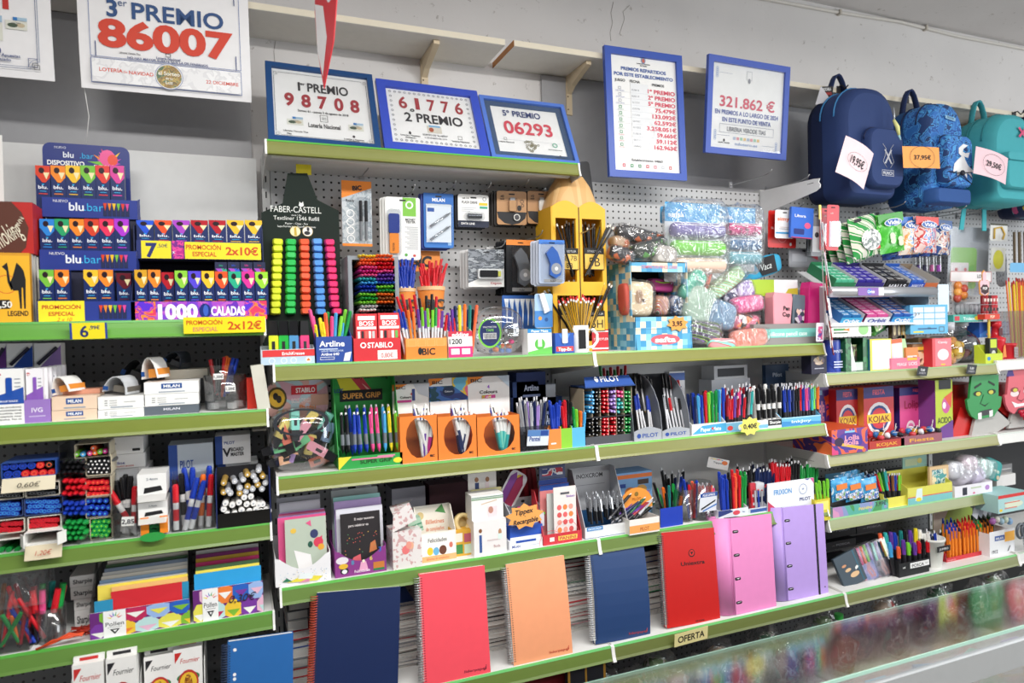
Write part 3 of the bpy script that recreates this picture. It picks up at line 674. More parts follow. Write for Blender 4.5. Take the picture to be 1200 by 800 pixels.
def two_tier():
 yf=2.03;X,Y,z,w,h=slot('L1',155,312,260,yf)
 t=thing('display_stand','wide navy two-tier vape display with yellow promotion strips','display',(X,Y,z))
 z2=sz(304,X,2.12)-z;hl=sz(283,X,2.12)-z-z2;h1=sz(353,X,2.03)-z
 b=Mb();b.side([(0,0),(.2,0),(.2,z2+.03),(.1,z2+.03),(.1,z2-.004),(.19,z2-.004),(.19,.012),(0,.012)],-w/2,w/2,C('17182c'));b.obj('steps',t)
 b=Mb();b.box(-w/2-.002,w/2+.002,-.003,-.001,0,h1,spots(['e8385f','f08a2e','8a2ab0','d84aa0','5a2ad0'],40,kind='noise'));o=b.obj('tier_lip',t)
 p=Mb();p.rect(-w*.33,w*.33,.002,h1-.001,-.0036,spots(['7a3ac8','a848c8','c060c8','6a2ab8'],18,kind='noise'));
 p.text('1000',-w*.17,h1*.1,h1*.74,C('ffffff'),-.0045,w=w*.29,bold=.05);p.ell(w*.03,h1*.48,w*.045,h1*.4,-.0046,G('22307a'));p.ell(w*.035,h1*.5,w*.02,h1*.3,-.0048,G('3f62c0'));p.text('CALADAS',w*.205,h1*.24,h1*.48,C('ffffff'),-.0045,w=w*.26,bold=.04);p.obj('printed_face',o)
 b=Mb();b.box(-w/2+.005,w/2-.006,.09-.003,.09-.001,z2,z2+hl,C('22306f'));o=b.obj('tier_lip',t)
 p=Mb(Tr(0,.087,z2));f=lambda px:sx(px,2.12,z+z2)-X
 p.rect(f(166),f(201),.001,hl-.001,-.0008,C('f4e22c'));p.text('7',f(178),hl*.12,hl*.74,C('22306f'),-.0012,bold=.04);p.text(',50€',f(191),hl*.62,hl*.2,C('22306f'),-.0012)
 p.rect(f(202),f(216),.001,hl,-.0008,spots(['c0208a','e8489a','7a1a8a'],60,kind='noise'));p.text('x',f(204),hl*.3,hl*.2,C('ffffff'),-.0012)
 p.rect(f(217),f(306),.001,hl-.002,-.0008,C('f4e22c'));p.text('PROMOCIÓN',f(239),hl*.55,hl*.26,C('d2501e'),-.0012,bold=.02,w=f(260)-f(219));p.text('ESPECIAL',f(240),hl*.17,hl*.26,C('d2501e'),-.0012,bold=.02,w=f(254)-f(226));p.text('2x10€',f(284),hl*.28,hl*.44,C('d2501e'),-.0012,bold=.03,w=f(303)-f(265));p.obj('printed_face',o)
 for x in(-w/2,w/2):
  b=Mb();b.side([(0,0),(.2,0),(.2,z2+.11),(.09,z2+.09),(.085,z2),(0,h1*1.2)],x-.0012,x+.0012,C('1d2750'));b.obj('tier_side',t)
 nm={'2f5ad8':'blue','f0582e':'orange red','b04ac8':'violet','b8202e':'dark red','f2c233':'yellow','f08a2e':'orange','8fd043':'lime','5a4ad8':'indigo','2fb08a':'sea green','d8389a':'pink','e8582e':'coral','9ad83a':'bright green','d9a32e':'amber'}
 lab='navy vape box with {} print on the {} tier of the two-tier display'
 for i,c in en(['2f5ad8','f0582e','b04ac8','b8202e','b8202e','f2c233','f2c233']):
  px=170.5+21.2*i;yy=Y+.095;xx=sx(px,yy,z+z2+.05);zb=z+z2+.0305
  put(blu_mesh(c,sx(px+10,yy,zb)-sx(px-10,yy,zb),sz(258,xx,yy)-zb,.03,True),'vape_box',lab.format(nm[c],'upper'),'box',(xx,yy,zb),(0,0,0),'vape boxes on the two-tier display')
 for i,c in en(['d9a32e','f08a2e','b8202e','8fd043','5a4ad8','f2c233','e8582e','2fb08a','d8389a','9ad83a']):
  px=166+15.7*i;yy=Y+.004+(.012 if i==2 else 0);xx=sx(px,yy,z+.05);zb=z+.0125
  put(blu_mesh(c,sx(px+7.4,yy,zb)-sx(px-7.4,yy,zb),sz((316,316,319,317,317.5,317.5,318,318,318,318.5)[i],xx,yy)-zb,.03),'vape_box',lab.format(nm[c],'lower'),'box',(xx,yy,zb),(0,0,0),'vape boxes on the two-tier display')
 for i,c in en(['2fb08a','2f5ad8','d8389a','b8202e']):
  px=259.5+15*i;yy=Y+.05;xx=sx(px,yy,z+.1);zb=z+.0125;hh=sz(307,xx,yy)-zb
  b=Mb();ww=sx(px+7,yy,zb)-sx(px-7,yy,zb);b.box(-ww/2,ww/2,0,.03,0,hh,C('1a2348'));p=Mb();p.rect(-ww/2,ww/2,hh*.8,hh*.88,-.0004,spots([c,'b04ac8','1a2348'],90));p.text('blu',0,hh*.92,.006,C(c),-.0006)
  put([('body',b.mesh('body')),('printed_face',p.mesh('printed_face'))],'vape_box','upright navy vape box with %s top edge behind the lower tier row'%nm[c],'box',(xx,yy,zb),(0,0,0),'vape boxes on the two-tier display')
two_tier()
# price cards clipped to the rail
def rail_card(px0,px1,pt,pb,Y,col,art,label,ang=0,name='price_card',group=None):
 Xa=P(px0,(pt+pb)/2,Y)[0];Xb=P(px1,(pt+pb)/2,Y)[0];X=(Xa+Xb)/2;zb=sz(pb,X,Y);h=sz(pt,X,Y)-zb;w=Xb-Xa
 t=thing(name,label,'price tag',(X,Y,zb),0,group);t.rotation_euler=(rd(8),rd(ang),0)
 b=Mb();b.box(-w/2,w/2,0,.001,0,h,C(col,.35));b.obj('card',t)
 p=Mb();art(p,w,h);p.obj('print',t);return t
rail_card(82,126,378,397,1.975,'f4e22c',A('r -.5 -.44 0 1 22409a;r .44 .5 0 1 22409a;t 6 -.12 .14 .7 22306f;t ,99€ .16 .6 .22 22306f',-.0003),'yellow and blue price card reading 6 clipped on the green rail')
rail_card(215,311,371,390,1.978,'f4e22c',A('t PROMOCIÓN -.25 .55 .26 d2501e .43;t ESPECIAL -.24 .14 .26 e0906a .3;t 2x12€ .24 .22 .5 d2501e .42'),'long yellow promotion card reading 2x12 on the green rail')
# rolling paper box and camel booklets
at=slot('L1',-14,37,296,2.03)
def camel(p,w,h):
 A('r -.5 .5 0 .96 efb32a;o -.05 .55 .24 .26 d8582a')(p,w,h);bk=C('17161a')
 p.poly([(w*.02,h*.55),(w*.1,h*.66),(w*.2,h*.86),(w*.3,h*.8),(w*.36,h*.74),(w*.4,h*.62),(w*.38,h*.2),(w*.34,h*.2),(w*.33,h*.5),(w*.3,h*.5),(w*.29,h*.2),(w*.25,h*.2),(w*.22,h*.46),(w*.1,h*.46)],-.0008,bk)
 p.poly([(-w*.14,h*.8),(-w*.02,h*.86),(0,h*.8),(w*.04,h*.6),(w*.1,h*.5),(w*.06,h*.46),(-w*.02,h*.58),(-w*.04,h*.74)],-.0008,bk)
 A('r -.3 .02 .2 .33 17161a;t 1,50 -.12 .22 .09 f0eee8',-.0009)(p,w,h);p.text('LEGEND',w*.2,h*.1,h*.07,bk,-.0009,bold=.03,w=w*.48)
tb,top=carton('rolling_paper_pack','yellow rolling paper pack with a black camel, front of its pile','paper',at,.02,'d99a28',camel)
for i in rg(5):
 a2=(at[0]+.003*i,at[1]+.022+.018*i,at[2],at[3],at[4]*(1-.01*i))
 carton('rolling_paper_pack','thin pale rolling paper packs lined up behind the camel pack','paper',a2,.014,('d7d3c8','b9b6ae','e3e0d8','a8a6a0','d7d3c8')[i],None,'rolling paper packs')
at2=slot(1.762,-25,41,235,2.05);z2=at[2]+at[4]+.001;at2=(at2[0],2.05,z2,at2[3],sz(236,at2[0],2.05)-z2)
def smoke(p,w,h):
 A('p 5a2f22 -.5 1 .12 1 .3 .8 .42 .5 .36 .12 .25 0 -.5 0')(p,w,h);p.text('Smoking',w*.08,h*.2,h*.36,C('e8e0c8'),-.0007,w=w*.62,ang=38,it=.2);p.text('BROWN',w*.25,h*.5,h*.08,C('e8e0c8'),-.0007,ang=65)
carton('rolling_paper_box','brown and red rolling paper box standing on the camel packs','box',at2,.13,'b8241f',smoke,top='c83028')
b=Mb();b.box(0,.012,0,.002,0,.26,C('efeeea'));o=b.obj('white_card');o.location=(P(-3,190,2.2)[0],2.2,1.9);tag(o,'narrow white card standing upright above the brown rolling paper box','card')
b=Mb();b.path([(P(98,98,2.2)[0],2.2,P(98,98,2.2)[1]),(P(100,130,2.2)[0],2.25,P(100,130,2.2)[1]),(P(101,168,2.26)[0],2.26,P(101,168,2.26)[1])],.0012,C('ecebe8'),5);o=b.obj('thread');tag(o,'thin white thread hanging below the big lottery poster','thread')
# second shelf: vapes, erasers, tub
def vape(p,w,h,c,cut=.5):
 p.rect(-w/2,w/2,0,h*.36,-.0004,C('f2f2f0'))
 p.poly([(-w/2,h*.5),(w/2,h*.66),(w/2,h*.36),(-w/2,h*.36)],-.0005,C(c));p.prism(rrect(-w*.1,w*.12,h*.5,h*.84,w*.06,3),-.0012,-.0008,G(c));p.ell(-w*.36,h*.9,w*.12,h*.03,-.0006,C('c0202c'))
 p.text('ivg',-w*.36,h*.88,h*.04,C('ffffff'),-.0009,bold=.03)
 for i in rg(3):p.rect(w*.2,w*.4,h*(.8-.07*i),h*(.82-.07*i),-.0006,C('9aa0a8'))
at=slot('L2',-6,29,432,2.03)
carton('vape_box','blue and white vape box with a nicotine warning at shelf corner','box',at,.11,'f2f2f0',lambda p,w,h:(vape(p,w,h,'1f4fa8'),A('t BLUE_RAZZ 0 .4 .03 ffffff .6',-.0009)(p,w,h),[p.text(s,0,h*(.29-.055*i),h*.032,C('2a2a2e'),-.0007,w=w*.82,bold=.02)for i,s in en(['Este producto','contiene','nicotina, una','sustancia muy','adictiva. No se'])]),top='2a55a8')
t1=slot('L2',28,60,468,2.03)
tray('vape_tray','lilac card tray holding a row of slim vape boxes','display',(t1[0],2.03,t1[2],t1[3],.06),.14,'9a78c2',t1[4],A('t IVG 0 .45 .2 e8e0f2;r -.3 .3 .25 .3 c8b8e0'))
for i in rg(6):
 at=slot(RZ['L2']+.003,32+6.6*i,52+5.2*i,432-.9*i,2.037+.018*i)
 carton('vape_box','slim white and lilac vape box standing in the lilac tray','box',at,.016,'f0eef2',(lambda p,w,h:vape(p,w,h,'8a5ab8'))if i in(0,3)else None,'slim lilac vape boxes')
for i,(a,c,nm)in en((((-9,10),'5a2a78','plum'),((10.5,41),'2049a0','royal blue'),((42.5,74),'9478b8','lilac'))):
 at=slot('L2',a[0],a[1],402.5-i*.3,2.16)
 carton('vape_box','%s vape box with a diagonal device, back row of second shelf'%nm,'box',at,.05,'f0f0ee',lambda p,w,h:(p.poly([(-w/2,h*.6),(w/2,h*.97),(w/2,0),(-w/2,0)],-.0004,C(c)),p.tube((-w*.36,-.001,h*.72),(w*.36,-.001,h*.94),.005,.005,G('2a2a3a'),6)))
def er(c='1f4f94',tx=True):
 def f(p,w,h):
  if tx:p.rect(-w*.19,w*.19,h*.42,h*.86,-.0004,C(c));p.text('MILAN',0,h*.52,h*.24,C('ffffff'),-.0007,w=w*.3,bold=.03)
  else:
   for i in rg(3):p.rect(-w*.36,-w*.3,h*(.28+.18*i),h*(.36+.18*i),-.0004,C('9a9a9a'));p.rect(-w*.26,-w*.1,h*(.28+.18*i),h*(.34+.18*i),-.0004,C('b0b0b0'))
   p.rect(w*.05,w*.3,h*.5,h*.56,-.0004,C('b0b0b0'))
  A('r -.24 .24 .1 .2 9aa4b0')(p,w,h)
 return f
def flapbox(label,pl,pr,pts,Y,col,art,n=2,d=.11,cols=None):
 at=None;z=RZ['L2']
 for i in rg(n):
  a=slot(z,pl,pr,pts[i],Y);at=a
  carton('eraser_box',label%('lower','upper','topmost')[i],'box',a,d,(cols or[col]*3)[i],art if not isinstance(art,list)else art[i],'eraser boxes');z=a[2]+a[4]+.0008
 return at,z
def flap(label,px0,px1,pt,z,Y,col,prt,ang=0,dark=False):
 """open end flap standing up as a bent card tube"""
 X0_,X1_=sx(px0,Y,z),sx(px1,Y,z);w=X1_-X0_;h=sz(pt,(X0_+X1_)/2,Y)-z
 t=thing('eraser_sleeve',label,'sleeve',((X0_+X1_)/2,Y,z),0)
 b=Mb();n=8;prof=[]
 for i in rg(n+1):
  a=pi*(.04+.92*i/n);prof.append((-cos(a)*w*.42,sin(a)*h*.98))
 outer=prof;inner=[(x*.94,zz*.95)for x,zz in prof]
 pts=outer+inner[::-1]
 b.prism(pts,0,.07,C(col));b.obj('card_sleeve',t);t.rotation_euler=(0,rd(ang),rd(-20))
 p=Mb();p.rect(-w*.4,-w*.22,h*.22,h*.42,-.0008,C('1f4f94'));p.obj('printed_face',t)
 q=Mb();q.box(-w*.1,w*.4,.008,.075,.01,h*.5,C(prt));q.obj('eraser',t)
a,zt=flapbox('beige eraser box, %s of two under a curled orange sleeve',61,114,(480,464),2.03,'ecd0b6',er(),2)
carton('eraser_box','open pink eraser box lying behind the beige boxes','box',(a[0]+.005,2.09,zt,a[3]*.85,.012),.07,'d89a80')
flap('curled white and orange eraser sleeve on the beige boxes',58,86,440,zt,2.045,'f0efec','e8933a',-12)
a,zt=flapbox('white lined eraser box, %s of two by the beige pair',115,170,(479,464),2.03,'f0f0ee',er(tx=False),2)
flap('upturned grey eraser sleeve on the white lined boxes',114,152,440,zt,2.05,'c9ccd0','6f6a62',10)
a,zt=flapbox('eraser box, %s of three beside the clear round tub',169,233,(475,461,447),2.03,'f0f0ee',[A('r -.5 .5 0 1 5d6670;t MILAN 0 .5 .26 e8e8f0 .3',-.0003),er(tx=False),er()],3,cols=['5d6670','f0f0ee','f3f3f1'])
flap('tall white eraser sleeve with orange window on the white stack',163,188,418,zt,2.06,'f0efec','e8933a',-4)
carton('eraser_box','open cream eraser box laid flat behind the tall white sleeve','box',(a[0]+.03,2.14,zt,.11,.026),.1,'cfcbbe')
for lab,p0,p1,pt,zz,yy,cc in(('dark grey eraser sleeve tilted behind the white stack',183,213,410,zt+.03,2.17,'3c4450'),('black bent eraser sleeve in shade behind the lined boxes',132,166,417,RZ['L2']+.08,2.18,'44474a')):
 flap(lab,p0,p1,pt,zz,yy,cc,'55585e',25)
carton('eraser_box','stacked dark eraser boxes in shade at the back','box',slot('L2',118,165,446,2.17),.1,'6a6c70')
def tub(name,label,px0,px1,pt,row,Y,prof=None,fill=None,dz=0,cat='tub',tint='f4f6f8'):
 a=slot(row,px0,px1,pt,Y);r=a[3]/2;h=a[4]-dz
 t=thing(name,label,cat,(a[0],Y+r,a[2]+dz))
 b=Mb();b.lathe(prof(r,h)if prof else[(r*.93,0),(r*.95,h*.5),(r,h),(r*.985,h),(r*.92,h*.04),(0,h*.03)],clear(tint,.14,.08),24);b.obj('clear_wall',t)
 if fill:fill(t,r,h)
 return t,a,r,h
def lumps(parent,cols,n,r,h,seed=2,name='eraser',s=.011):
 rnd=random.Random(seed)
 for i in rg(n):
  a=rnd.uniform(0,2*pi);q=r*.72*math.sqrt(rnd.random())
  b=Mb(Tr(q*cos(a),q*sin(a),s*.6+h*rnd.random())@Rz(rnd.uniform(0,180))@Rx(rnd.uniform(-40,40)))
  b.box(-s,s,-s*.6,s*.6,-s*.5,s*.5,C(rnd.choice(cols)));o=b.obj(name,parent)
t,a,r,h=tub('plastic_tub','round clear plastic tub with a few white erasers inside',238,291,440,'L2',2.03)
for i in rg(4):
 b=Mb(Rz(20*i));b.box(-.012,.012,-.008,.008,0,.016,C('efefec'));o=b.obj('eraser');o.location=(a[0]+.045*cos(1.6*i+.4)*.8,2.03+r+.04*sin(1.6*i+.4),a[2]+.004);tag(o,'small white eraser lying inside the round clear tub','eraser','erasers in the clear tub')
t2,a2,r2,h2=tub('plastic_cup','smaller clear cup standing inside the round tub',245,276,428,RZ['L2']+.05,2.06)
for x,z in((256,441),(270,455)):rail_card(x-6,x+6,z-3.5,z+3.5,2.026,'f4f4f2',A('t 1,20€ 0 .25 .45 3a3a44'),'small white price sticker on the clear tub',name='price_sticker',group='stickers on the clear tub')
pens('capped',RZ['L2']+.03,2.09,[(246,421,'red',-8),(252,420,'black'),(257,420,'black'),(262,418,'red',4),(266,417,'orange',10),(269,419,'orange',12),(273,419,'blue',14),(278,420,'blue',16)],'{} felt pen leaning in the clear cup behind tub','felt pens in the inner cup')
carton('correction_box','upright red box beside the clear round tub','box',slot('L2',290,301,443,2.04),.05,'d0301f')
c,a=carton('tall_box','tall beige box leaning at the end of the eraser shelf','box',slot('L2',302,317,427,2.005),.05,'cfcdc0');c.rotation_euler=(0,rd(-7),0)
# third shelf: board markers
def endgrid(x0,x1,y0,y1,nx,ny,cols,tips,stag=True,jit=.6):
 out=[]
 for j in rg(ny):
  for i in rg(nx):
   t=(i+(.5 if stag and j%2 else 0))/(nx-.5 if stag else nx-1 or 1);py=y0+(y1-y0)*(j/(ny-1)if ny>1 else 0)
   c=cols(i,j)if callable(cols)else cols;k=tips(i,j)if callable(tips)else tips
   out.append((x0+(x1-x0)*t+ru(-jit,jit),py+ru(-jit,jit),c,k))
 return out
def open_box(name,label,px0,px1,pt,pb,Y,col,d=.12,cat='box',th=.0015,flapdown=None,inner='15151a',group=None):
 """card box lying on its back with its mouth towards the viewer"""
 Xa,Xb=P(px0,(pt+pb)/2,Y)[0],P(px1,(pt+pb)/2,Y)[0];X=(Xa+Xb)/2;w=Xb-Xa;zb=sz(pb,X,Y);h=sz(pt,X,Y)-zb
 t=thing(name,label,cat,(X,Y,zb),0,group);m=C(col)
 b=Mb();b.box(-w/2,w/2,0,d,-th,0,m);b.box(-w/2,w/2,0,d,h,h+th,m);b.box(-w/2-th,-w/2,0,d,0,h,m);b.box(w/2,w/2+th,0,d,0,h,m);b.box(-w/2,w/2,d-.001,d,0,h,C(inner));b.obj('sleeve',t)
 if flapdown:
  f=Mb();L=flapdown[0];f.add([(-w/2,0,-th),(w/2,0,-th),(w/2,-.012,-L),(-w/2,-.012,-L)],[(0,1,2,3)],C(flapdown[1]));f.add([(-w/2,.001,-th),(w/2,.001,-th),(w/2,-.011,-L),(-w/2,-.011,-L)],[(3,2,1,0)],C(flapdown[1]));o=f.obj('flap',t)
  if len(flapdown)>2:
   p=Mb(Tr(0,-.0115,-L*.5)@Rx(-12));p.text(flapdown[2],0,-L*.2,L*.34,C(flapdown[3]),-.002,it=.25,w=w*.42);p.obj('handwriting',o)
 return t
G1='marker boxes stacked at the end of the marker shelf'
open_box('marker_box','blue marker box, price 0,60 handwritten on its flap, topmost of its stack',2,65,541,558,2.0,'2a4f9a',flapdown=(.034,'ddd3b8','0,60€','3a3228'))
ends([(6+10.3*i,546.8-.5*i,c,'navy' if c=='blue' else 'coral')for i,c in en(['blue','blue','blue','blue','red','black'])]+[(9+10.3*i,556-.5*i,c,'navy' if c=='blue' else 'coral')for i,c in en(['blue','blue','red','red','red','red'])],2.005,'{} marker end in the blue box with the handwritten 0,60 flap','markers in the blue box',.0095,'flat')
for lab,a,c,fl,gr,nx,ny,col,tip in(('black',(-3,27,571,584),'d9d4c6',None,None,6,2,'black','grey'),('black',(30,69,566,581),'d9d4c6',None,None,8,2,'black','grey'),('blue',(-3,26,586,605),'3a4a78',None,None,5,3,'blue','sky blue'),('blue',(29,73,583,602),'3a4a78',None,None,8,3,'blue','sky blue'),('red',(-3,28,609,624),'d9d4c6',None,None,5,2,'red','dark red'),('red',(33,71,605,619),'e3dfd4',None,None,7,2,'red','dark red'),('green',(-3,29,632,648),'e9e7e0',None,None,3,1,'green','dark green')):
 i='outer' if a[0]<0 else 'inner'
 open_box('marker_box','%s card box of %s marker ends in the stack at shelf end'%(i,lab),*a,2.01,c)
 ends(endgrid(a[0]+4,a[1]-4,a[3]-3.5,a[2]+4.5 if ny>1 else a[2]+8,nx,ny,col,tip),2.016,'{} marker end in the %s %s box of the shelf-end stack'%(i,lab),'%s markers in the %s box'%(lab,i),.0068,'flat')
t=open_box('marker_box','empty white marker box with red handwriting on its hanging flap',29,73,623,637,1.985,'efeeea',flapdown=(.034,'d9cdb0','1,20€','c0503a'))
for s in(-1,1):
 b=Mb();b.box(-.001,.001,-.03,0,0,.03,C('efeeea'));o=b.obj('side_flap',t);o.location=(s*.047,0,.0);o.rotation_euler=(0,0,rd(-s*25))
 # clear rack with five compartments
X,Y,z,w,h=slot('L3',73,131,520,2.02)
t=thing('marker_rack','clear five-compartment rack of markers laid end-on beside the box stack','rack',(X,Y,z))
for pz in(537,560,584.5,608,634):
 zz=sz(pz,X,Y)-z;b=Mb();b.box(-w/2,w/2,0,.13,max(zz,.001),max(zz,.001)+.002,clear('dfe3e8',.2));b.obj('rack_shelf',t)
for x in(-w/2,w/2):
 b=Mb();b.box(x-.001,x+.001,0,.13,0,h,clear('dfe3e8',.2));b.obj('rack_side',t)
for nm,a,g in(('assorted bright',(88,128,520,535),[(90,532,'lime green','white'),(97,532,'sky blue','white'),(105,531,'pink','white'),(109,525,'coral','white'),(111,530.5,'orange','white'),(117,529,'lime green','white'),(123,528.5,'magenta','white')]),('silver tipped black',(101,130,535,556),endgrid(104,127,553,540,5,4,'black','white')),('red',(101,130,559,580),endgrid(104,127,579,565,5,3,'red','coral')),('blue',(101,130,582,605),endgrid(103,127,602,587,4,3,'blue','sky blue')),('green',(106,131,607,631),endgrid(108,127,627,611,4,4,'green','lime green'))):
 open_box('marker_box','card box of %s markers pushed into the clear rack'%nm,*a,2.028,'c9bfa6',.1,inner='121215')
 ends(g,2.03,'{} marker end in the %s box inside the clear rack'%nm,'%s markers in the rack'%nm,.0072,'cap')
for c,y0,y1,n in(('black',553,541,3),('red',578,564,3),('blue',601,590,3),('green',630,612,4)):
 ends(endgrid(76,99,y0,y1,4,n,c,c),2.01,'{} marker loose in the clear rack beside a card box','loose %s markers in the rack'%c,.0075,'tip',droop=-6)
for x in(99,117):
 b=Mb();b.tube((0,0,0),(0,-.012,0),.014,.014,clear('e8eaee',.25),14);o=b.obj('clear_disc');xx,zz=P(x,632,2.012);o.location=(xx,2.015,zz);tag(o,'clear round plastic foot at the base of the marker rack','foot','clear rack feet')
 # boxes behind
zb=RZ['L3']
def vb(p,w,h):A('t Artline -.25 .3 .2 2a3a8a .4;t PERMANENT_MARKER -.1 .1 .1 c05050 .6')(p,w,h)
a=slot(zb,128,176,586,2.1);a=(a[0],2.1,zb,a[3],sz(549,a[0],2.1)-zb)
_,tp=carton('marker_carton','white printed marker carton, lowest of three behind the clear cup','box',a,.12,'dcdcde',vb)
for i,(pl,pr,pt)in en(((127,170,532),(122,168,512))):
 q=slot(tp[2]+.0008,pl,pr,pt,2.11);_,tp=carton('marker_carton',('white printed marker carton in the middle of three','white printed marker carton, topmost of three')[i]+' behind the clear cup','box',q,.12,'e3e3e4',vb if not i else A('r .22 .42 .15 .3 19191c;t 2.0mm -.3 .6 .12 5a5a62'))
 # clear cup with black and red markers
def cup(name,label,px0,px1,pt,row,Y,tint='eef0f3',taper=.88,dz=0):
 a=slot(row,px0,px1,pt,Y);r=a[3]/2;h=a[4]
 t=thing(name,label,'cup',(a[0],Y+r,a[2]))
 b=Mb();b.lathe([(r*taper,0),(r,h),(r*.97,h),(r*taper*.96,.003),(0,.003)],clear(tint,.16,.1),18);b.obj('clear_wall',t);return t
def sqbin(name,label,px0,px1,pt,row,Y,d=.08,tint='e9ecf0',hb=None,cat='bin'):
 a=slot(row,px0,px1,pt,Y);w,h=a[3],a[4];t=thing(name,label,cat,(a[0],Y,a[2]));m=clear(tint,.16,.1)
 b=Mb();b.box(-w/2,w/2,0,.0016,0,h,m);b.obj('front_wall',t)
 b=Mb();b.box(-w/2,w/2,d-.0016,d,0,hb or h,m);b.obj('back_wall',t)
 for s in(-1,1):
  b=Mb();b.side([(.0016,0),(d-.0016,0),(d-.0016,hb or h),(.0016,h)],s*(w/2-.0008)-.0008,s*(w/2-.0008)+.0008,m);b.obj('side_wall',t)
 b=Mb();b.box(-w/2+.002,w/2-.002,.002,d-.002,0,.002,m);b.obj('base',t);return t,a
sqbin('pen_bin','clear bin of black and red permanent markers with a price sticker',133,161,590,'L3',2.015,.07,hb=.17)
pens('marker',RZ['L3']+.004,2.04,[(123,566,'red',-26),(141,560,'black',-6,.02),(146,556,'black',3,.03),(152,558,'black',6,.02),(136,563,'black',-10,.03),(158,570,'red',3)],'{} permanent marker standing in the clear bin with price sticker','markers in the clear bin','marker','marker')
rail_card(142,157,605,616,2.012,'f1f1ee',A('t 2,85 0 .25 .5 3a3a44'),'white price sticker on the bin of black and red markers',4,'price_sticker')
# white dispenser stack
X,Y,z,w,h=slot('L3',163,197,600,2.0)
for i,(pt,pb)in en(((555,580),(588,606))):
 a=(X,Y,sz(pb,X,Y),w,sz(pt,X,Y)-sz(pb,X,Y));t,_=carton('marker_carton',('white marker carton with an open mouth, topmost of the dispenser','white marker carton with a drooping flap in the middle of the dispenser')[i],'box',a,.11,'eeeeec',lambda p,w,h:(p.prism([(-w*.3,h*.1),(w*.36,h*.2),(w*.3,h*.42),(-w*.26,h*.36)],-.0006,-.0003,C('1a1a1c')),A('t 2-4mm 0 .7 .12 8a8f98')(p,w,h)))
 b=Mb();b.add([(-w/2,0,.002),(w/2,0,.002),(w/2*.96,-.02,-.012),(-w/2*.96,-.02,-.012)],[(0,1,2,3),(3,2,1,0)],C('f4f4f2'));b.obj('flap',t)
t=open_box('marker_box','white and orange carton of green markers at the dispenser foot',165,197,608,625,2.0,'f0f0ee',.1)
for s in(-1,1):
 b=Mb();b.box(s*w*.33-w*.14,s*w*.33+w*.14,-.004,-.002,0,.045,C('f08a22'));b.obj('orange_flap',t)
ends(endgrid(176,187,622,611,3,3,'dark green','green'),2.005,'{} marker end in the white and orange carton','green markers in the orange carton',.0062,'flat')
b=Mb();b.ell(0,0,.03,.012,0,C('2f9a44'));b.ell(0,0,.03,.012,.001,C('2f9a44'));o=b.obj('green_seal');x,zz=P(179,629,1.978);o.location=(x,1.978,zz);tag(o,'dark green paper tab stuck on the rail below the orange carton','tab')
# board marker bin
sqbin('pen_bin','clear bin of red and blue board markers beside the white dispenser',201,252,584,'L3',2.01,.08,hb=.15)
pens('marker',RZ['L3']+.004,2.025,[(205,568,'red'),(231,560,'blue',14,.0),(239,563,'blue',16,.0),(247,556,'red',4,.005),(212,555,'black',-2,.03),(216,548,'blue',-6,.04),(224,548,'blue',0,.045),(238,556,'orange',4,.03),(246,546,'blue',4,.045)],'{} board marker standing in the clear bin beside the white dispenser','board markers in the clear bin','marker','marker')
def vbm(p,w,h,top=True):
 p.text('BOARD',w*.12,h*.44,h*.13,C('2a2a32'),-.0005,w=w*.36,bold=.03);p.text('MASTER',w*.12,h*.27,h*.13,C('2a2a32'),-.0005,w=w*.38,bold=.03);p.text('V',-w*.18,h*.27,h*.3,C('2a2a32'),-.0005,bold=.03)
 p.rect(-w/2,-w*.3,0,h,-.0003,C('2a4a94'));p.text('PILOT',-w*.1,h*.7,h*.1,C('2a4a94'),-.0005,w=w*.3,bold=.02)
a=slot('L3',200,252,520,2.1);_,tp=carton('marker_carton','grey and blue board marker carton standing behind the marker bin','box',a,.1,'b9c3cc',vbm)
a=slot('L3',257,304,542,2.12);_,tp=carton('marker_carton','white board marker carton, lower of two at the shelf end','box',a,.1,'dfe1e4',vbm)
carton('marker_carton','white board marker carton, upper of two at the shelf end','box',slot(tp[2]+.0008,253,294,510,2.11),.1,'ecedef',vbm)
carton('eraser_box','small grey box held under the shelf by the end upright','box',slot(1.335,296,312,503,2.09),.06,'b5b1a4',A('t MILAN 0 .2 .2 2a4a94 .6'))
# navy bin of correction markers, ends out
X,Y,z,w,h=slot('L3',255,317,552,2.0)
t=thing('marker_bin','navy open bin of white, gold and silver marker ends at shelf end','bin',(X,Y,z))
for a,c in(((-w/2,w/2,0,.1,0,.002),'1a2450'),((-w/2-.002,-w/2,-.004,.1,0,h),'22306a'),((w/2,w/2+.002,-.004,.1,0,h),'22306a'),((-w/2,w/2,.098,.1,0,h),'14141a')):
 b=Mb();b.box(*a,C(c));b.obj('bin_wall',t)
b=Mb();b.box(-w/2,w/2,-.003,-.001,0,h*.26,clear('30343c',.18));b.obj('front_wall',t)
ends([(x,y,'silver' if(i*7)%3 else 'gold','white')for i,(x,y)in en([(262,566),(275,564),(267,575),(262,577),(270,578),(285,562),(290,556),(297,558),(281,572),(290,570),(300,563),(303,551),(308,558),(311,566),(296,573),(281,578),(288,576),(307,573),(302,568)])],2.004,'{} marker end in the upper part of the navy bin','metallic markers in the navy bin',.0085,'cap')
ends([(x,y,'white','silver')for x,y in[(262,597),(266,603),(272,592),(275,602),(280,589),(283,598),(286,583),(289,591),(292,599),(294,582),(297,590),(300,597),(303,592),(306,599),(308,591),(312,597),(315,599),(264,590),(288,603),(296,602)]],2.002,'{} marker end in the lower part of the navy bin','white markers in the navy bin',.0085,'cap')
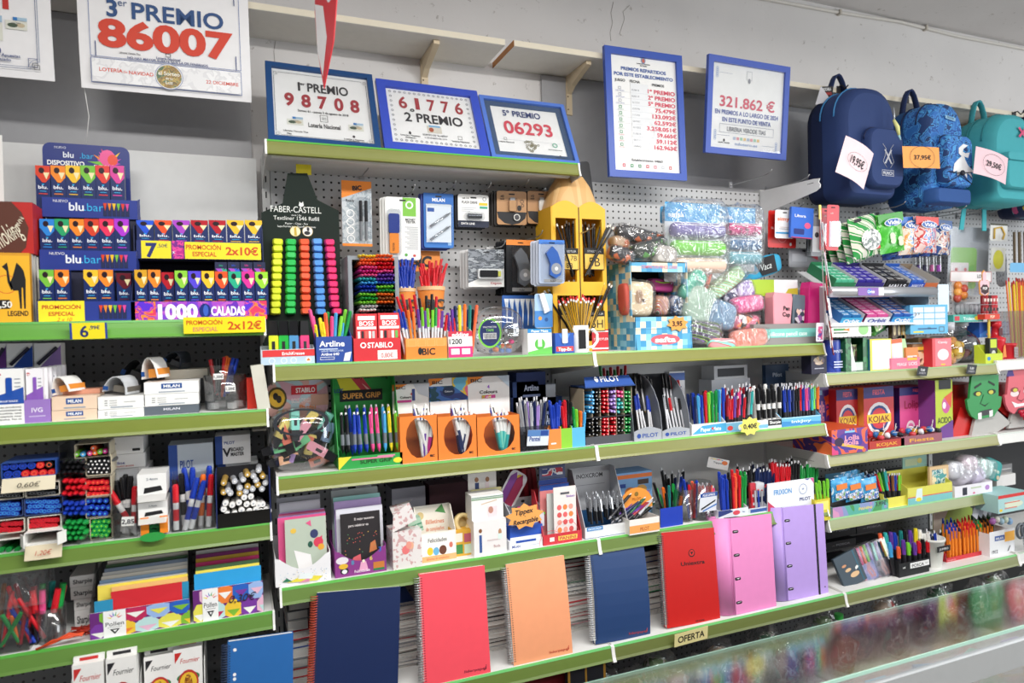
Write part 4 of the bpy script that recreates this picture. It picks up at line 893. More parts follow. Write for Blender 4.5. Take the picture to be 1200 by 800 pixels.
# fourth shelf: envelopes
def envelope_pack(label,px0,px1,plt,plb,ptop,seed,hues,price=None):
 X,Y,z,w,h=slot('L4',px0,px1,plt,2.01);hw=sz(ptop,X,2.09)-z
 t=thing('envelope_display',label,'display',(X,Y,z));rnd=random.Random(seed)
 b=Mb();b.box(-w/2,w/2,0,.0015,0,h,C('e9e9ec'));fr=b.obj('front_panel',t)
 p=Mb()
 p.rect(-w/2,w/2,0,h,-.0004,C('6a2a78'));cols=hues
 k=0
 for j in rg(2):
  for i in rg(5):
   cx=-w/2+w*(i+(.5 if j%2 else 0))/4.3+w*.1;cz=h*(j+.36)/1.7;rx,rz=w*.135,h*.36;c=cols[(i*3+j*2)%len(cols)]
   pts=[(max(-w/2,min(w/2,cx+rx*cos(pi/4*q+.39))),max(0,min(h,cz+rz*sin(pi/4*q+.39))))for q in rg(8)]
   p.poly(pts,-.0006-.00001*k,C(c));l=lin(c)
   p.poly([(max(-w/2,min(w/2,cx+rx*.7)),min(h,cz+rz*.05)),(max(-w/2,min(w/2,cx-rx*.7)),min(h,cz+rz*.05)),(max(-w/2,min(w/2,cx)),max(0,cz-rz*.55))],-.001-.00001*k,C('f4f2ee')if k%3==0 else C(cols[(i*3+j*2+1)%len(cols)]));k+=1
 lx0,lx1=-w*.37,-w*.15
 p.rect(lx0,lx1,0,h,-.002,C('f6f6f6'));cx=(lx0+lx1)/2
 p.text('Pollen',cx,h*.42,h*.16,C('1c1c1f'),-.0024,w=w*.18);p.rect(cx-w*.07,cx+w*.07,h*.36,h*.37,-.0024,C('1c1c1f'))
 for i,c in en(('d0202c','f2a02e','3aa84a','2f7ac8','c04ac0','f2dc2e')):
  a=rd(20+28*i);p.poly([(cx+.008*cos(a-.2),h*.68+.008*sin(a-.2)),(cx+.02*cos(a),h*.68+.02*sin(a)),(cx+.008*cos(a+.2),h*.68+.008*sin(a+.2))],-.0024,C(c))
 p.poly([(cx-w*.05,h*.3),(cx+w*.05,h*.3),(cx,h*.1)],-.0024,C('1c1c1f'));p.poly([(cx-w*.02,h*.26),(cx+w*.025,h*.26),(cx,h*.18)],-.0026,C('f6f6f6'))
 if price:p.text(price,w*.18,h*.45,h*.24,C('3a2a3a'),-.0028,it=.3)
 p.obj('printed_face',fr)
 for s in(-1,1):
  b=Mb();b.side([(0,0),(.13,0),(.13,hw),(.1,hw),(0,h)],s*w/2-.0008,s*w/2+.0008,clear('e4e6ea',.12));b.obj('clear_side',t)
 return X,Y,z,w,h,hw
FC=['7a3aa0','2a62c0','7fb83a','f0c83a','f0823a','c02a5a','bfe0e0','e8b8d0','9ab8e8','e8e05a']
def envs(pl,X,Y,z,w,items,label,group):
 for i,(x0,x1,top,dy,c,n)in en(items):
  b=Mb();b.box(x0*w,x1*w,0,.0022,.002,top,C(c))
  p=Mb();xc=(x0+x1)/2*w;p.add([(x0*w,-.0004,top),(x1*w,-.0004,top),(xc,-.0005,top*.62)],[(0,2,1)],C(c,.45))
  o=thing('envelope',label%n,'envelope',(X,Y+dy,z+.001),0,group,rx=-4);b.obj('pocket',o);p.obj('flap',o)
X,Y,z,w,h,hw=envelope_pack('wide display of coloured envelopes with a white label panel',106,223,710,752,655,4,FC)
HN={'2f8fb8':'teal blue','d02a34':'red','e8a0a8':'pink','f0c07a':'apricot','f0dc5a':'yellow','9ab8d8':'pale blue','4a6a48':'moss','c9c9c6':'grey','e3ddd0':'cream','8a9ab0':'slate','a8d0c0':'mint','d8d8de':'white','2fa0dc':'bright blue','b02a60':'crimson','a8862a':'ochre','7a2a68':'plum','4a3a28':'dark brown','3a4a2a':'olive'}
envs(0,X,Y,z,w,[(-.46,-.28,h+.025,.004,'2f8fb8','teal blue'),(-.3,.42,h+.042,.008,'d02a34','red'),(-.3,.48,h+.05,.02,'f0c07a','apricot'),(-.44,.48,h+.056,.026,'f0dc5a','yellow'),(.36,.49,h+.04,.012,'2f8fb8','small blue')]+[(-.44+.01*i,.47,h+.058+.007*i,.032+.009*i,c,HN[c])for i,c in en(['d8d8de','9ab8d8','e3ddd0','c9c9c6','8a9ab0','4a6a48','e3ddd0','c9c9c6'])],'%s envelope standing in the wide display with label panel','envelopes in the wide display')
X,Y,z,w,h,hw=envelope_pack('narrow display of bright envelopes with a handwritten price on front',227,309,686,733,645,5,FC[::-1],'0,30€')
envs(0,X,Y,z,w,[(-.48,.48,h+.038,.006,'2fa0dc','bright blue')]+[(-.46,.46,h+.044+.008*i,.012+.01*i,c,HN[c])for i,c in en(['f0dc5a','4a6a48','b02a60','a8862a','7a2a68','c9c9c6','4a3a28','3a4a2a','8a9ab0'])],'%s envelope standing in the narrow display with price','envelopes in the narrow display')
# marker cups and cartons at the shelf end
sqbin('pen_bin','clear bin of colour markers by the edge of the envelope shelf',-14,35,712,'L4',2.01,.1,hb=.16)
pens('capped',RZ['L4']+.004,2.04,[(4,690,'red',-20),(14,694,'red',10),(22,700,'red',-25),(30,706,'dark red',8),(8,712,'blue',-30),(2,720,'green',-24),(26,716,'green',30),(33,724,'blue',20),(12,722,'orange',-12),(18,684,'dark red',-14,.04),(3,684,'brown',5,.04)],'{} felt marker lying loose in the clear edge bin','markers in the edge bin','marker','marker')
b=Mb();rnd=random.Random(4);b.box(-.06,.06,0,.1,0,.13,film('ffffff',.05));o=b.obj('clear_sleeve');X_,Z_=P(20,712,2.03);o.location=(X_,2.03,Z_);tag(o,'clear plastic sleeve standing over the edge bin of markers','sleeve')
cup('pen_cup','tapered clear cup of thick permanent markers with yellow barrels',37,76,715,'L4',2.02)
pens('paint',RZ['L4']+.004,2.045,[(37,692,'red',-5),(50,692,'pink',2),(67,690,'red',10),(73,684,'green',9,.01),(49,685,'green',2,.03),(60,682,'teal',4,.03),(36,689,'dark red',-8,.02),(74,686,'red',12,.02)],'{} capped permanent marker in the tapered clear cup','markers in the tapered cup','marker','marker')
zt=RZ['L4'];
for i,(pt,pl,pr)in en(((714,88,110),(701,87,110),(687,83,112),(674,82,112))):
 a=slot(zt,pl,pr,pt,2.1);_,tp=carton('marker_carton','%s carton of permanent markers stacked behind the tapered cup'%('lowest white','second white','third white','topmost white')[i],'box',a,.1,'d5d5d3',A('t Sharpie 0 .3 .4 26262a .75'));zt=tp[2]+.0008
for a,dx in(((104,727),0),):
 b=Mb();rnd=random.Random(8)
 for i in rg(16):
  pts=[(rnd.uniform(-.035,.035),rnd.uniform(-.02,.02),rnd.uniform(.002,.02))for _ in rg(5)];b.path(pts,.0018,G('d8402e'),4)
 o=b.obj('rubber_band_heap');X_,Y_=PZ(104,733,RZ['L4']);o.location=(X_,2.06,RZ['L4']);tag(o,'tangle of red rubber bands at the carton stack foot','rubber bands')
b=Mb();rnd=random.Random(9)
for i in rg(9):
 y0=rnd.uniform(-.01,.01);b.path([(-.045+rnd.uniform(-.01,.01),y0,.003),(-.015,y0*.5,.009+rnd.uniform(0,.01)),(.02,y0,.018+rnd.uniform(0,.012)),(.05,rnd.uniform(-.012,.012),.02)],.0022,G('e2542e'),5)
o=b.obj('rubber_band_bundle');X_,Y_=PZ(73,752,RZ['L4']);o.location=(X_,2.008,RZ['L4']);tag(o,'orange red bundle of rubber cords lying on the shelf edge','rubber bands')
carton('marker_carton','white and black marker carton high behind the envelopes','box',slot(.99,163,200,652,2.26),.05,'3a3a40',A('r -.5 .5 .1 .8 b5b6b8;t Artline 0 .4 .3 2a2a30 .7',-.0003))
# lowest shelf: playing cards and a blue notebook
def card_rack(label,px0,px1,pt,Y):
 X,Y,z,w,h=slot('L5',px0,px1,pt,Y);t=thing('card_display',label,'display',(X,Y,z))
 b=Mb();b.side([(0,0),(.15,0),(.15,h),(.02,h*.8),(0,h*.6)],-w/2-.002,-w/2,C('e8e8e6'));b.obj('side_wall',t)
 b=Mb();b.side([(0,0),(.15,0),(.15,h),(.02,h*.8),(0,h*.6)],w/2,w/2+.002,C('e4e4e2'));b.obj('side_wall',t)
 b=Mb();b.box(-w/2,w/2,0,.002,0,h*.6,C('2a2a2c'));b.obj('front_wall',t);return X,Y,z,w,h
def deck(X,Y,z,w,h,red,label,n=5):
 c='c8302c' if red else '26262a'
 for i in rg(n):
  at=(X,Y+.018*i,z,w,h+.012*i)
  def art(p,w,h):
   if i==0:
    p.poly([(-w*.45,h*.96),(-w*.2,h*.96),(-w*.45,h*.84)],-.0003,C(c));p.text('Fournier',.004,h*.83,h*.06,C(c),-.0005,w=w*.66,it=.2);p.ell(0,h*.6,w*.36,h*.15,-.0004,C('c0342c'));p.ell(0,h*.6,w*.3,h*.12,-.0005,C('efc23a'))
    p.ell(0,h*.66,w*.4,h*.06,-.0003,C('3a7a4a'));p.ell(0,h*.58,w*.14,h*.12,-.0006,spots(['b0702a','7a3a1a','e0a83a'],120,kind='noise'))
   else:p.rect(-w*.3,w*.3,h-.01,h-.002,-.0004,C(c))
  carton('card_deck',label%('front' if i==0 else 'rear'),'playing cards',at,.016,'f0efec',art,'playing card decks')
X,Y,z,w,h=card_rack('black and white counter rack of playing cards, lower one',84,163,778,1.96)
for i,px in en((104,143)):deck(sx(px,Y,z+.2),Y+.004,z+.06,w*.46,sz(775,X,Y)-z-.06,i==0,'playing card deck, red banner pack, %s of the lower rack' if i==0 else 'playing card deck, black banner pack, %s of the lower rack',4)
c=Mb();c.box(-.035,.035,0,.002,0,.05,C('4a4a4e'));c.ell(0,.02,.022,.014,-.0005,spots(['b0702a','7a3a1a','e0a83a'],120,kind='noise'));o=c.obj('sample_card');X_,Z_=P(143,775,2.02);o.location=(X_,2.02,Z_);tag(o,'grey sample card peeking over the lower playing card rack','card')
X,Y,z,w,h=card_rack('black and white counter rack of playing cards, taller one beside notebook',168,242,757,1.99)
for i,px in en((186,220)):deck(sx(px,Y,z+.25),Y+.004,z+.06,w*.46,sz(766-3*i,X,Y)-z-.06,i==1,'playing card deck with black banner, %s of the taller rack' if i==0 else 'playing card deck with red banner, %s of the taller rack',4)
# notebooks and ring binders on the lower shelf
M_WIRE=C('c9cacd',.3,.7)
def notebook(label,tl,tr,br,bl,z,Y,lean,cov,wire,art,pages='f1efe8',n=42,yaw=0,curl=0,group=None):
 """spiral notebook leaning back on a shelf; the corner pixels set its width and height, it stands at depth Y"""
 Xa,Xb=sx(bl[0],Y,z),sx(br[0],Y,z);w=Xb-Xa;X=(Xa+Xb)/2
 zt=sz((tl[1]+tr[1])/2,X,Y+.05);h=(zt-z)/cos(rd(lean))
 t=thing('spiral_notebook',label,'notebook',(X,Y,z),yaw,group,rx=-lean)
 sk=P(tl[0],tl[1],Y+.05)[0];ry=math.degrees(atan2(sk-Xa,zt-z));t.rotation_euler=(rd(-lean),rd(ry),rd(yaw))
 m=C(cov,.45)
 def curve(z):return-curl*((z/h)*(1-z/h)*4)
 b=Mb();N=8;pts=[(curve(h*i/N),h*i/N)for i in rg(N+1)]
 b.side([(y-.0008,zz)for y,zz in pts]+[(y+.0008,zz)for y,zz in pts[::-1]],-w/2+.006,w/2,m,False);b.obj('front_cover',t)
 b=Mb();b.side([(y+.0009,.002)if i==0 else(y+.0009,zz)for i,(y,zz)in en(pts)]+[(.014,h*.997),(.014,.002)],-w/2+.008,w/2-.003,C(pages,.8));b.obj('page_block',t)
 b=Mb();b.box(-w/2+.006,w/2,.0141,.0157,0,h,m);b.obj('back_cover',t)
 b=Mb();
 for i in rg(n):
  z0=h*(.03+.94*(i+.5)/n);k=8;b.path([(-w/2+.001+.0105*cos(2*pi*j/k+.5),.006+.0115*sin(2*pi*j/k+.5),z0+.0006*j)for j in rg(k+1)],.0013,wire,4)
  b.rect(-w/2+.0095,-w/2+.0135,z0-.0012,z0+.0012,curve(z0)-.001,C('2a2a2c'))
 b.obj('spiral_binding',t)
 if art:
  p=Mb(Tr(0,curve(h*.07),0));art(p,w,h);p.obj('cover_print',t)
 return t
def lider(c):return lambda p,w,h:(p.text('liderpapel',w*.27,h*.045,h*.024,C(c),-.0014,w=w*.32,bold=.012),p.path([(w*.4,-.0016,h*.04),(w*.435,-.0016,h*.05),(w*.44,-.0016,h*.085)],.0012,C(c),4))
zA=RZ['A4']
notebook('bright blue spiral notebook at the end of the lowest shelf',(264,750),(341,738),(343,860),(262,875),.5,1.95,6,'2967ab',C('3a4a6a',.4,.4),lambda p,w,h:([p.ell(-w*.36,h*zz,.0045,.0045,-.0014,C('f0f0f0'),10)for zz in(.92,.70,.66)],A('t Notebook .1 .47 .02 1a2a4a .4;r .3 .44 .46 .5 1a2a4a;t 4 .4 .47 .03 f0f0f0',-.0014)(p,w,h)))
notebook('dark navy spiral notebook with red wire standing beside the blue one',(368,697),(463,683),(466,820),(363,850),zA,1.945,7,'192a55',G('c0503a'),None)
notebook('coral pink spiral notebook standing between navy and peach notebooks',(489,673.5),(569,662),(575,782),(495,798),zA,1.93,9,'f0505f',M_WIRE,lider('7a2038'))
notebook('peach orange spiral notebook standing beside the coral one',(590,661),(662,650),(671,765),(600,780),zA,1.935,9,'f0a277',M_WIRE,lider('c0503a'),curl=.006)
notebook('navy spiral notebook with slightly bent cover beside the red one',(689,643),(753,632),(762,741),(696,753),zA,1.945,10,'24406f',C('e6e7ea',.3,.3),lider('a03a48'),curl=.012)
notebook('scarlet spiral notebook with a round crest beside the pink binder',(772,625),(836,617),(844,726),(780,738),zA,1.945,8,'c21c19',C('8f9094',.3,.7),A('t Uniextra .06 .625 .042 1c1416 .44;e .05 .75 .06 .043 1c1416;e .05 .752 .045 .032 cf2520;p 1c1416 .02 .765 .08 .765 .05 .73;t 160_HOJAS .12 .022 .014 1c1416 .16',-.0014))
def binder(label,tl,tr,br,bl,Y,lean,col,spine,dark,elastic=False,yaw=0):
 z=zA;Xa,Xb=sx(bl[0],Y,z),sx(br[0],Y,z);w=Xb-Xa;X=(Xa+Xb)/2;zt=sz((tl[1]+tr[1])/2,X,Y+.03);h=(zt-z)/cos(rd(lean))
 t=thing('ring_binder',label,'binder',(X,Y,z),yaw,None);sk=P(tl[0],tl[1],Y+.03)[0];t.rotation_euler=(rd(-lean),rd(math.degrees(atan2(sk-Xa,zt-z))),rd(yaw))
 m=C(col,.5);ms=w*spine
 b=Mb();b.box(-w/2+ms,w/2,0,.0025,0,h,m);b.obj('front_cover',t)
 pts=[(-w/2+ms,0),(-w/2+ms*.55,.002),(-w/2+ms*.2,.012),(-w/2,.03),(-w/2,.062),(-w/2+.003,.062),(-w/2+ms*.3,.016),(-w/2+ms,.0026)]
 b=Mb();b.add([(x,y,0)for x,y in pts]+[(x,y,h)for x,y in pts],[tuple(rg(len(pts)))[::-1],tuple(rg(len(pts),2*len(pts)))]+[(i,(i+1)%len(pts),len(pts)+(i+1)%len(pts),len(pts)+i)for i in rg(len(pts))],m,True);b.obj('spine',t)
 b=Mb();
 for i in rg(9):
  x=-w/2+ms*(.1+.1*i);b.box(x,x+.0004,.001+.03*(1-i/9)**2-.0022,.002+.03*(1-i/9)**2,0,h,C(dark))
 b.obj('spine_crease',t)
 b=Mb();b.box(-w/2+.004,w/2,.058,.0605,0,h,m);b.obj('back_cover',t)
 b=Mb();b.box(-w/2+ms,w/2-.006,.006,.056,.004,h*.985,C('2a2a2e'));b.obj('inner_pocket',t)
 for q in rg(4):
  zz=h*(.12+.245*q);b=Mb();b.prism(rrect(-w/2+ms*1.02,-w/2+ms*1.02+.026,zz-.005,zz+.005,.0048,4),-.0008,-.0003,C('1c1c1f'));s=b.obj('ring_slot',t)
  b=Mb();b.path([(-w/2+ms*1.02+.003,.002,zz-.001),(-w/2+ms*1.02+.01,-.003,zz+.001),(-w/2+ms*1.02+.022,-.001,zz+.002)],.0016,M_WIRE,6);b.obj('ring',s)
 if elastic:
  b=Mb();b.box(w*.3,w*.335,-.0016,-.0004,-.0005,h+.0005,C('1c1c22'));b.obj('elastic_band',t)
  p=Mb();p.poly([(w*.42,h*.075),(w*.45,h*.08),(w*.435,h*.095)],-.0005,C('2a2430'));p.obj('cover_print',t)
 return t
binder('pink ring binder with four ring slots standing on the lower shelf',(840,611),(903,600),(910,702),(846,722),1.94,5,'e88cc4',.26,'d070ac')
binder('lilac ring binder with a black elastic band beside the pink binder',(906,598),(962,588),(971,692),(912,708),1.955,5,'b79ae0',.2,'9a80c8',True)
# paper goods stacked flat behind the notebooks: each notebook is a thing of its own
def stack(px0,px1,pt,pb,Y,cols,label,group,seed,d=.25,tilt=0):
 rnd=random.Random(seed);z=sz(pb,sx(px0,Y,zA),Y);X=(sx(px0,Y,z)+sx(px1,Y,z))/2;zt=sz(pt,X,Y);n=len(cols);th=(zt-z)/n;w=sx(px1,Y,z)-sx(px0,Y,z)
 for i,c in en(cols):
  o=thing('stacked_notebook',label%c[1]+', '+ORD[i]+' from its foot','notebook',(X+rnd.uniform(-.006,.006),Y+rnd.uniform(0,.01),max(z,zA)+th*i),rnd.uniform(-3,3),group)
  b=Mb();b.box(-w/2,w/2,.002,d,th*.1,th*.86,C('d8d6d0',.8));b.obj('page_block',o)
  b=Mb();b.box(-w/2,w/2,0,d,th*.86,th*.94,C(c[0]));b.box(-w/2,w/2,0,d,0,th*.1,C(c[0]));b.obj('cover',o)
  if rnd.random()<.5:
   b=Mb();b.path([(-w/2+w*k/12,-.004+.006*(k%2),th*(.2+.6*(k%2)))for k in rg(13)],.001,M_WIRE,4);b.obj('spiral_binding',o)
WH=('e0dfdb','white');GY=('8a8c90','grey');RD=('c02a34','red');BL=('2a4a94','blue');GN=('2f8a5a','green');BK=('2a2a2e','black');PK=('d87a8a','pink')
stack(462,490,712,792,2.06,[WH,GY,WH,WH,BK,WH,GY,WH,RD,WH,GY,WH,WH,BK,WH,RD,WH,BL],'%s edged notebook stacked flat by the coral notebook','flat stack by the coral notebook',3)
stack(568,600,692,776,2.05,[WH,GY,BK,WH,WH,GY,WH,BK,WH,GY,WH,WH,BK,GY,WH,WH],'%s wire-bound notebook stacked flat by the peach notebook','flat stack by the peach notebook',4)
stack(664,694,664,752,2.06,[WH,WH,PK,WH,RD,WH,WH,RD,WH,WH,WH,GY,WH,GN,WH,WH,BK,RD,BK],'%s edged notebook stacked flat by the bent navy notebook','flat stack by the bent navy notebook',5)
stack(754,778,656,735,2.06,[WH,GY,WH,BK,GN,WH,BK,BK,WH,BL,BK],'%s edged notebook stacked flat behind the scarlet notebook','flat stack by the scarlet notebook',6)
stack(343,366,690,850,2.08,[WH,RD,GY,WH,BL,RD,WH,GY,BK,WH,RD,WH,BK,WH],'%s notebook stacked flat by the dark navy notebook','flat stack by the red wired notebook',7)
# framed lottery certificates and posters
def picture(label,X,Y,z,w,h,lean,ry,col,t,art,mat=None,mt=0,rz=0,rough=.35,glass=True,cat='framed certificate'):
 o=thing('certificate_frame',label,cat,(X,Y,z));o.rotation_euler=(rd(-lean),rd(ry),rd(rz))
 m=C(col,rough);b=Mb();d=.016
 for pts in([(-w/2,0),(w/2,0),(w/2-t,t),(-w/2+t,t)],[(w/2,0),(w/2,h),(w/2-t,h-t),(w/2-t,t)],[(w/2,h),(-w/2,h),(-w/2+t,h-t),(w/2-t,h-t)],[(-w/2,h),(-w/2,0),(-w/2+t,t),(-w/2+t,h-t)]):
  f=Mb();f.prism(pts,0,d,m);f.obj('frame_bar',o)
 b.box(-w/2+t*.6,w/2-t*.6,d*.6,d,t*.6,h-t*.6,C('f3f3f1',.6));b.obj('certificate_sheet',o)
 y=d*.6-.0006
 if mat:
  q=Mb();q.frame(-w/2+t*.9,w/2-t*.9,t*.9,h-t*.9,mt,y-.0006,C(mat));q.obj('inner_mount',o)
 p=Mb(Tr(0,y,0));art(p,w,h);p.obj('print',o)
 if glass:
  g=Mb();g.rect(-w/2+t*.95,w/2-t*.95,t*.95,h-t*.95,d*.3,clear('ffffff',.035,.03));g.obj('glass_pane',o)
 return o
RED,INK,NAVY=C('a8343c'),C('2b2b30'),C('2a3f78')
def notch(p,x0,x1,z0,z1,r,m):
 t=.0012
 for a in((x0+r,x1-r,z0,z0+t),(x0+r,x1-r,z1-t,z1)):p.rect(*a,-.0006,m)
 for a in((x0,x0+t,z0+r,z1-r),(x1-t,x1,z0+r,z1-r)):p.rect(*a,-.0006,m)
 for cx,cz,a0 in((x0,z0,0),(x1,z0,90),(x1,z1,180),(x0,z1,270)):
  pts=[(cx+r*cos(rd(a0+90*i/5)),cz+r*sin(rd(a0+90*i/5)))for i in rg(6)]
  for i in rg(5):p.poly([pts[i],pts[i+1],(pts[i+1][0]*.96+cx*.04,pts[i+1][1]*.96+cz*.04),(pts[i][0]*.96+cx*.04,pts[i][1]*.96+cz*.04)],-.0006,m)
  sxn=1 if a0 in(0,270)else-1;szn=1 if a0 in(0,90)else-1
  p.frame(min(cx,cx+sxn*r*.6),max(cx,cx+sxn*r*.6),min(cz,cz+szn*r*.6),max(cz,cz+szn*r*.6),r*.08,-.0006,C('7a7a7a'))
def stub(p,x,z,k=1):
 p.rect(x-.02*k,x+.02*k,z-.011*k,z+.008*k,-.0006,C('dfe0d4'));p.rect(x-.006*k,x+.02*k,z+.009*k,z+.016*k,-.0007,C('a8c4d8'));p.rect(x-.006*k,x+.002*k,z+.009*k,z+.016*k,-.0008,C('2f7ac0'))
 p.ell(x-.007*k,z-.002*k,.01*k,.005*k,-.0008,C('4a5a48'),10);p.ell(x+.008*k,z-.001*k,.008*k,.005*k,-.0008,C('c8b89a'),10);p.text('LOTERIA',x,z+.002*k,.003*k,INK,-.001)
def cert1(p,w,h):
 x0,x1,z0,z1=-w*.43,w*.43,h*.09,h*.9
 notch(p,x0,x1,z0,z1,w*.045,C('5a6068'))
 A('t 1 -.205 .68 .115 2b2b30;t er -.17 .755 .04 2b2b30;t PREMIO .06 .68 .115 2b2b30 .38',-.0008)(p,w,h)
 for i,c in en('98708'):p.text(c,-w*.3+w*.15*i,h*.475,h*.16,RED,-.0008,bold=.035,w=w*.085)
 A('t Sorteo_61_-_jueves_2_de_agosto_de_2018 0 .405 .028 2b2b30 .46',-.0008)(p,w,h)
 p.frame(-w*.035,w*.035,h*.3,h*.385,.0012,-.0008,INK);A('r -.02 .02 .33 .335 2b2b30;r -.02 .02 .35 .355 2b2b30',-.0008)(p,w,h)
 A('t Lotería_Nacional 0 .22 .055 2b2b30 .29',-.0008)(p,w,h);stub(p,-w*.26,h*.27,1.15);stub(p,w*.29,h*.27,1.15)
 A('t Librería_Verode_Tías -.26 .14 .02 2b2b30;t Tías -.32 .105 .02 2b2b30;e .26 .15 .004m .005m 2b2b30;t Loterías_y_Apuestas .26 .105 .018 2b2b30;t del_Estado .26 .085 .018 2b2b30',-.0008)(p,w,h)
X,w,h=solve_lean(314.5,447,79,RZ['A0']+.001,2.075,26);picture('navy framed lottery certificate for number 98708 leaning on the shelf',X,2.075,RZ['A0']+.001,w,h,26,.8,'22487a',.018,cert1)
def cert2(p,w,h):
 for i in rg(17):
  for zz in(.16,.86):p.ring(-w*.375+w*.75*i/16,h*zz,.0024,.0044,-.0006,C('8a8d92'),8)
 for i in rg(1,10):
  for xx in(-.375,.375):p.ring(w*xx,h*(.16+.07*i),.0024,.0044,-.0006,C('8a8d92'),8)
 for i,c in en('61776'):p.text(c,-w*.265+w*.137*i,h*.63,h*.17,RED,-.0008,bold=.02,w=w*(.04 if c=='1' else .078))
 A('t 2 -.235 .44 .13 2b2b30 .065;t º -.185 .53 .1 2b2b30;t PREMIO .07 .44 .13 2b2b30 .45',-.0008)(p,w,h)
 A('r -.07 .07 .3 .4 d8d2c4;e -.03 .345 .008m .009m b0563a;r -.05 .06 .385 .41 7ab0d8')(p,w,h)
 A('t SORTEO_DE_"EL_NIÑO" 0 .255 .025 6a6a70 .24;t 6_DE_ENERO_DE_2019 0 .215 .02 8a8a90;e -.24 .27 .004m .006m 2b2b30',-.0008)(p,w,h)
 A('t Loterías_y_Apuestas -.24 .225 .02 2b2b30;t del_Estado -.24 .195 .02 2b2b30',-.0008)(p,w,h);p.frame(w*.22,w*.26,h*.24,h*.29,.001,-.0008,INK);A('t Lotería_Nacional .24 .2 .024 2b2b30 .17',-.0008)(p,w,h)
X,w,h=solve_lean(451,575,99,RZ['A0']+.001,2.072,26);picture('bright blue wide framed lottery certificate for number 61776',X,2.072,RZ['A0']+.001,w,h,26,.6,'3a50b8',.028,cert2)
def cert3(p,w,h):
 A('t 5º_PREMIO -.04 .72 .095 2a3f78 .44;t 06293 0 .44 .2 d8485a .56',-.0014)(p,w,h)
 rnd=random.Random(3)
 for i in rg(26):a=rnd.uniform(0,6.28);q=rnd.uniform(0,1);x,z=w*.085*q*cos(a),h*.27+h*.11*q*sin(a);p.ring(x,z,.0028,.0048,-.0012-.00002*i,C('8a8468'),8)
 A('r -.34 .34 .33 .333 c0c4c8;t Lotería_Nacional -.29 .28 .022 2b2b30',-.0010)(p,w,h);p.frame(-w*.31,-w*.28,h*.32,h*.36,.0009,-.0014,INK);A('o .27 .3 .006m .01m 8ac0a8;t www.loteriasyapuestas.es .26 .22 .014 2b2b30;e .3 .13 .003m .004m 2b2b30;t Loterías_y_Apuestas .3 .1 .013 2b2b30',-.0014)(p,w,h)
X,w,h=solve_lean(577,680,116.5,RZ['A0']+.001,2.08,26);picture('light blue framed lottery certificate for number 06293 with dark inner mount',X,2.08,RZ['A0']+.001,w,h,26,.3,'5578c8',.014,cert3,'3a5578',.024)
def cert4(p,w,h):
 B=C('4a66a8');R=C('d8566a');A('e 0 .93 .01m .014m 8a9ab8;e 0 .925 .006m .008m c86a5a;t Loterías_y_Apuestas 0 .895 .011 2b2b30;t del_Estado 0 .88 .011 2b2b30',-.0008)(p,w,h)
 p.text('PREMIOS REPARTIDOS',0,h*.835,h*.026,B,-.0008,w=w*.58,bold=.03);p.text('POR ESTE ESTABLECIMIENTO',0,h*.79,h*.026,B,-.0008,w=w*.76,bold=.03)
 A('r -.18 .05 .25 .74 eaecee;o .02 .38 .03m .05m e6e8ea')(p,w,h)
 A('t JUEGO -.31 .745 .02 2b2b30 .13;t FECHA -.12 .745 .02 2b2b30 .13;t PREMIOS .18 .735 .02 2b2b30 .16',-.0008)(p,w,h)
 rows=['1º PREMIO','2º PREMIO','5º PREMIO','75.479€','133.092€','62.592€','3.258.051€','59.665€','59.112€','162.963€'];dt=['02/08/18','06/01/19','22/12/19','22/07/90','11/11/93','06/10/01','02/10/03','01/08/10','08/11/11','17/09/12']
 for i,s in en(rows):
  z=h*(.675-.0485*i);p.text(s,w*.4,z,h*.031,R,-.0008,al='r',bold=.03,w=w*(.36,.36,.36,.27,.31,.29,.39,.26,.27,.3)[i]);p.rect(-w*.38,w*.4,z-h*.01,z-h*.0085,-.0006,C('c8ccd2'))
  g=('b8bcc4','b8bcc4','b8bcc4','4a9a6a','4a9a6a','4a9a6a','4a9a6a','5aa07a','5aa07a','5aa07a')[i];p.frame(-w*.335,-w*.3,z+h*.008,z+h*.03,.002,-.0008,C(g));p.text(('Lotería Nacional','La Primitiva','Bono Loto')[0 if i<3 else 1 if i<7 else 2],-w*.315,z-h*.004,h*.008,C(('4a5aa8','3a8a5a','d05060')[0 if i<3 else 1 if i<7 else 2]),-.0008);p.text(dt[i],-w*.12,z+h*.006,h*.014,C('8a8c92'),-.0008)
 A('t Establecimiento_44860 0 .135 .018 5a5c62 .4',-.0008)(p,w,h)
 for i,c in en(('d85a6a','4a9a6a','3a8a5a','d05060','e08a9a','c8ccd2','d86a6a')):p.frame(-w*.3+w*.1*i-.006,-w*.3+w*.1*i+.006,h*.085,h*.11,.003,-.0008,C(c))
Y=2.17;X0_,zt=P(711,51,Y);X1_,z1=P(802,65,Y);zb=P(713,205,Y)[1];picture('tall blue frame listing prizes paid out, hung from the wall board',(X0_+X1_)/2,Y,zb-.002,X1_-X0_,(zt+z1)/2-zb+.002,1,-.6,'3f5cb4',.026,cert4,glass=False)
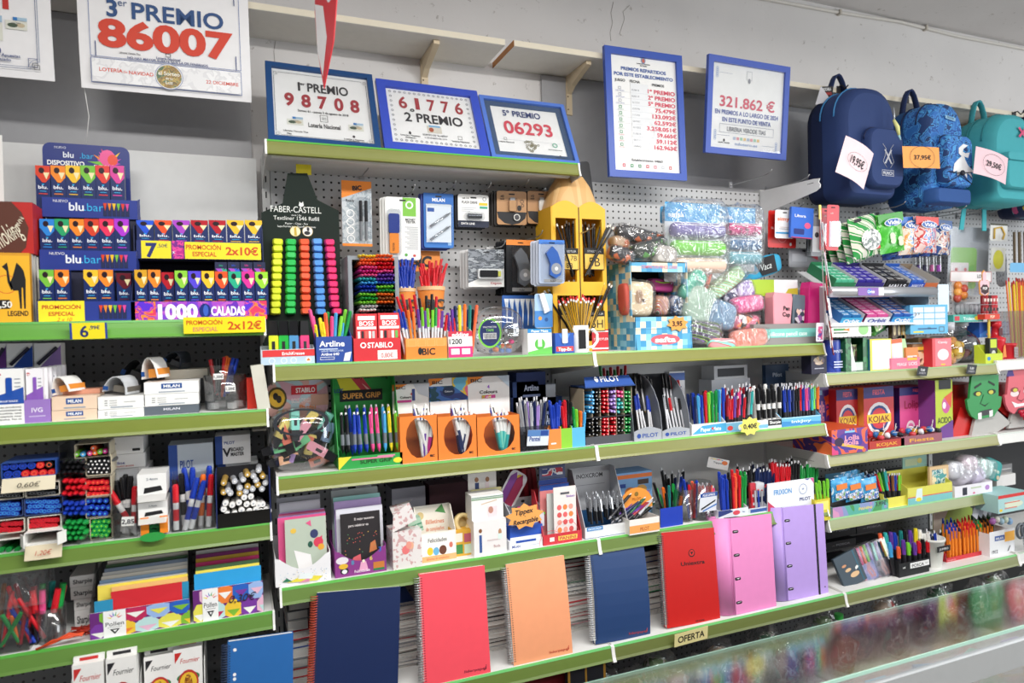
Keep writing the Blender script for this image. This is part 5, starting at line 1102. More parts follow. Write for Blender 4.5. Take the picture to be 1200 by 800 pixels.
def cert5(p,w,h):
 B=C('5a6aa8');A('t 321.862_€ 0 .5 .11 d04a62 .68',-.0008)(p,w,h);p.text('EN PREMIOS A LO LARGO DE 2024',0,h*.42,h*.045,B,-.0008,w=w*.78,bold=.03);p.text('EN ESTE PUNTO DE VENTA',0,h*.345,h*.045,B,-.0008,w=w*.6,bold=.03)
 p.frame(-w*.33,w*.34,h*.23,h*.32,.0012,-.0008,C('9aa0b0'));A('t LIBRERIA_VERODE_TIAS 0 .25 .045 8a8c94 .48',-.0008)(p,w,h)
 for i,c in en(('b8c4d8','e0a0a8','a8d0b8','e8c890','b8c4d8','e0a0a8','a8d0b8','e8c890')):p.rect(-w*.16+w*.042*i,-w*.13+w*.042*i,h*.165,h*.195,-.0008,C(c))
 A('t tulotero.es 0 .11 .03 a8b8d8 .28;e -.27 .15 .004m .006m 2b2b30;t Loterías_y_Apuestas -.27 .12 .014 2b2b30',-.0008)(p,w,h);p.frame(-w*.025,w*.04,h*.8,h*.89,.0012,-.0008,C('b0b4bc'));A('e .008 .79 .006m .01m 8a8c94',-.0010)(p,w,h)
 for s,z in((-1,.84),(-1,.2),(1,.13)):
  for k in rg(5):p.ring(s*w*.38,h*(z+.02*k-.04),.004,.0056,-.0008-.00002*k,C('9ab0d8'),8)
  p.rect(min(s*w*.36,s*w*.2),max(s*w*.36,s*w*.2),h*z,h*z+.001,-.0008,C('9aa0b8'))
X0_,zt=P(831.5,66.5,Y);X1_,z1=P(925.5,83,Y);zb=P(827.5,179,Y)[1];z2=P(920.5,187,Y)[1];picture('squarish blue frame with a 321.862 euro prize notice beside backpacks',(P(828,179,Y)[0]+P(920,187,Y)[0])/2,Y,(zb+z2)/2,X1_-X0_,(zt+z1)/2-(zb+z2)/2,-5,.4,'4a62b8',.024,cert5)
# paper posters taped to the board's edge
def poster(label,X0_,X1_,zb,zt,Y,art,ry=0):
 w,h=X1_-X0_,zt-zb;o=thing('lottery_poster',label,'poster',((X0_+X1_)/2,Y,zb));o.rotation_euler=(rd(2),rd(ry),0)
 b=Mb();n=8;b.side([(-.004*sin(pi*i/n)+(.006*(1-i/n)**3),h*i/n)for i in rg(n+1)]+[(-.004*sin(pi*i/n)+(.006*(1-i/n)**3)+.0005,h*i/n)for i in rg(n,-1,-1)],-w/2,w/2,C('f1f0f1',.5));b.obj('paper_sheet',o)
 p=Mb(Tr(0,-.0045,0));art(p,w,h);p.obj('print',o);return o
def pos2(p,w,h):
 N=C('2f5184');R=C('d8442e');L=C('5a6fa8')
 p.frame(-w*.44,w*.44,h*.265,h*1.0-.004,.0014,-.0004,L);p.frame(-w*.44,w*.44,h*.045,h*.255,.0014,-.0004,L);A('r -.435 .435 .055 .25 *e9e9ea,dedee0,efeff0:30:noise',-.0003)(p,w,h)
 p.text('3',-w*.31,h*.615,h*.14,N,-.0006,bold=.03);p.text('er',-w*.25,h*.71,h*.06,N,-.0006);p.text('PREMIO',w*.07,h*.615,h*.14,N,-.0006,w=w*.54,bold=.02)
 p.text('86007',0,h*.365,h*.225,R,-.0006,w=w*.79,bold=.04);A('t Librería_Verode_Tías -.22 .31 .014 2b2b30')(p,w,h);p.frame(-w*.015,w*.015,h*.32,h*.35,.0012,-.0006,INK);A('t Lotería_Nacional 0 .295 .02 2a3f78 .14')(p,w,h)
 A('t NO_HAY_MAYOR_SUERTE_QUE_LA_DE_TENERNOS 0 .272 .018 2a3f78 .47',-.0009)(p,w,h);p.text('LOTERÍA',-w*.33,h*.145,h*.03,R,-.0006,w=w*.13,bold=.02);p.text('de',-w*.25,h*.145,h*.024,R,-.0006);p.text('NAVIDAD',-w*.16,h*.14,h*.03,R,-.0006,w=w*.14,bold=.02);p.text('22 DICIEMBRE',w*.32,h*.125,h*.03,R,-.0006,w=w*.2,bold=.01)
 p.ell(0,h*.15,w*.083,w*.083,-.0008,C('8a94b8'),28);p.ell(0,h*.15,w*.079,w*.079,-.001,C('eeeeee'),28);p.ell(0,h*.15,w*.074,w*.074,-.0012,spots(['8a6a2a','b08a3a','6a5a2a','c8a850','4a6a4a'],60,kind='noise'),28);A('t el_Sorteo 0 .16 .033 f4efe0;t de_tu 0 .125 .02 f4efe0;t Luz 0 .085 .03 f4efe0',-.0015)(p,w,h)
 for x,z in((-.41,.33),(.41,.33),(.41,.9)):p.rect(w*x-.0012,w*x+.0012,h*z-.02,h*z+.02,-.0006,NAVY)
Yp=2.185;xa,za=P(95,100,Yp);xb,zb_=P(295,121,Yp)
poster('large white lottery poster for number 86007 with a gold ball',xa,xb,(za+zb_)/2,(za+zb_)/2+.325,Yp,pos2,-.4)
def pos1(p,w,h):
 L=C('6a7c9c');notch(p,-w*.43,w*.43,h*.07,h*.93,w*.05,L);notch(p,-w*.42,w*.42,h*.085,h*.915,w*.05,C('2f5184'));A('t 1 .27 .54 .22 c8342e')(p,w,h)
 stub(p,w*.14,h*.36,2.4);stub(p,w*.32,h*.42,1.2);A('t Loterías_y_Apuestas .23 .155 .025 2a3f78;t del_Estado .23 .12 .025 2a3f78;e .22 .2 .007m .01m 2a3f78')(p,w,h);p.frame(w*.37,w*.42,h*.09,h*.16,.0014,-.0006,NAVY)
xb2,zb2=P(64,96,Yp);poster('white lottery poster with a red digit, cut by the picture edge',xb2-.44,xb2,zb2+.002,zb2+.327,Yp,pos1,-.3)
for x,y in((72,22),(82,20),(80,98),(206,113)):
 b=Mb();b.lathe([(0,-.006),(.005,-.006),(.005,0),(0,0)],C('8a8274',.4,.3),10);o=b.obj('wall_plug');xx,zz=P(x,y,YW);o.location=(xx,YW-.001,zz);o.rotation_euler=(rd(90),0,0);tag(o,'old screw left in the wall between the lottery posters','screw','old screws in the wall')
 # hanging sign seen nearly edge-on
Xs,Zs=P(380,104,1.75);t=thing('hanging_sign','red and white leaf-shaped sign hanging edge-on near the ceiling','sign',(Xs,1.75,Zs));t.rotation_euler=(0,rd(3),rd(-72))
L=.36;pts=[(0,0),(.055,.1),(.075,.2),(.06,.3),(.02,L+.05),(-.02,L+.05),(-.045,.3),(-.05,.2),(-.035,.1)]
b=Mb();b.prism(pts,-.0012,.0012,C('d8323c',.35));b.obj('card',t);p=Mb();p.poly([(-.004,.03),(.02,.12),(.0,.2),(-.048,.22),(-.034,.1)],-.0018,C('f1eff0'));p.text('€',.03,.2,.03,C('f1eff0'),-.0018,bold=.03);p.obj('print',t)
b=Mb();b.path([(0,0,L+.05),(0,0,3.09-Zs)],.001,C('e8e8e8'),4);b.obj('thread',t)
# backpacks hanging from the board
def backpack(label,px0,px1,pt,pb,Y,main,sidec,d,pocket,strap,group=None,handle=None,rzz=0):
 z=P((px0+px1)/2,pb,Y)[1];Xa,Xb=sx(px0,Y+d*.85,z+.1),sx(px1,Y,z+.1);w=Xb-Xa;X=(Xa+Xb)/2;h=sz(pt,X,Y+.03)-z
 t=thing('backpack',label,'backpack',(X,Y,z),rzz)
 m=main if not isinstance(main,str)else C(main,.75);ms=C(sidec,.8)
 b=Mb();o=arch(w,h,w*.42,7,.045)
 loft(b,o,[(0,.84,.88,0,-.004),(.012,.94,.96),(.045,1,1),(d*.55,1,1)],m);b.obj('front_compartment',t)
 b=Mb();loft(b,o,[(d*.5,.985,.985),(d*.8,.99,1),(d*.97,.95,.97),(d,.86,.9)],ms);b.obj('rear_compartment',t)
 for yy in(.05,d*.6):
  pts=[(x*1.004,yy,zz*1.003)for x,zz in o];q=[p_ for p_ in pts if p_[2]>h*.22]
  i0=max(rg(len(q)),key=lambda i:-1)
  b=Mb();b.path(sorted(q[:len(q)//2],key=lambda p_:p_[2]),.0035,strap,6);
  s=[(-x,yy_,zz)for x,yy_,zz in sorted(q[:len(q)//2],key=lambda p_:p_[2])];b.path(s,.0035,strap,6);b.obj('zip',t)
 hc=handle or strap
 b=Mb();H=.115
 for k in(0,):
  pts=[(-.06+.11*i/8,d*.8,h*.97+H*sin(pi*i/8)**.7)for i in rg(9)]
  b.add([(x,y-.012,zz)for x,y,zz in pts]+[(x,y+.012,zz)for x,y,zz in pts]+[(x*.86,y-.012,zz-.006)for x,y,zz in pts]+[(x*.86,y+.012,zz-.006)for x,y,zz in pts],[(i,i+1,10+i,9+i)for i in rg(8)]+[(18+i,27+i,28+i,19+i)for i in rg(8)]+[(i,18+i,19+i,i+1)for i in rg(8)]+[(9+i,10+i,28+i,27+i)for i in rg(8)],hc,True)
 b.obj('carry_handle',t)
 pocket(t,w,h,d,m)
 return t,X,z,w,h
def front_pocket(x0,x1,z0,z1,dep,r=.05):
 def f(t,w,h,d,m,mat=None,seam=None):
  b=Mb();pts=rrect(x0*w,x1*w,z0*h,z1*h,r,5);loft(b,pts,[(-dep,.88,.9),(-dep*.8,.96,.97),(-.002,1,1),(.02,1,1)],mat or m);o=b.obj('front_pocket',t)
  s=Mb();q=[p_ for p_ in pts if p_[1]>(z0+.25*(z1-z0))*h];n=len(pts);s.path([(x,-dep*.35,z)for x,z in pts[3:18]],.003,seam or C('16224a'),5);s.obj('zip',o);return o
 return f
LB=C('3f86c0',.5)
def pk1(t,w,h,d,m):
 o=front_pocket(-.2,.46,.09,.62,.04)(t,w,h,d,m)
 p=Mb(Tr(w*.14,-.0405,h*.36));g=C('c9ccd6')
 for s in(-1,1):p.poly([(-s*.022,-.028),(-s*.013,-.028),(s*.022,.028),(s*.013,.028)],-.0005-.0001*s,g)
 for s in(-1,1):p.path([(s*.03,-.001,.05),(s*.012,-.001,.03),(s*.02,-.001,0),(s*.03,-.001,-.02),(s*.01,-.001,-.045)],.0008,g,4)
 p.frame(-.036,.03,-.078,-.054,.0015,-.0005,g);p.text('MUNICH',-.003,-.073,.014,g,-.0006,w=.054,bold=.02);p.obj('emblem',o)
NB=C('1b2b55',.8)
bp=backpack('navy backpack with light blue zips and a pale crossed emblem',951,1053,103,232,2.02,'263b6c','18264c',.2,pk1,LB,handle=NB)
def price(label,px0,px1,pt,pb,Y,col,txt,ang,bend=.012):
 Xa,Xb=P(px0,(pt+pb)/2,Y)[0],P(px1,(pt+pb)/2,Y)[0];X=(Xa+Xb)/2;z=P((px0+px1)/2,(pt+pb)/2,Y)[1];w=Xb-Xa;h=sz(pt,X,Y)-sz(pb,X,Y)
 t=thing('price_card',label,'price tag',(X,Y,z));t.rotation_euler=(0,rd(ang),0);n=6
 b=Mb();vs=[];
 for i in rg(n+1):x=-w/2+w*i/n;y=-bend*sin(pi*i/n);vs+=[(x,y,-h/2),(x,y,h/2),(x,y+.0006,-h/2),(x,y+.0006,h/2)]
 fs=[]
 for i in rg(n):a=4*i;fs+=[(a,a+4,a+5,a+1),(a+2,a+3,a+7,a+6),(a+1,a+5,a+7,a+3),(a,a+2,a+6,a+4)]
 fs+=[(0,1,3,2),(4*n,4*n+2,4*n+3,4*n+1)]
 b.add(vs,fs,C(col,.6));b.obj('card',t);p=Mb(Tr(0,-bend-.0008,0));p.ring(0,0,w*.33,w*.338,-.0002,C('3a3a3a'),30,.62);p.text(txt,0,-h*.1,h*.2,C('1f1f22'),-.0004,bold=.02,w=w*.46);p.obj('print',t);return t
price('pale pink curling price card on the navy backpack',984,1019,167,214,1.955,'f0d5da','19,95€',22)
tg=thing('swing_tag','black and white folded swing tag with red stripes on navy backpack','tag',(P(966,112,2.16)[0],2.16,P(966,112,2.16)[1]));b=Mb();b.poly([(-.02,.035),(.05,.045),(.045,-.02),(-.03,-.02)],0,C('2a2628'));b.poly([(-.02,.035),(.05,.045),(.045,-.02),(-.03,-.02)],.001,C('2a2628'));b.poly([(-.025,.03),(-.02,.035),(.035,-.02),(-.055,-.045)],-.004,C('dcdbe0'));b.obj('card',tg);p=Mb();p.text('MOCHILA',.014,.022,.012,C('efefef'),-.001,w=.05,bold=.03,ang=8);p.text('+ CARRO',.016,.004,.012,C('d04a4a'),-.001,w=.05,bold=.03,ang=8);p.rect(-.02,.03,-.014,-.010,-.001,C('c03a3a'));p.obj('print',tg)
b=Mb();b.path([(0,0,.05),(.004,0,.02),(0,0,0)],.004,C('b8bcc0',.3,.6),6);b.path([(0,0,0),(.008,-.01,-.03),(.02,-.005,-.06)],[.006,.009,.007],C('e6e79a'),7);b.path([(.02,-.005,-.06),(.03,-.005,-.08)],[.006,.003],C('a8d8e0'),6);o=b.obj('keyring_charm');o.location=(P(1046,141,1.99)[0],1.985,P(1046,141,1.99)[1]);tag(o,'pale yellow ribbon charm hanging between the navy and wave backpacks','charm')
CAMO=spots(['2a6cb8','3f86cc','1f4f98','4a9ad8','17386e'],26,.7,'noise')
def pk2(t,w,h,d,m):
 o=front_pocket(-.28,.46,.16,.66,.045,.035)(t,w,h,d,m)
 p=Mb(Tr(w*.17,-.0465,h*.38));Wt=C('eef0f2');pts=[(.03,.085),(.0,.09),(-.03,.07),(-.03,.045),(-.012,.035),(-.035,.02),(-.06,0),(-.07,-.04),(-.045,-.03),(-.04,-.052),(-.01,-.03),(.02,-.06),(.02,-.035),(.055,-.055),(.04,-.03),(.08,-.035),(.03,-.005),(.01,.02),(.005,.035),(.03,.03),(.04,.055),(.012,.05),(-.005,.055),(.0,.068)]
 p.prism([(x*.95+.0,z*.95)for x,z in pts],-.0012,0,Wt);p.obj('wave_emblem',o)
 p=Mb(Tr(0,-.006,h*.83));p.prism([(-.01,0),(.05,-.008),(.052,.006),(-.012,.014)],-.001,0,C('8ab8d8'));p.text('MOVOM',.02,0,.008,INK,-.0014,ang=-7);p.obj('label_patch',t)
 b=Mb();z0=h*.2;b.path([(-w*.24,-.045,z0),(w*.05,-.055,z0+.035),(w*.4,-.045,z0)],.002,C('1a1c2a'),5);b.path([(-w*.24,-.045,z0+.045),(w*.05,-.056,z0+.04),(w*.4,-.045,z0+.05)],.002,C('1a1c2a'),5);b.blob(w*.07,-.058,z0+.04,.012,.008,.012,C('1a1c2a'),8,6);b.obj('bungee_cord',o)
 b=Mb();loft(b,rrect(-w*.5,w*.5,h*.01,h*.16,.018,4),[(-.035,.85,.8),(-.025,.97,.97),(.02,1,1)],C('28508e',.75));b.obj('base_panel',t)
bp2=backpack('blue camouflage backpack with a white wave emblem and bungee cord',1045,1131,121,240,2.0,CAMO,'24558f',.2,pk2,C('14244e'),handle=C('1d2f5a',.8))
price('orange price card reading 37,95 on the camouflage backpack',1058,1101,172,197,1.93,'efa355','37,95€',-3,.004)
TEAL='45a8b0'
def pk3(t,w,h,d,m):
 o=front_pocket(-.36,.5,.14,.5,.03,.03)(t,w,h,d,m,None,C('3a8f98'));b=Mb();loft(b,rrect(-w*.38,w*.5,h*.44,h*.53,.012,3),[(-.04,.97,.9),(-.03,1,1),(0,1,1)],C(TEAL,.7));b.obj('pocket_flap',o)
 p=Mb(Tr(w*.12,-.0075,h*.78));R=C('d84a78',.4)
 for s in(-1,1):p.prism([(-s*.028,-.018),(-s*.018,-.024),(s*.028,.018),(s*.018,.024)],-.001-.0006*s,0,R)
 p.obj('cross_emblem',t);p=Mb(Tr(w*.36,-.035,h*.3));p.text('MUNICH',0,0,.012,R,-.0006,w=.07,bold=.02);p.obj('printed_name',o)
 for s in(-.36,.1):
  b=Mb();b.prism([(s*w-.014,0),(s*w+.014,0),(s*w+.012-.02*(s<0),-.1),(s*w-.016-.02*(s<0),-.1)],d*.8,d*.8+.004,C('3fb0b8',.7));b.obj('strap_end',t)
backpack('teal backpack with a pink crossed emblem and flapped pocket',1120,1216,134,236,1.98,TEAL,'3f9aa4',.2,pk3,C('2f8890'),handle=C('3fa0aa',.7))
price('pale pink price card reading 29,50 on the teal backpack',1142,1180,178,210,1.915,'f0ccd4','29,50€',10)
HEART=spots(['232f58','232f58','232f58','d8588a','232f58','4ac0c8','232f58','e0c04a'],38,.7)
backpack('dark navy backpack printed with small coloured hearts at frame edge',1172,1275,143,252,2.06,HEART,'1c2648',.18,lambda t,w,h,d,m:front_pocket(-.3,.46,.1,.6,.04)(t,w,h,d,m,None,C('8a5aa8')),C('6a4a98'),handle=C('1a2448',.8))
for i,px in en((985,1064,1142,1190)):
 X_,Z_=P(px,106+11*i if i<3 else 136,2.19);b=Mb();b.path([(0,.0,.02),(0,-.015,.02),(0,-.03,.0),(0,-.045,.01)],.003,C('3a3a3e',.4,.6),6);b.box(-.014,.014,0,.003,-.012,.02,C('3a3a3e'));o=b.obj('board_hook');o.location=(X_,2.195,Z_);tag(o,'dark metal hook under the wall board carrying a backpack','hook','hooks carrying the backpacks')
 # first shelf of the middle bay: pens, pegs, pencil display
ZA1=RZ['A1']
# tall dark green highlighter stand
def fstand():
 Y=2.14;X,_,z,w,h=slot('A1',307,402,202,Y);t=thing('highlighter_stand','tall dark green card stand with five columns of highlighters end-on','display',(X,Y,z))
 f=lambda px,py:(P(px,py,Y)[0]-X,P(px,py,Y)[1]-z)
 pts=[f(308,415),f(402,415),f(397,247),f(372,234),f(360,203),f(337,203),f(331,238),f(306,249)]
 b=Mb();b.prism(pts,0,.004,C('14211b',.8));b.obj('back_card',t)
 b=Mb();x0,_z=f(320,300);x1,_z1=f(392,300);b.box(x0,x1,.004,.12,.0,f(350,280)[1],C('16201c'));b.obj('stand_body',t)
 p=Mb();cx,cz=f(347,242);Wt=C('e8ebe6');p.text('FABER-CASTELL',cx,f(347,249)[1],.019,Wt,-.0006,w=.145);p.text('since 1761',cx,f(347,253)[1],.005,Wt,-.0006);p.text('Textliner 1546 Refill',cx,f(347,258)[1],.012,Wt,-.0006,w=.13);p.text('Papier - Copy - Fax',cx,f(347,263)[1],.006,Wt,-.0006);p.text('Superfluorescent - Superfluorescente',cx,f(347,266.5)[1],.006,Wt,-.0006,w=.11)
 for px in(346,360.5):p.ell(*f(px,271),.0155,.0155,-.0006,C('e6dfb8' if px<350 else 'e4e4e0'),20);p.ring(*f(px,271),.0145,.0155,-.0008,C('b89a3a'),20)
 p.prism([(f(345,276)[0],f(345,276)[1]),f(348,276),f(347,266),f(344.5,267)],-.0012,-.0008,C('c8a838'));p.ell(*f(360,273),.009,.006,-.0009,C('26262a'),10);p.ell(*f(361,268.5),.004,.006,-.0009,C('26262a'),10)
 p.ell(*f(353,240),.007,.006,-.0006,Wt,10);p.poly([f(350,241),f(356,241),f(355,236),f(353,239),f(351,236)],-.0007,Wt);p.obj('print',t)
 b=Mb();b.rect(f(341,0)[0],f(359,0)[0],f(350,204)[1],f(350,192)[1],.002,C('d8c828'));b.rect(f(341,0)[0],f(359,0)[0],f(350,204)[1],f(350,192)[1],.003,C('d8c828'));b.obj('yellow_tab',t)
 for i,(c,n)in en((('e4ee3a','fluorescent yellow'),('2fbf5a','fluorescent green'),('f0623e','fluorescent orange'),('5a9ae0','fluorescent blue'),('e83a78','fluorescent pink'))):
  k=('fc',c)
  b=Mb();m=C(c,.35);loft(b,rrect(-.0150,.0150,-.0099,.0099,.006,3),[(-.026,.72,.7),(-.022,.92,.9),(-.008,1,1),(.0,1,1)],m);me=b.mesh('highlighter')
  for j in rg(11 if i<4 else 11):
   px=(325.5,341,356.5,371.5,386)[i]+(j*.35*(i-1.2)*.7);py=283.5+8.15*j-(0,.2,.3,0,-.2)[i]
   if j==10 and i==4:px+=2
   o=bpy.data.objects.new('highlighter',me);COL.objects.link(o);x,zz=P(px,py,Y-.015);o.location=(x,Y-.002,zz);o.rotation_euler=(rd(ru(-4,4)),rd(ru(-3,3)),0);tag(o,n+' highlighter, '+ORD[j]+' from the top of its column on the green stand','highlighter',n+' highlighters on the stand')
fstand()
# open box with four highlighters
X,Y,z,w,h=slot('A1',306,369,409,2.012)
t=tray('highlighter_box','open box of four chunky highlighters with a red band, at shelf end','display',(X,Y,z,w,h*1.25),.05,'c3ced6',h,lambda p,w,h:(A('r -.47 .5 .52 .96 d8383a;r -.5 .5 0 .5 b8cfe0;t ErichKrause .1 .62 .2 ffffff .42')(p,w,h),[p.ring(w*x,h*.26,h*.16,h*.2,-.0008,C('e8f0f4'),14)for x in(-.3,-.08,.1)],p.ell(w*.38,h*.28,h*.18,h*.18,-.0008,C('f4f2ec'),14),A('p e87a2e .34 .2 .42 .2 .38 .4',-.0010)(p,w,h)))
for px,c,n in((320,'e4ee3a','yellow'),(332,'2fb84a','green'),(344,'5a9ad0','blue'),(356,'e8407a','pink')):
 k=K.setdefault('hl '+n,c);pens('hl',z+.004,Y+.018,[(px,376,'hl '+n)],'chunky %s highlighter with a black cap standing in the red banded box'%n,'chunky highlighters','highlighter','highlighter',back=2)
 # blue tray of liquid highlighters
X,Y,z,w,h=slot('A1',371,413,394,2.012)
tray('pen_tray','blue card tray of slim highlighters beside the red banded box','display',(X,Y,z,w,h*1.3),.07,'2a4a98',h,lambda p,w,h:(A('t Artline -.06 .62 .22 ffffff .7;r -.42 .1 .5 .54 c8d8f0;t LIQUID_HIGHLIGHTER -.05 .42 .06 c8d8f0;t Artline_640 -.12 .28 .1 ffffff .5')(p,w,h),p.frame(-w*.4,0,h*.12,h*.22,.001,-.0006,C('ffffff')),p.prism([(w*.25,h*.05),(w*.42,h*.05),(w*.48,h*.4),(w*.3,h*.35)],-.001,-.0006,C('e8e8f0'))))
pens('capped',z+.004,2.04,[(363,362,'pink',-10),(366,370,'pink',-7),(374,372,'yellow',-8),(378,377,'yellow',-6),(382,366,'coral',-3),(385,365,'green',2,.02),(390,370,'pink',3),(395,366,'sky blue',5),(400,370,'lime green',8),(406,362,'lime green',10,.01),(411,364,'green',14),(403,378,'sky blue',8),(370,380,'yellow',-4)],'slim {} highlighter standing in the blue card tray','slim highlighters','highlighter','highlighter')
# orange blister on a hook
def bic(p,x,z,s,c='26262a',k=1):
 p.text('BIC',x,z,s,C(c),-.0012,bold=.05,it=.12)
hook(424,206,L=.14)
blister('pen_pack','orange blister pack with two black pens hanging above the green stand','pen pack',401,436,212,288,2.2,lambda p,w,h:(p.prism([(-w/2,-h*.27),(w/2,-h*.1),(w/2,-h),(-w/2,-h)],-.0008,-.0004,spots(['b8c0c6','9aa6ae','c8ced2'],40,kind='noise')),A('p f08a2e -.5 0 .5 0 .5 -.1 -.5 -.27',-.0010)(p,w,h),p.text('BIC',w*.02,-h*.14,.014,C('26262a'),-.0014,bold=.05,ang=6),A('r -.5 .5 -1 -.96 f08a2e',-.0012)(p,w,h),[p.ring(-w*.22,-h*(.5+.13*i),.010,.013,-.0012,C('f2f2f2'),12)for i in rg(4)],[p.tube((w*(.12+.18*i),-.006,-h*.9),(w*(.12+.18*i),-.006,-h*.62),.0042,.0042,G('8a8d92'),6)for i in rg(2)],[p.tube((w*(.12+.18*i),-.006,-h*.62),(w*(.12+.18*i),-.006,-h*.3),.005,.0048,G('1c1c1f'),6)for i in rg(2)],A('t Ready -.22 -.32 .008m 2b2b30',-.0014)(p,w,h)),'f08a2e',(-.05,.45,.25,.93,.012))
# pen tip cube
def cube():
 X,Y,z,w,h=slot('A1',411,470,300,2.09);zb=sz(395,X,Y)-z
 t=thing('fineliner_rack','grey see-through cube rack of rainbow fibre pens lying tip out','rack',(X,Y,z));gm=clear('d8dce0',.3)
 b=Mb();b.frame(-w/2,w/2,zb,h,.012,0,C('8d949a',.3));b.frame(-w/2,w/2,zb,h,.012,.004,C('8d949a',.3));b.obj('front_frame',t)
 for s in(-1,1):
  b=Mb();b.box(s*w/2-.001,s*w/2+.001,.004,.14,zb,h,C('9aa0a6',.3));b.obj('side_panel',t)
 b=Mb();b.box(-w/2,w/2,.004,.14,h-.002,h,C('aab0b6',.3));b.obj('top_panel',t);b=Mb();b.box(-w/2+.002,w/2-.002,.13,.135,zb,h-.003,C('2a2c30'));b.obj('back_panel',t)
 rows=['yellow orange','orange red','red coral','pink magenta','magenta purple','turquoise purple','sky blue blue','blue turquoise','blue green','green lime','lime orange','orange brown','brown black','silver black','grey black']
 names={'lime':'lime green','sky':'sky blue'}
 pairs=[('yellow','orange'),('orange','coral'),('coral','red'),('pink','red'),('magenta','pink'),('pink','purple'),('turquoise','purple'),('sky blue','blue'),('blue','lime green'),('blue','green'),('lime green','orange'),('green','brown'),('lime green','orange'),('silver','black'),('white','black')]
 g=[]
 for j,(a,c)in en(pairs):
  for i in rg(10):g.append((421.5+i*4.1+(2 if j%2 else 0)+j*.08,299.5+4.55*j+ru(-.5,.5),a if i<5 else c,a if i<5 else c))
 ends(g,Y-.008,'{} fibre pen lying tip out in the grey cube rack','fibre pens in the cube rack',.0054,'tip','fibre_pen','pen',-1)
cube()
# red tray with boxed highlighters
X,Y,z,w,h=slot('A1',415,470,396,2.012)
tray('counter_tray','red counter tray with a white price note holding small red boxes','display',(X,Y,z,w,h*1.2),.08,'cf2f38',h,lambda p,w,h:(A('t STABILO .06 .58 .24 ffffff .54')(p,w,h),p.ring(-w*.3,h*.7,h*.08,h*.13,-.0006,C('ffffff'),12),A('r 0 .42 .06 .46 f0eeec;t 0,80€ .2 .14 .2 c05a5a .26',-.0008)(p,w,h)))
for px0,px1,pt,n in((418,443,367.5,'pale end'),(444.5,470,366.5,'green end')):
 at=slot(z+.004,px0,px1,pt,2.03);carton('highlighter_box','small red and white striped highlighter box with %s in the red tray'%n,'box',at,.05,'d8383f',lambda p,w,h:([p.rect(-w*.4,w*.4,h*.86,h*.95,-.0004,C('f2f0ee'))],[p.rect(-w*.42+w*.17*i,-w*.30+w*.17*i,h*.3,h*.62,-.0005,C(('e8e0dc','2a2a2e','d06a60','e8e8e4','6ab85a' if n[0]=='g' else 'c8c8c8')[i]))for i in rg(5)],A('r -.45 .45 .66 .72 f0e8e6;t BOSS 0 .74 .1 ffffff')(p,w,h)))
 # hooks and hanging packs
def qpack(p,w,h):
 A('r 0 .44 -.26 -.02 f4f4f2;r 0 .38 -.3 -0.001m 7fc24a;o .19 -.12 .008m .013m f4f4f2')(p,w,h)
 A('t MONEY .22 -.37 .007m 2b2b30;t TESTER .22 -.41 .007m 2b2b30',-.0008)(p,w,h)
 for i in rg(14):p.rect(w*(.05+.06*(i%3)),w*.43,-h*(.48+.027*i),-h*(.468+.027*i),-.0007,C('b5b8bc'))
 p.prism(rrect(-w*.42,-w*.12,-h*.58,-h*.27,.006,3),-.012,-.001,G('2a3f8f'));p.prism(rrect(-w*.40,-w*.14,-h*.9,-h*.58,.004,3),-.011,-.001,G('f0923a'));p.text('TESTER',-w*.27,-h*.8,.006,INK,-.0125,ang=90);A('e .08 -.92 .005m .005m 5aa84a;e .32 -.93 .005m .004m c84a4a',-.0008)(p,w,h)
def hung(name,label,px0,px1,pt,pb,art,col,bubble=None,n=1,hx=None,step=.009,backcol=None,rz=0,hooklab=None,Y=2.2,group=None):
 """a card pack with more of the same behind it on one hook"""
 hook(hx or(px0+px1)/2,pt+1,L=YB-Y+.04,label=hooklab or 'steel peg hook carrying '+label.split(' hanging')[0][:46].rsplit(' ',1)[0]+' packs')
 o=blister(name,label,'hanging pack',px0,px1,pt,pb,Y,art,col,bubble,rz=rz)
 for i in rg(1,n):
  off=3.2*i
  blister(name,ORD[i]+' '+name.replace('_',' ')+' on its hook behind '+label.split(' hanging')[0][:48].rsplit(' ',1)[0],'hanging pack',px0-off,px1-off*1.1,pt+.6*i,pb+.6*i+((i*7)%3),Y+step*i,lambda p,w,h:None,backcol or col,None,rz=rz+((i*5)%3-1)*1.5)
 return o
hung('tester_pack','white money tester pack with a blue and orange pen hanging on pegboard',452,493,231,304,qpack,'eceeec',(-.46,-.08,.2,.93,.016),3,472)
def mpack(p,w,h):
 A('r -.5 .5 -.2 0 2f6ab8;t MILAN 0 -.15 .011m ffffff .42;r -.42 .42 -.9 -.2 e4ecf4;r -.38 -.15 -.34 -.27 2f5aa8')(p,w,h)
 for z0 in(-.62,-.86):p.path([(-w*.3,-.006,h*z0),(w*.3,-.006,h*(z0+.24))],.005,clear('ffffff',.5),8);p.path([(w*.3,-.006,h*(z0+.24)),(w*.38,-.006,h*(z0+.27))],.0025,C('c8ccd0',.2,.8),6)
 A('r -.46 .46 -1 -.9 3a78c4;r .3 .42 -.95 -.83 9ac0e8')(p,w,h)
hung('pen_pack','blue and white pack of two clear pens hanging beside the money tester',497,532,226.5,290,mpack,'3a78c4',(-.44,.44,.2,.9,.012),3,517,backcol='3a4a98')
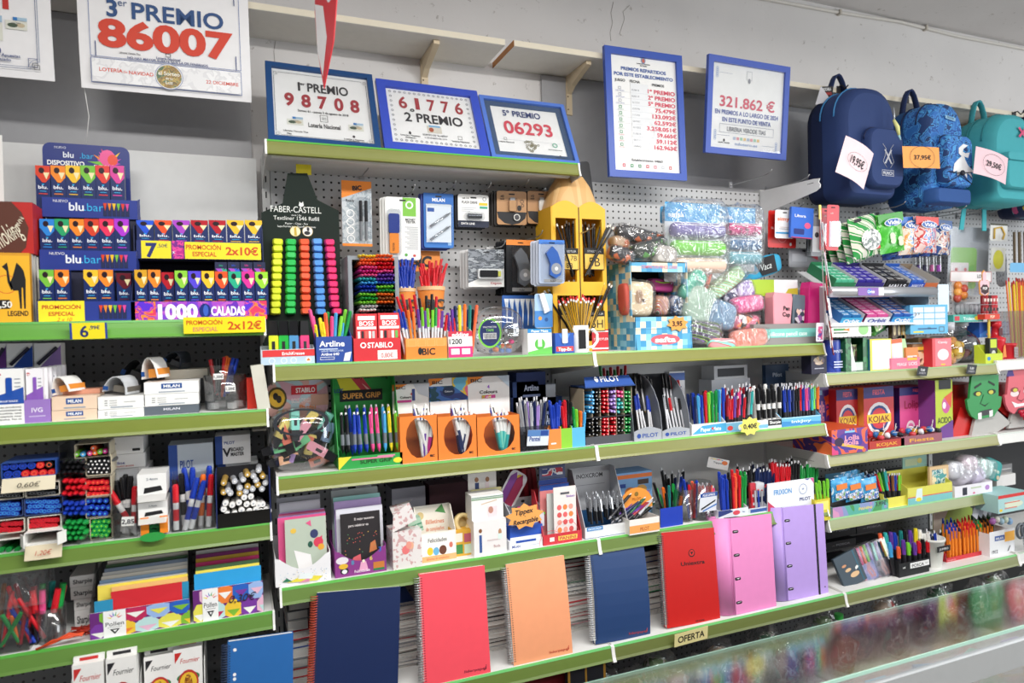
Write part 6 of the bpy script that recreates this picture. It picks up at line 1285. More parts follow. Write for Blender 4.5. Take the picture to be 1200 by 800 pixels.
def usb1(p,w,h):
 A('r -.5 .5 -1 -.8 22293f;t FLASH_DRIVE -.12 -.28 .009m 2b2b30 .5;t usb_2.0 -.25 -.14 .006m 2b2b30')(p,w,h);[p.rect(-w*.4,w*(.1-.1*i),-h*(.42+.05*i),-h*(.405+.05*i),-.0007,C('a8acb0'))for i in rg(3)]
 A('r .18 .46 -.32 -.24 e8c43a;r .2 .46 -.42 -.35 4aa88a;o .36 -.12 .005m .007m 8a8c90',-.0008)(p,w,h)
 p.tube((-w*.2,-.008,-h*.66),(w*.24,-.008,-h*.66),.0075,.0075,C('6a6e74',.25,.8),8);A('t DATA_LINE -.18 -.92 .007m ffffff',-.0008)(p,w,h)
hung('flash_drive_pack','white and navy flash drive pack hanging in the upper row',537,573,228,266,usb1,'f0f0ee',(-.3,.32,.55,.8,.018),4,556,backcol='24262e')
KR='b98d63'
def kraft(c2='3a2f28'):
 def f(p,w,h):
  A('o .34 -.3 .005m .0065m 2b2b30;o .36 -.42 .004m .0055m 2b2b30;e .25 -.5 .008m .01m 2a2a2a;t xQ -.32 -.18 .007m 2b2b30;t 16GB -.32 -.26 .005m 2b2b30',-.0008)(p,w,h)
  pts=[(-w/2,-h*.62),(w/2,-h*.62),(w*.45,-h*.8),(w*.25,-h*.95),(0,-h),(-w*.25,-h*.95),(-w*.45,-h*.8)];p.poly(pts,-.0006,C('26262a'));p.prism(rrect(-w*.1,w*.12,-h*.6,-h*.28,.003,2),-.008,-.001,C(c2,.4));A('r -.07 .09 -.28 -.2 a8acb2;e .15 -.78 .01m .01m 4a4a4e;o .15 -.78 .009m .012m d8d8d4',-.0060)(p,w,h)
 return f
hung('flash_drive_pack','kraft card flash drive pack with rounded black foot hanging at the corner',583,617,224,263,kraft('c89a6a'),KR,(-.14,.16,.2,.62,.014),4,598,backcol='2a2624',rz=-4)
hung('flash_drive_pack','kraft card pack with a white flash drive hanging next to the pencil display',619,650,224,262,kraft('e8e8e4'),KR,(-.14,.16,.2,.62,.014),4,634,backcol='2a2624',rz=-3)
def king(p,w,h):
 p.poly([(-w/2,0),(w/2,-0),(w/2,-h*.5),(-w/2,-h*.9)],-.0006,spots(['8a9098','6a7078','4a5058','a8aeb4'],30,kind='noise',stretch=(1,1,3)));A('p efefec -.5 -.9 .5 -.5 .5 -1 -.5 -1')(p,w,h);p.prism(rrect(-w*.26,w*.4,-h*.78,-h*.52,.005,3),-.014,-.001,C('eef0f0',.3));p.prism(rrect(-w*.22,w*.28,-h*.74,-h*.56,.004,3),-.018,-.014,C('17171a',.3));A('r .28 .36 -.72 -.58 d8d85a;t Kingston .22 -.93 .008m 9a2a34;t 64GB .36 -.18 .01m 2b2b30',-.0185)(p,w,h)
hung('flash_drive_pack','grey and white flash drive pack with black stick hanging below the upper row',549,591,292,336,king,'e6e6e4',(-.3,.44,.48,.84,.022),4,572,backcol='d8d8d8',step=.014)
def corr(c1,c2):
 def f(p,w,h):
  p.rect(-w/2,w/2,-h*.1,0,-.0006,C(c1));p.prism([(-w*.26,-h*.3),(-w*.02,-h*.15),(w*.18,-h*.28),(w*.36,-h*.6),(w*.3,-h*.8),(w*.1,-h*.88),(-w*.12,-h*.8),(-w*.1,-h*.55)],-.012,-.001,C(c2,.3));p.ell(w*.12,-h*.66,w*.2,w*.2,-.0125,C('b8bcc4',.2,.3),16);p.ell(w*.12,-h*.66,w*.07,w*.07,-.013,C('eeeeee'),12);A('r -.3 .4 -.97 -.9 9a9a9a;t Roller .05 -.96 .006m 2b2b30',-.0008)(p,w,h)
 return f
hung('correction_tape_pack','black correction tape pack with orange edge hanging above clear tub',594,627,281,343,corr('e88a3a','6a6e74'),'1f2024',(-.36,.42,.12,.9,.018),5,612,backcol='1c1d21',step=.013,Y=2.19)
hung('correction_tape_pack','blue correction tape pack in clear shell hanging by the pencil display',632,662,281,332,corr('3f78c8','3566b8'),'b9c6dc',(-.44,.44,.06,.96,.018),4,648,backcol='c3cad8',Y=2.05)
# orange cups and card behind
c=thing('brand_card','orange card with black lettering behind the two pen cups','card',(P(490,316,2.25)[0],2.25,P(490,318,2.25)[1]));b=Mb();w=P(516,305,2.25)[0]-P(463,305,2.25)[0];b.box(-w/2,w/2,0,.002,0,.07,C('e08a3c'));b.obj('card',c);p=Mb();p.text('BIC',w*.06,.018,.034,C('1c1c1f'),-.0008,bold=.05,it=.12);p.obj('print',c)
def orange_cup(label,px0,px1,pt,pb,Y):
 X=P((px0+px1)/2,pt,Y)[0];z=P((px0+px1)/2,pb,Y)[1];r=(P(px1,pt,Y)[0]-P(px0,pt,Y)[0])/2;h=P((px0+px1)/2,pt,Y)[1]-z
 t=thing('pen_cup',label,'cup',(X,Y,z));b=Mb();b.lathe([(r*.72,0),(r,h),(r*.96,h),(r*.68,.003),(0,.003)],C('d8823a',.5),20);b.obj('paper_wall',t);p=Mb();p.lathe([(r*1.01,h),(r*1.01,h*.88)],C('e9b98a'),20);p.obj('rim_band',t);p=Mb(Tr(0,-r*.86,h*.3)@Rx(-10));p.text('BIC',0,0,h*.3,C('1c1c1f'),-.006,bold=.04);p.obj('print',t);return X,z,r,h
X,z,r,h=orange_cup('orange paper cup packed with blue pens',463,487,338,372,2.17)
pens('stick',z+.01,2.16,[(462+4.2*(i%7)+ru(-1,1),318-8*(i%3)+ru(-2,3),'blue',-14+4.5*(i%7),.012*(i%3))for i in rg(20)],'{} capped ballpoint pen standing in an orange paper cup','pens in orange cups')
X,z,r,h=orange_cup('orange paper cup packed with red pens',489,521,336,374,2.16)
pens('stick',z+.01,2.15,[(493+5.2*(i%7)+ru(-1,1),322-8*(i%3)+ru(-2,3)-(i%7)*.6,'red',-10+5*(i%7),.012*(i%3))for i in rg(20)],'{} capped ballpoint pen standing in an orange paper cup','pens in orange cups')
# orange tray of capped pens
X,Y,z,w,h=slot('A1',476,524,396,2.012)
tray('pen_tray','orange card tray packed with capped ballpoint pens','display',(X,Y,z,w,h*1.3),.09,'ea8a38',h,lambda p,w,h:(A('r -.5 .5 .6 1 eca052',-.0003)(p,w,h),[p.frame(-w*.44+w*.23*i,-w*.25+w*.23*i,h*.62,h*.95,.001,-.0005,C('f2b878'))for i in rg(4)],A('t BIC .05 .2 .32 1c1c1f .32;e -.16 .38 .05 .18 1c1c1f',-.0008)(p,w,h)))
pens('stick',z+.004,2.03,[(466,347,'red',-16,.02),(472,344,'red',-12,.02),(480,349,'red',-8,.03),(487,345,'red',-6,.03),(493,349,'black',-4,.03),(500,346,'black',0,.035),(506,344,'black',2,.04),(512,347,'red',4,.04),(463,364,'blue',-12),(468,362,'blue',-10),(473,365,'blue',-8),(479,363,'orange',-5),(484,365,'orange',-3),(491,362,'purple',-2),(496,360,'lime green',0),(499,364,'purple',0),(503,361,'lime green',1),(507,363,'lime green',2),(511,360,'green',3),(516,362,'pink',5),(521,364,'purple',7),(525,369,'red',9),(477,358,'black',-7,.02),(489,357,'blue',-3,.03)],'{} capped ballpoint pen standing in the orange card tray','pens in the orange tray')
X,Y,z,w,h=slot('A1',526,554,388,2.02)
tray('pen_tray','white and magenta card tray of slim fibre pens beside the orange tray','display',(X,Y,z,w,h*1.2),.07,'ecebe9',h,lambda p,w,h:(A('r -.5 .5 0 .42 d0327a;r -.5 .5 .8 1 c8324a;t edding 0 .8 .16 ffffff .7;t 1200 -.2 .52 .2 2b2b30')(p,w,h),[p.rect(-w*.4+w*.45*i,-w*.05+w*.45*i,h*.12,h*.34,-.0008,C('f2e8ee'))for i in rg(2)]))
pens('capped',z+.004,2.04,[(526,366,'purple',-3),(530,362,'purple',-1),(534,358,'navy',0),(539,357,'yellow',1),(545,356,'orange',2),(552,357,'teal',4),(559,357,'coral',8),(532,372,'red',-2),(527,376,'red',-4),(556,362,'black',6,.02),(549,362,'blue',3,.02)],'{} slim fibre pen standing in the white and magenta tray','slim fibre pens')
# round clear tub with an oval green label
X,Y,z,w,h=slot('A1',559,620,358,2.03)
t=thing('plastic_tub','round clear display tub with a green and blue oval label','tub',(X,Y+.05,z));b=Mb(Tr(0,0,h/2)@Matrix.Diagonal((1,.62,1,1)));b.blob(0,0,0,w/2,w/2,h/2,clear('f4f6f8',.2,.06),24,14,.8);b.obj('clear_wall',t)
p=Mb(Tr(-w*.24,-.046,h*.46)@Rz(-12));p.ell(0,0,w*.21,h*.3,0,C('7cc84a'),24);p.ell(0,0,w*.18,h*.26,-.0008,C('1f2f6a'),24);p.text('MINI CORRECTION',0,h*.1,.006,C('ffffff'),-.0014,w=w*.24);p.rect(-w*.12,w*.12,-h*.12,h*.0,-.0012,C('f0f0f0'));[p.rect(-w*.1+w*.02*i,-w*.1+w*.02*i+w*.009,-h*.11,-h*.01,-.0016,INK)for i in rg(11)];p.text('TAPE',0,h*.03,.008,C('8ad85a'),-.0014,bold=.02);p.obj('oval_label',t)
p=Mb(Tr(w*.2,-.04,h*.5));p.blob(0,0,0,w*.18,.012,h*.17,clear('ffffff',.3,.05),14,8);p.obj('moulded_cap',t)
rnd=random.Random(5)
for i in rg(14):
 b=Mb();c=rnd.choice(['f0823a','f0a05a','e8408a','3a78c8','f2703a','5ab84a']);b.blob(0,0,0,.011,.008,.007,C(c,.3),8,5,.7);o=b.obj('mini_tape');o.location=(X+rnd.uniform(-.03,.05),Y+.05+rnd.uniform(-.025,.02),z+.014+.012*(i//5)+rnd.uniform(0,.006));o.rotation_euler=(rnd.uniform(-.6,.6),rnd.uniform(-.6,.6),rnd.uniform(0,3));tag(o,'tiny coloured tape roller lying inside the round labelled tub','tape roller','tape rollers in the tub')
 # blue packs behind tub, tipp-ex, mug
for i in rg(6):
 blister('correction_pen_pack','blue correction pen pack, %s of the row behind the tub'%('first','second','third','fourth','fifth','sixth')[i],'hanging pack',588+6.2*i,600+6.2*i,346,385,2.17+.008*i,lambda p,w,h:(A('p e8eef4 -.3 -.1 .3 -.1 0 -.5',-.0008)(p,w,h),p.tube((0,-.004,-h*.2),(0,-.004,-h*.9),.004,.002,G('dfe6ee'),6)),'2f62b0',None,hole=False,rz=18)
blister('correction_pen_pack','pale blue correction pen pack with a white applicator standing at the front','hanging pack',627,648,344,384,2.08,lambda p,w,h:(A('r -.5 .5 -.98 -.5 4a86c8')(p,w,h),p.prism([(-w*.3,-h*.02),(-w*.05,h*.03),(w*.28,-h*.5),(w*.0,-h*.58)],-.010,-.001,G('e9edf2')),p.ell(-w*.2,-h*.72,w*.1,w*.1,-.0009,C('e8a04a')),p.ell(w*.15,-h*.76,w*.1,w*.1,-.0009,C('2f5a98'))),'a8c8e8',None,hole=False)
carton('correction_box','white and green correction fluid box standing before the pencil display','box',slot('A1',619,647,385,2.02),.05,'eef0ee',A('r -.5 .5 .84 1 2f8ac8;t Paper_Mate 0 .87 .09 ffffff .7;e 0 .4 .22 .22 5ab84a;p 6ac05a -.5 .1 .5 .3 .5 0 -.5 0;r -.08 .08 .3 .62 f4f4f2'))
t,at=carton('correction_box','blue correction fluid box with a white bottle standing by the mug','box',slot('A1',651,673,390,2.02),.04,'2a58b0',lambda p,w,h:(A('r -.46 .46 .1 .34 d84a4a;t Tipp-Ex 0 .13 .16 ffffff .7;p 4a8ad8 -.3 .95 0 .4 .3 .95')(p,w,h),p.prism(rrect(-w*.14,w*.14,h*.5,h*1.2,.003,2),-.004,-.0006,C('f0f0ee'))))
def mug():
 X,Y,z,w,h=slot('A1',675,694,381,2.02);r=w/2*1.04;t=thing('mug','white mug with a large black digit full of pencils','mug',(X,Y+r,z))
 b=Mb();b.lathe([(r*.96,0),(r,.003),(r,h),(r*.92,h),(r*.92,.006),(0,.006)],C('f0f0ee',.2),28);b.obj('body',t)
 b=Mb();b.path([(r*.92+.002,-.006,h*.82),(r+.016,-.01,h*.84),(r+.03,-.012,h*.66),(r+.03,-.012,h*.4),(r+.016,-.01,h*.2),(r*.92,-.006,h*.18)],.0052,C('f0f0ee',.2),8);b.obj('handle',t)
 p=Mb();n=8;a0,a1=rd(-128),rd(-72)
 vs,fs,x0,x1,y0,y1=text_mesh('1',.06)
 out=[]
 for a,c in vs:
  ang=a0+(a1-a0)*(.12+.76*(a-x0)/(x1-x0));out.append(((r+.003)*cos(ang),(r+.003)*sin(ang),h*.14+h*.7*(c-y0)/(y1-y0)))
 p.add(out,fs,C('17171a'));p.text('2',r*.5,h*.12,h*.1,C('17171a'),-r*.9);p.obj('printed_digit',t)
 return X,Y+r,z,h
X,Y,z,h=mug()
pens('ring',z+.01,Y-.012,[(654+i*3.0+ru(-.5,.5),354-7*sin(pi*i/17)+ru(-3,3),'yellow',-26+52*i/17,.003*(i%3))for i in rg(18)],'black and yellow pencil with a red dipped end standing in the mug','pencils in the mug','pencil','pencil',back=2)
# large wooden pencil-shaped display
def pencil_display():
 Y=2.1;X,_,z,w,h=slot('A1',651,712,228,Y);t=thing('pencil_display','tall yellow wooden pencil-shaped rack with a bare wood point','display',(X,Y,z));d=.13;Yl=C('e9b42c',.45);Wd=spots(['d9ae74','d2a468','deb67e'],8,.5,'noise',(1,1,.2))
 zc=sz(243,X,Y)-z;zt=sz(207,X,Y+.06)-z;tip=.30
 n=10
 # scalloped yellow front
 for s in(-1,1):
  xc=s*w*.25;pts=[(xc-w*.25,0),(xc+w*.25,0)]+[(xc+w*.25-w*.5*i/n,zc+.022*sin(pi*i/n))for i in rg(n+1)]
  outer=pts;x0,x1=xc-w*.19,xc+w*.19
  za0,za1=sz(330,X,Y)-z,sz(256,X,Y)-z;zb0,zb1=sz(400,X,Y)-z,sz(346,X,Y)-z
  b=Mb();b.box(xc-w*.25,x0,0,.012,0,zc,Yl);b.box(x1,xc+w*.25-.001,0,.012,0,zc,Yl);b.box(x0,x1,0,.012,za1,zc,Yl);b.box(x0,x1,0,.012,zb1,za0,Yl);b.box(x0,x1,0,.012,0,zb0,Yl)
  b.prism([(xc-w*.25,zc),(xc+w*.25-.001,zc)]+pts[3:-1][::1],0,.012,Yl);b.obj('front_board',t)
  for q0,q1 in((za0,za1),(zb0,zb1)):
   b=Mb();b.box(x0,x1,d-.004,d,q0,q1,C('c98f28'));b.box(x0,x1,.012,d,q0-.003,q0,Yl);b.obj('compartment',t)
 b=Mb();b.box(-.0018,.0018,-.0006,.01,0,zc,C('1f1a14'));b.obj('joint_line',t)
 for s in(-1,1):
  b=Mb();b.box(s*w/2-.004,s*w/2+.004,.001,d,0,zc,Yl);b.obj('side_board',t)
 b=Mb();b.box(-w/2,w/2,d,d+.004,0,zc,Yl);b.obj('back_board',t)
 b=Mb();m=20;vs=[];fs=[];L=[(0,1,1),(.35,.86,.9),(.7,.68,.8),(1,.46,.55)]
 for q,kx,ky in L:
  for i in rg(m):
   a=2*pi*i/m;vs.append((w*.5*kx*(abs(cos(a))**.6)*(1 if cos(a)>0 else-1),d*.5+d*.5*ky*(abs(sin(a))**.6)*(1 if sin(a)>0 else-1),zc-.004+(zt-zc)*q))
 for k in rg(3):
  for i in rg(m):fs.append((k*m+i,k*m+(i+1)%m,(k+1)*m+(i+1)%m,(k+1)*m+i))
 b.add(vs,fs,Wd,True);b.add(vs[-m:],[tuple(rg(m))],Wd);b.obj('wood_point',t)
 f=lambda px,py:(P(px,py,Y)[0]-X,P(px,py,Y)[1]-z)
 for s,x0,x1,y0,y1,lines in((-1,656,677,291,316,['8B 7B','8B']),(1,684.5,707,291,316,['5B']),(-1,656,676,362,386,['6H','8H']),(1,690,708,364,388,['6H'])):
  a,c=f(x0,y1),f(x1,y0);p=Mb();p.box(a[0],c[0],-.004,-.001,a[1],c[1],C('17171a'));hh=c[1]-a[1];p.rect(a[0]+.002,c[0]-.002,a[1]+.002,a[1]+hh*.72,-.0046,C('e8bf58'));p.text('STAEDTLER',(a[0]+c[0])/2,a[1]+hh*.8,hh*.1,C('c8c8c8'),-.0048,wmax=(c[0]-a[0])*.8)
  if len(lines)==1:p.text(lines[0],(a[0]+c[0])/2,a[1]+hh*.16,hh*.42,C('17171a'),-.0050,wmax=(c[0]-a[0])*.85)
  else:p.text(lines[0],(a[0]+c[0])/2,a[1]+hh*.42,hh*.24,C('17171a'),-.005,wmax=(c[0]-a[0])*.85);p.text(lines[1],(a[0]+c[0])/2,a[1]+hh*.08,hh*.24,C('17171a'),-.005)
  p.obj('grade_label',t)
 a,c=f(694,411),f(712,386);p=Mb();p.rect(a[0],c[0]+.002,a[1],c[1],-.001,C('c8303a'));p.rect(a[0],c[0]+.002,a[1]+.005,a[1]+.010,-.0012,C('f0f0ee'));p.rect(a[0],c[0]+.002,c[1]-.008,c[1]-.004,-.0012,C('f0f0ee'));p.text('STAEDTLER',(a[0]+c[0])/2+.004,(a[1]+c[1])/2,.008,C('ffffff'),-.0013);p.obj('red_foot_label',t)
 for nm,pts in(('upper',[(653,262,-20),(660,264,-10),(666,258,-4),(669,260,0),(673,258,3),(677,262,6),(684,262,-6),(688,259,-3),(692,262,0),(696,261,3),(699,265,6),(706,262,20),(711,264,28),(716,263,34),(719,266,38),(664,262,-6),(690,266,-1)]),('lower',[(640,340,-36),(645,338,-30),(650,336,-24),(662,330,-10),(668,328,-5),(673,327,0),(677,330,3),(686,331,-4),(690,330,0),(695,333,6),(700,330,10),(708,330,22),(713,332,28),(717,334,34),(656,336,-16)])):
  base=sz(322 if nm=='upper' else 392,X,Y)-z
  for i,(px,pt,ln)in en(pts):pens('pencil',z+base,Y+.03,[(px,pt,'black',ln*.9,.006*(i%4)-.045*(abs(ln)>18))],'black pencil standing in the %s compartments of the wooden pencil rack'%nm,'pencils in the %s compartments'%nm,'pencil','pencil')
pencil_display()
b=Mb();b.prism(rrect(-.02,.03,0,.2,.012,4),0,.02,C('3a3b3e'));o=b.obj('black_board');o.location=(P(690,210,2.26)[0],2.26,2.03);o.rotation_euler=(0,rd(-8),0);tag(o,'rounded black panel standing behind the wooden pencil point','panel')
# pencil cases and hanging packs of the next bay
def pouch(name,label,cat,px,py,wp,hp,Y,dep,col,rot=0,p=.5,zipc=None,bagged=False,group=None,seed=1,extra=None,bagk=1.12,yaw=0,lean=0):
 """soft case: rounded body with a zip line, sometimes inside a clear bag; size given in picture units at its depth"""
 X,z=P(px,py,Y);u=P(px+.5,py,Y)[0]-P(px-.5,py,Y)[0];v=P(px,py-.5,Y)[1]-P(px,py+.5,Y)[1];w,h=wp*u,hp*v;rnd=random.Random(seed)
 t=thing(name,label,cat,(X,Y+dep,z),0,group);t.rotation_euler=(rd(-lean),rd(rot),rd(yaw))
 m=C(col,.6)if isinstance(col,str)else col
 b=Mb();b.blob(0,0,0,w/2,dep,h/2,m,16,10,p,.015,rnd);b.obj('case_body',t)
 if zipc:
  b=Mb();b.path([(w*.5*(-.95+1.9*i/10)*.97,-dep*(1-abs(-.95+1.9*i/10)**4)*.99-.001,h*.2+h*.04*sin(i))for i in rg(11)],.0028,C(zipc),5);b.box(w*.3,w*.33,-dep-.006,-dep-.003,h*.1,h*.22,C('c8c8c8',.3,.7));b.obj('zip',t)
 if extra:
  q=Mb(Tr(0,-dep*1.01,0));extra(q,w,h);q.obj('print',t)
 if bagged:
  b=Mb();b.blob(0,0,0,w/2*bagk,dep*1.25,h/2*bagk,film(),16,10,.5,.07,rnd);b.obj('clear_bag',t)
 return t
ZA1=RZ['A1']
# blue checked counter box
def safta():
 CH=spots(['58a8d0','8ac8e4','ece2c4','3f94c4','a8d8ea','58a8d0','e9dfc0'],46,.5,'grid')
 Y=2.03;X,_,z,w,h=slot('A1',744,812,306,Y);d=.2;dk=C('3a3a3e');t=thing('counter_display','blue checked card counter box holding bagged soft pencil cases','display',(X,Y,z))
 zl=sz(371,X,Y)-z;zt=sz(318,X,Y)-z
 b=Mb();b.prism([(-w*.46,0),(w*.47,0),(w*.5,zl),(-w*.5,zl)],0,.003,CH);b.obj('front_lip',t)
 b=Mb();b.box(-w*.5,w*.46,.02,.023,zt,h,CH);b.obj('top_band',t)
 for s in(-1,1):
  b=Mb();b.side([(0,0),(d,0),(d,h),(.02,h),(.02,zl),(0,zl)],s*w*.485-.0015,s*w*.485+.0015,CH);b.obj('side_wall',t)
 b=Mb();b.box(-w*.48,w*.48,d-.003,d,0,h,dk);b.obj('back_wall',t);b=Mb();b.box(-w*.48,w*.48,.02,d,h-.003,h,CH);b.obj('top_wall',t)
 b=Mb();b.box(-w*.48,w*.48,.003,d-.003,0,.004,dk);b.box(-w*.47,w*.47,.02,d-.003,zl*.8,zl*.8+.003,dk);b.obj('floor_tray',t)
 p=Mb();p.ell(w*.02,zl*.3,w*.25,zl*.16,-.0006,C('e0606e'),24);p.text('safta',w*.02,zl*.22,zl*.16,C('f4eeee'),-.001,w=w*.36,bold=.04);p.rect(-w*.48,w*.48,zl*.62,zl*.63,-.0006,C('3a7aa0'));p.obj('print',t)
 p=Mb(Tr(0,.02,0));p.text('COMPACTOS PENCIL CASES',0,zt+(h-zt)*.35,(h-zt)*.3,C('e08aa0'),-.001,w=w*.62,bold=.02);p.obj('band_print',t)
 s_=thing('price_star','orange star price card reading 3,95 on the checked box','price tag',(P(795,379,2.02)[0],2.024,P(795,379,2.02)[1]));b=Mb();b.prism(star(0,0,.047,.033,8,.62),0,.0012,C('eba24e'));b.obj('card',s_);p=Mb();p.text('3,95',-.002,-.008,.017,C('1f1c1a'),-.0008,bold=.03,w=.042);p.obj('print',s_)
 zb=z+zl*.82+.004
 pouch('pencil_case','bagged cream pencil case printed with a puppy face in the checked box','pencil case',752,350,32,42,2.06,.035,'e3cfae',4,.45,None,True,extra=lambda q,w,h:(q.ell(-w*.1,h*.05,w*.14,h*.2,-.001,C('a8876a')),q.ell(w*.06,-h*.05,w*.07,h*.06,-.0014,C('5a4438'))))
 pouch('pencil_case','coral bagged pencil case end beside the cream case in checked box','pencil case',737.5,350,9,38,2.06,.03,'c8584a',-3,.5,None)
 pouch('pencil_case','magenta pencil case with lime trim at the back of checked box','pencil case',777,334,28,16,2.12,.025,'a8387a',4,.4,'9ac83a')
 pouch('pencil_case','bagged pink and green striped pencil case in the checked box','pencil case',778,358,15,24,2.07,.03,spots(['b84a5a','e8e0d8','4a9a6a','3a3a4a','d87a4a'],30,kind='stripes'),6,.5,None,True)
 pouch('pencil_case','bagged pale blue and navy pencil case at the box side','pencil case',797,358,14,24,2.07,.03,spots(['d8dce4','5a7aa8','2a3048','e8e8ec'],34,kind='noise'),4,.5,None,True)
safta()
# black bagged cases above the box
for i,a in en(((757,277,62,18,2.12,'black bagged pencil case with orange trim, highest on the checked box','28262a',12),(764,291,40,20,2.06,'black and green bagged pencil case lying on the checked box','2a332c',-14),(732,298,28,17,2.05,'small black bagged case with an orange edge at the box corner','26242a',18),(783,298,26,22,2.05,'bagged grey white pencil case on the right top of checked box'.replace('right ',''),'b9b4b0',8),(730,283,20,18,2.13,'bagged beige and orange pencil case behind the small black one','c8a88a',-10))):
 pouch('pencil_case',a[5],'pencil case',a[0],a[1],a[2],a[3],a[4],.03,spots([a[6],a[6],a[6],'c8622e' if i in(0,2,4)else '5a9a4a' if i==1 else 'e8e4e0'],16,.4,'noise'),a[7],.5,None,True,seed=10+i)
 # hanging packs of roll pouches
def rollpack(name,label,px0,px1,pt,pb,Y,rolls,head='3f9ad8'):
 t=blister(name,label,'hanging pack',px0,px1,pt,pb,Y,lambda p,w,h:(p.rect(-w/2,w/2,-h*.24,0,-.0006,spots([head,'5ab0e0',head,'9ad0ee'],30,kind='noise')),A('t safta -.3 -.18 .06 f0f4f8 .28',-.0010)(p,w,h)),'e8eef2',None,hole=False)
 w=P(px1,pt,Y)[0]-P(px0,pt,Y)[0];X=P((px0+px1)/2,pt,Y)[0];zt=P((px0+px1)/2,pt,Y)[1];h=zt-P((px0+px1)/2,pb,Y)[1]
 for i,(c,n)in en(rolls):
  o=thing('pencil_case','%s roll-shaped pencil case hanging in the clear pack beside it'%n,'pencil case',(X,Y-.022,zt-h*(.36+.22*i)))
  b=Mb(Ry(90));r=h*.095;b.lathe([(0,-w*.45),(r*.85,-w*.44),(r,-w*.4),(r,w*.4),(r*.85,w*.44),(0,w*.45)],C(c,.5)if isinstance(c,str)else c,14);b.obj('case_body',o)
  b=Mb();b.tube((-w*.4,-r*.8,r*.62),(w*.4,-r*.8,r*.62),.0018,.0018,C('e8e8ea'),5);b.obj('zip',o)
 b=Mb();b.blob(0,-.02,-h/2,w*.54,.04,h*.54,film('ffffff',.1),16,10,.35,.05,random.Random(int(px0)));b.obj('clear_bag',t)
 return t
hook(856,217,L=.24,label='long steel peg hook carrying the first roll pouch pack');hook(898,222,L=.24,label='long steel peg hook carrying the spotted pouch pack')
rollpack('pouch_pack','blue headed pack with lilac and green roll pouches hanging at front',780,845,238,330,2.1,[('7a70b0','lilac'),('7ad04a','bright green'),('e8c8b4','pale peach')])
rollpack('pouch_pack','blue headed pack with spotted pink and denim roll pouches hanging beside',845,886,243,318,2.12,[(spots(['d83a86','d83a86','7a1a4a','d83a86','e04a92'],90),'spotted pink'),(spots(['3a6a98','5a8ab8','2a5080','c8d8e8'],40,kind='noise'),'denim blue'),('6ab0c0','pale teal')])
blister('pouch_pack','blue headed pouch pack showing its corner behind the lilac pack','hanging pack',774,800,242,262,2.16,A('t safta -.2 -.7 .2 f0d0d8',-.0010),'4a98c8',None,hole=False)
# pile of cases
PC=[('mint green pencil case leaning at the checked box in clear film',816,334,20,42,2.05,.025,'58b098',35,True),('coral pencil case standing behind the mint one',830,326,9,32,2.09,.02,'e8806a',20,False),('pale green and coral striped case in a shiny bag',854,331,48,20,2.08,.025,spots(['8ad8a0','e8705a','8ad8a0','c8ecd0'],22,kind='stripes'),-32,True),('sky blue case with black panel and white script lying on the pile',894,313,52,24,2.14,.025,'3aa8d0',-14,False),('big bagged sage green case at the pile foot',824,358,34,46,2.04,.03,'a8c0b0',20,True),('blue grey bagged case in the middle of the pile',846,368,40,34,2.04,.03,'7a9ab8',14,True),('bagged white and violet case tucked under the sky blue case',876,340,20,22,2.09,.02,spots(['d8d0e8','8a70b8','e8e4f0'],40,kind='noise'),-20,True),('navy star print case half hidden in the middle of the pile',858,346,18,18,2.1,.02,spots(['2a3560','2a3560','d8d8e8'],80),-30,True),('bagged black, lime and purple striped case at the pile foot',828,389,42,26,2.03,.025,spots(['26262a','9ad83a','26262a','8a4ac0','3a3a3e'],26,kind='stripes',stretch=(.2,1,1)),4,True),('pink case with red and mint stripes low on the rail',849,402,32,12,2.02,.018,spots(['e89aa0','e89aa0','c84a4a','8ad8c8'],20,kind='stripes',stretch=(.2,1,1)),2,False),('bright pink printed case in a shiny bag',880,356,36,20,2.06,.025,spots(['e05a98','e884b0','d84888','f0b0cc'],30,kind='noise'),-6,True),('black and orange patterned case in a knotted bag',876,377,34,18,2.05,.025,spots(['2a2626','e8844a','e8e0e0','3a3434','d86a8a'],50),4,True),('salmon crumpled case in a bag at the rail',882,396,42,22,2.02,.025,spots(['e08a78','e8a090','d87868'],30,kind='noise'),-4,True)]
for i,(lab,px,py,wp,hp,Y,dep,col,rot,bg)in en(PC):
 ex=(lambda q,w,h:(q.prism([(-w*.05,-h*.4),(w*.3,-h*.4),(w*.3,h*.45),(-w*.2,h*.45)],-.002,0,C('232326')),q.text('Vaca',w*.05,-h*.15,h*.32,C('e8f0f0'),-.003,w=w*.26,it=.25)))if i==3 else None
 pouch('pencil_case',lab,'pencil case',px,py,wp,hp,Y,dep,col,rot,.5,'e8e8e8' if i in(0,1,9)else None,bg,seed=30+i,extra=ex)
t,at=carton('organiser_box','clear fronted box with lime and white halves on the case pile','box',(lambda s:(s[0],2.1,P(905,347,2.1)[1],s[3],.065))(slot('A1',880,936,320,2.1)),.06,'eceef0',A('r -.5 0 0 1 a8c83a;p c8b83a .2 0 .5 0 .5 .5 .3 .45'))
t.rotation_euler=(0,0,0)
at=slot('A1',884,963,379,2.03);X,Y,z,w,h=at
tray('case_tray','wide grey and turquoise card tray with standing silicone pencil cases','display',(X,Y,z,w,h*1.1),.14,'8a8684',h,A('r -.5 .5 .34 .76 7ccac0;t silicone_pencil_case 0 .42 .2 e8f4f2 .55'))
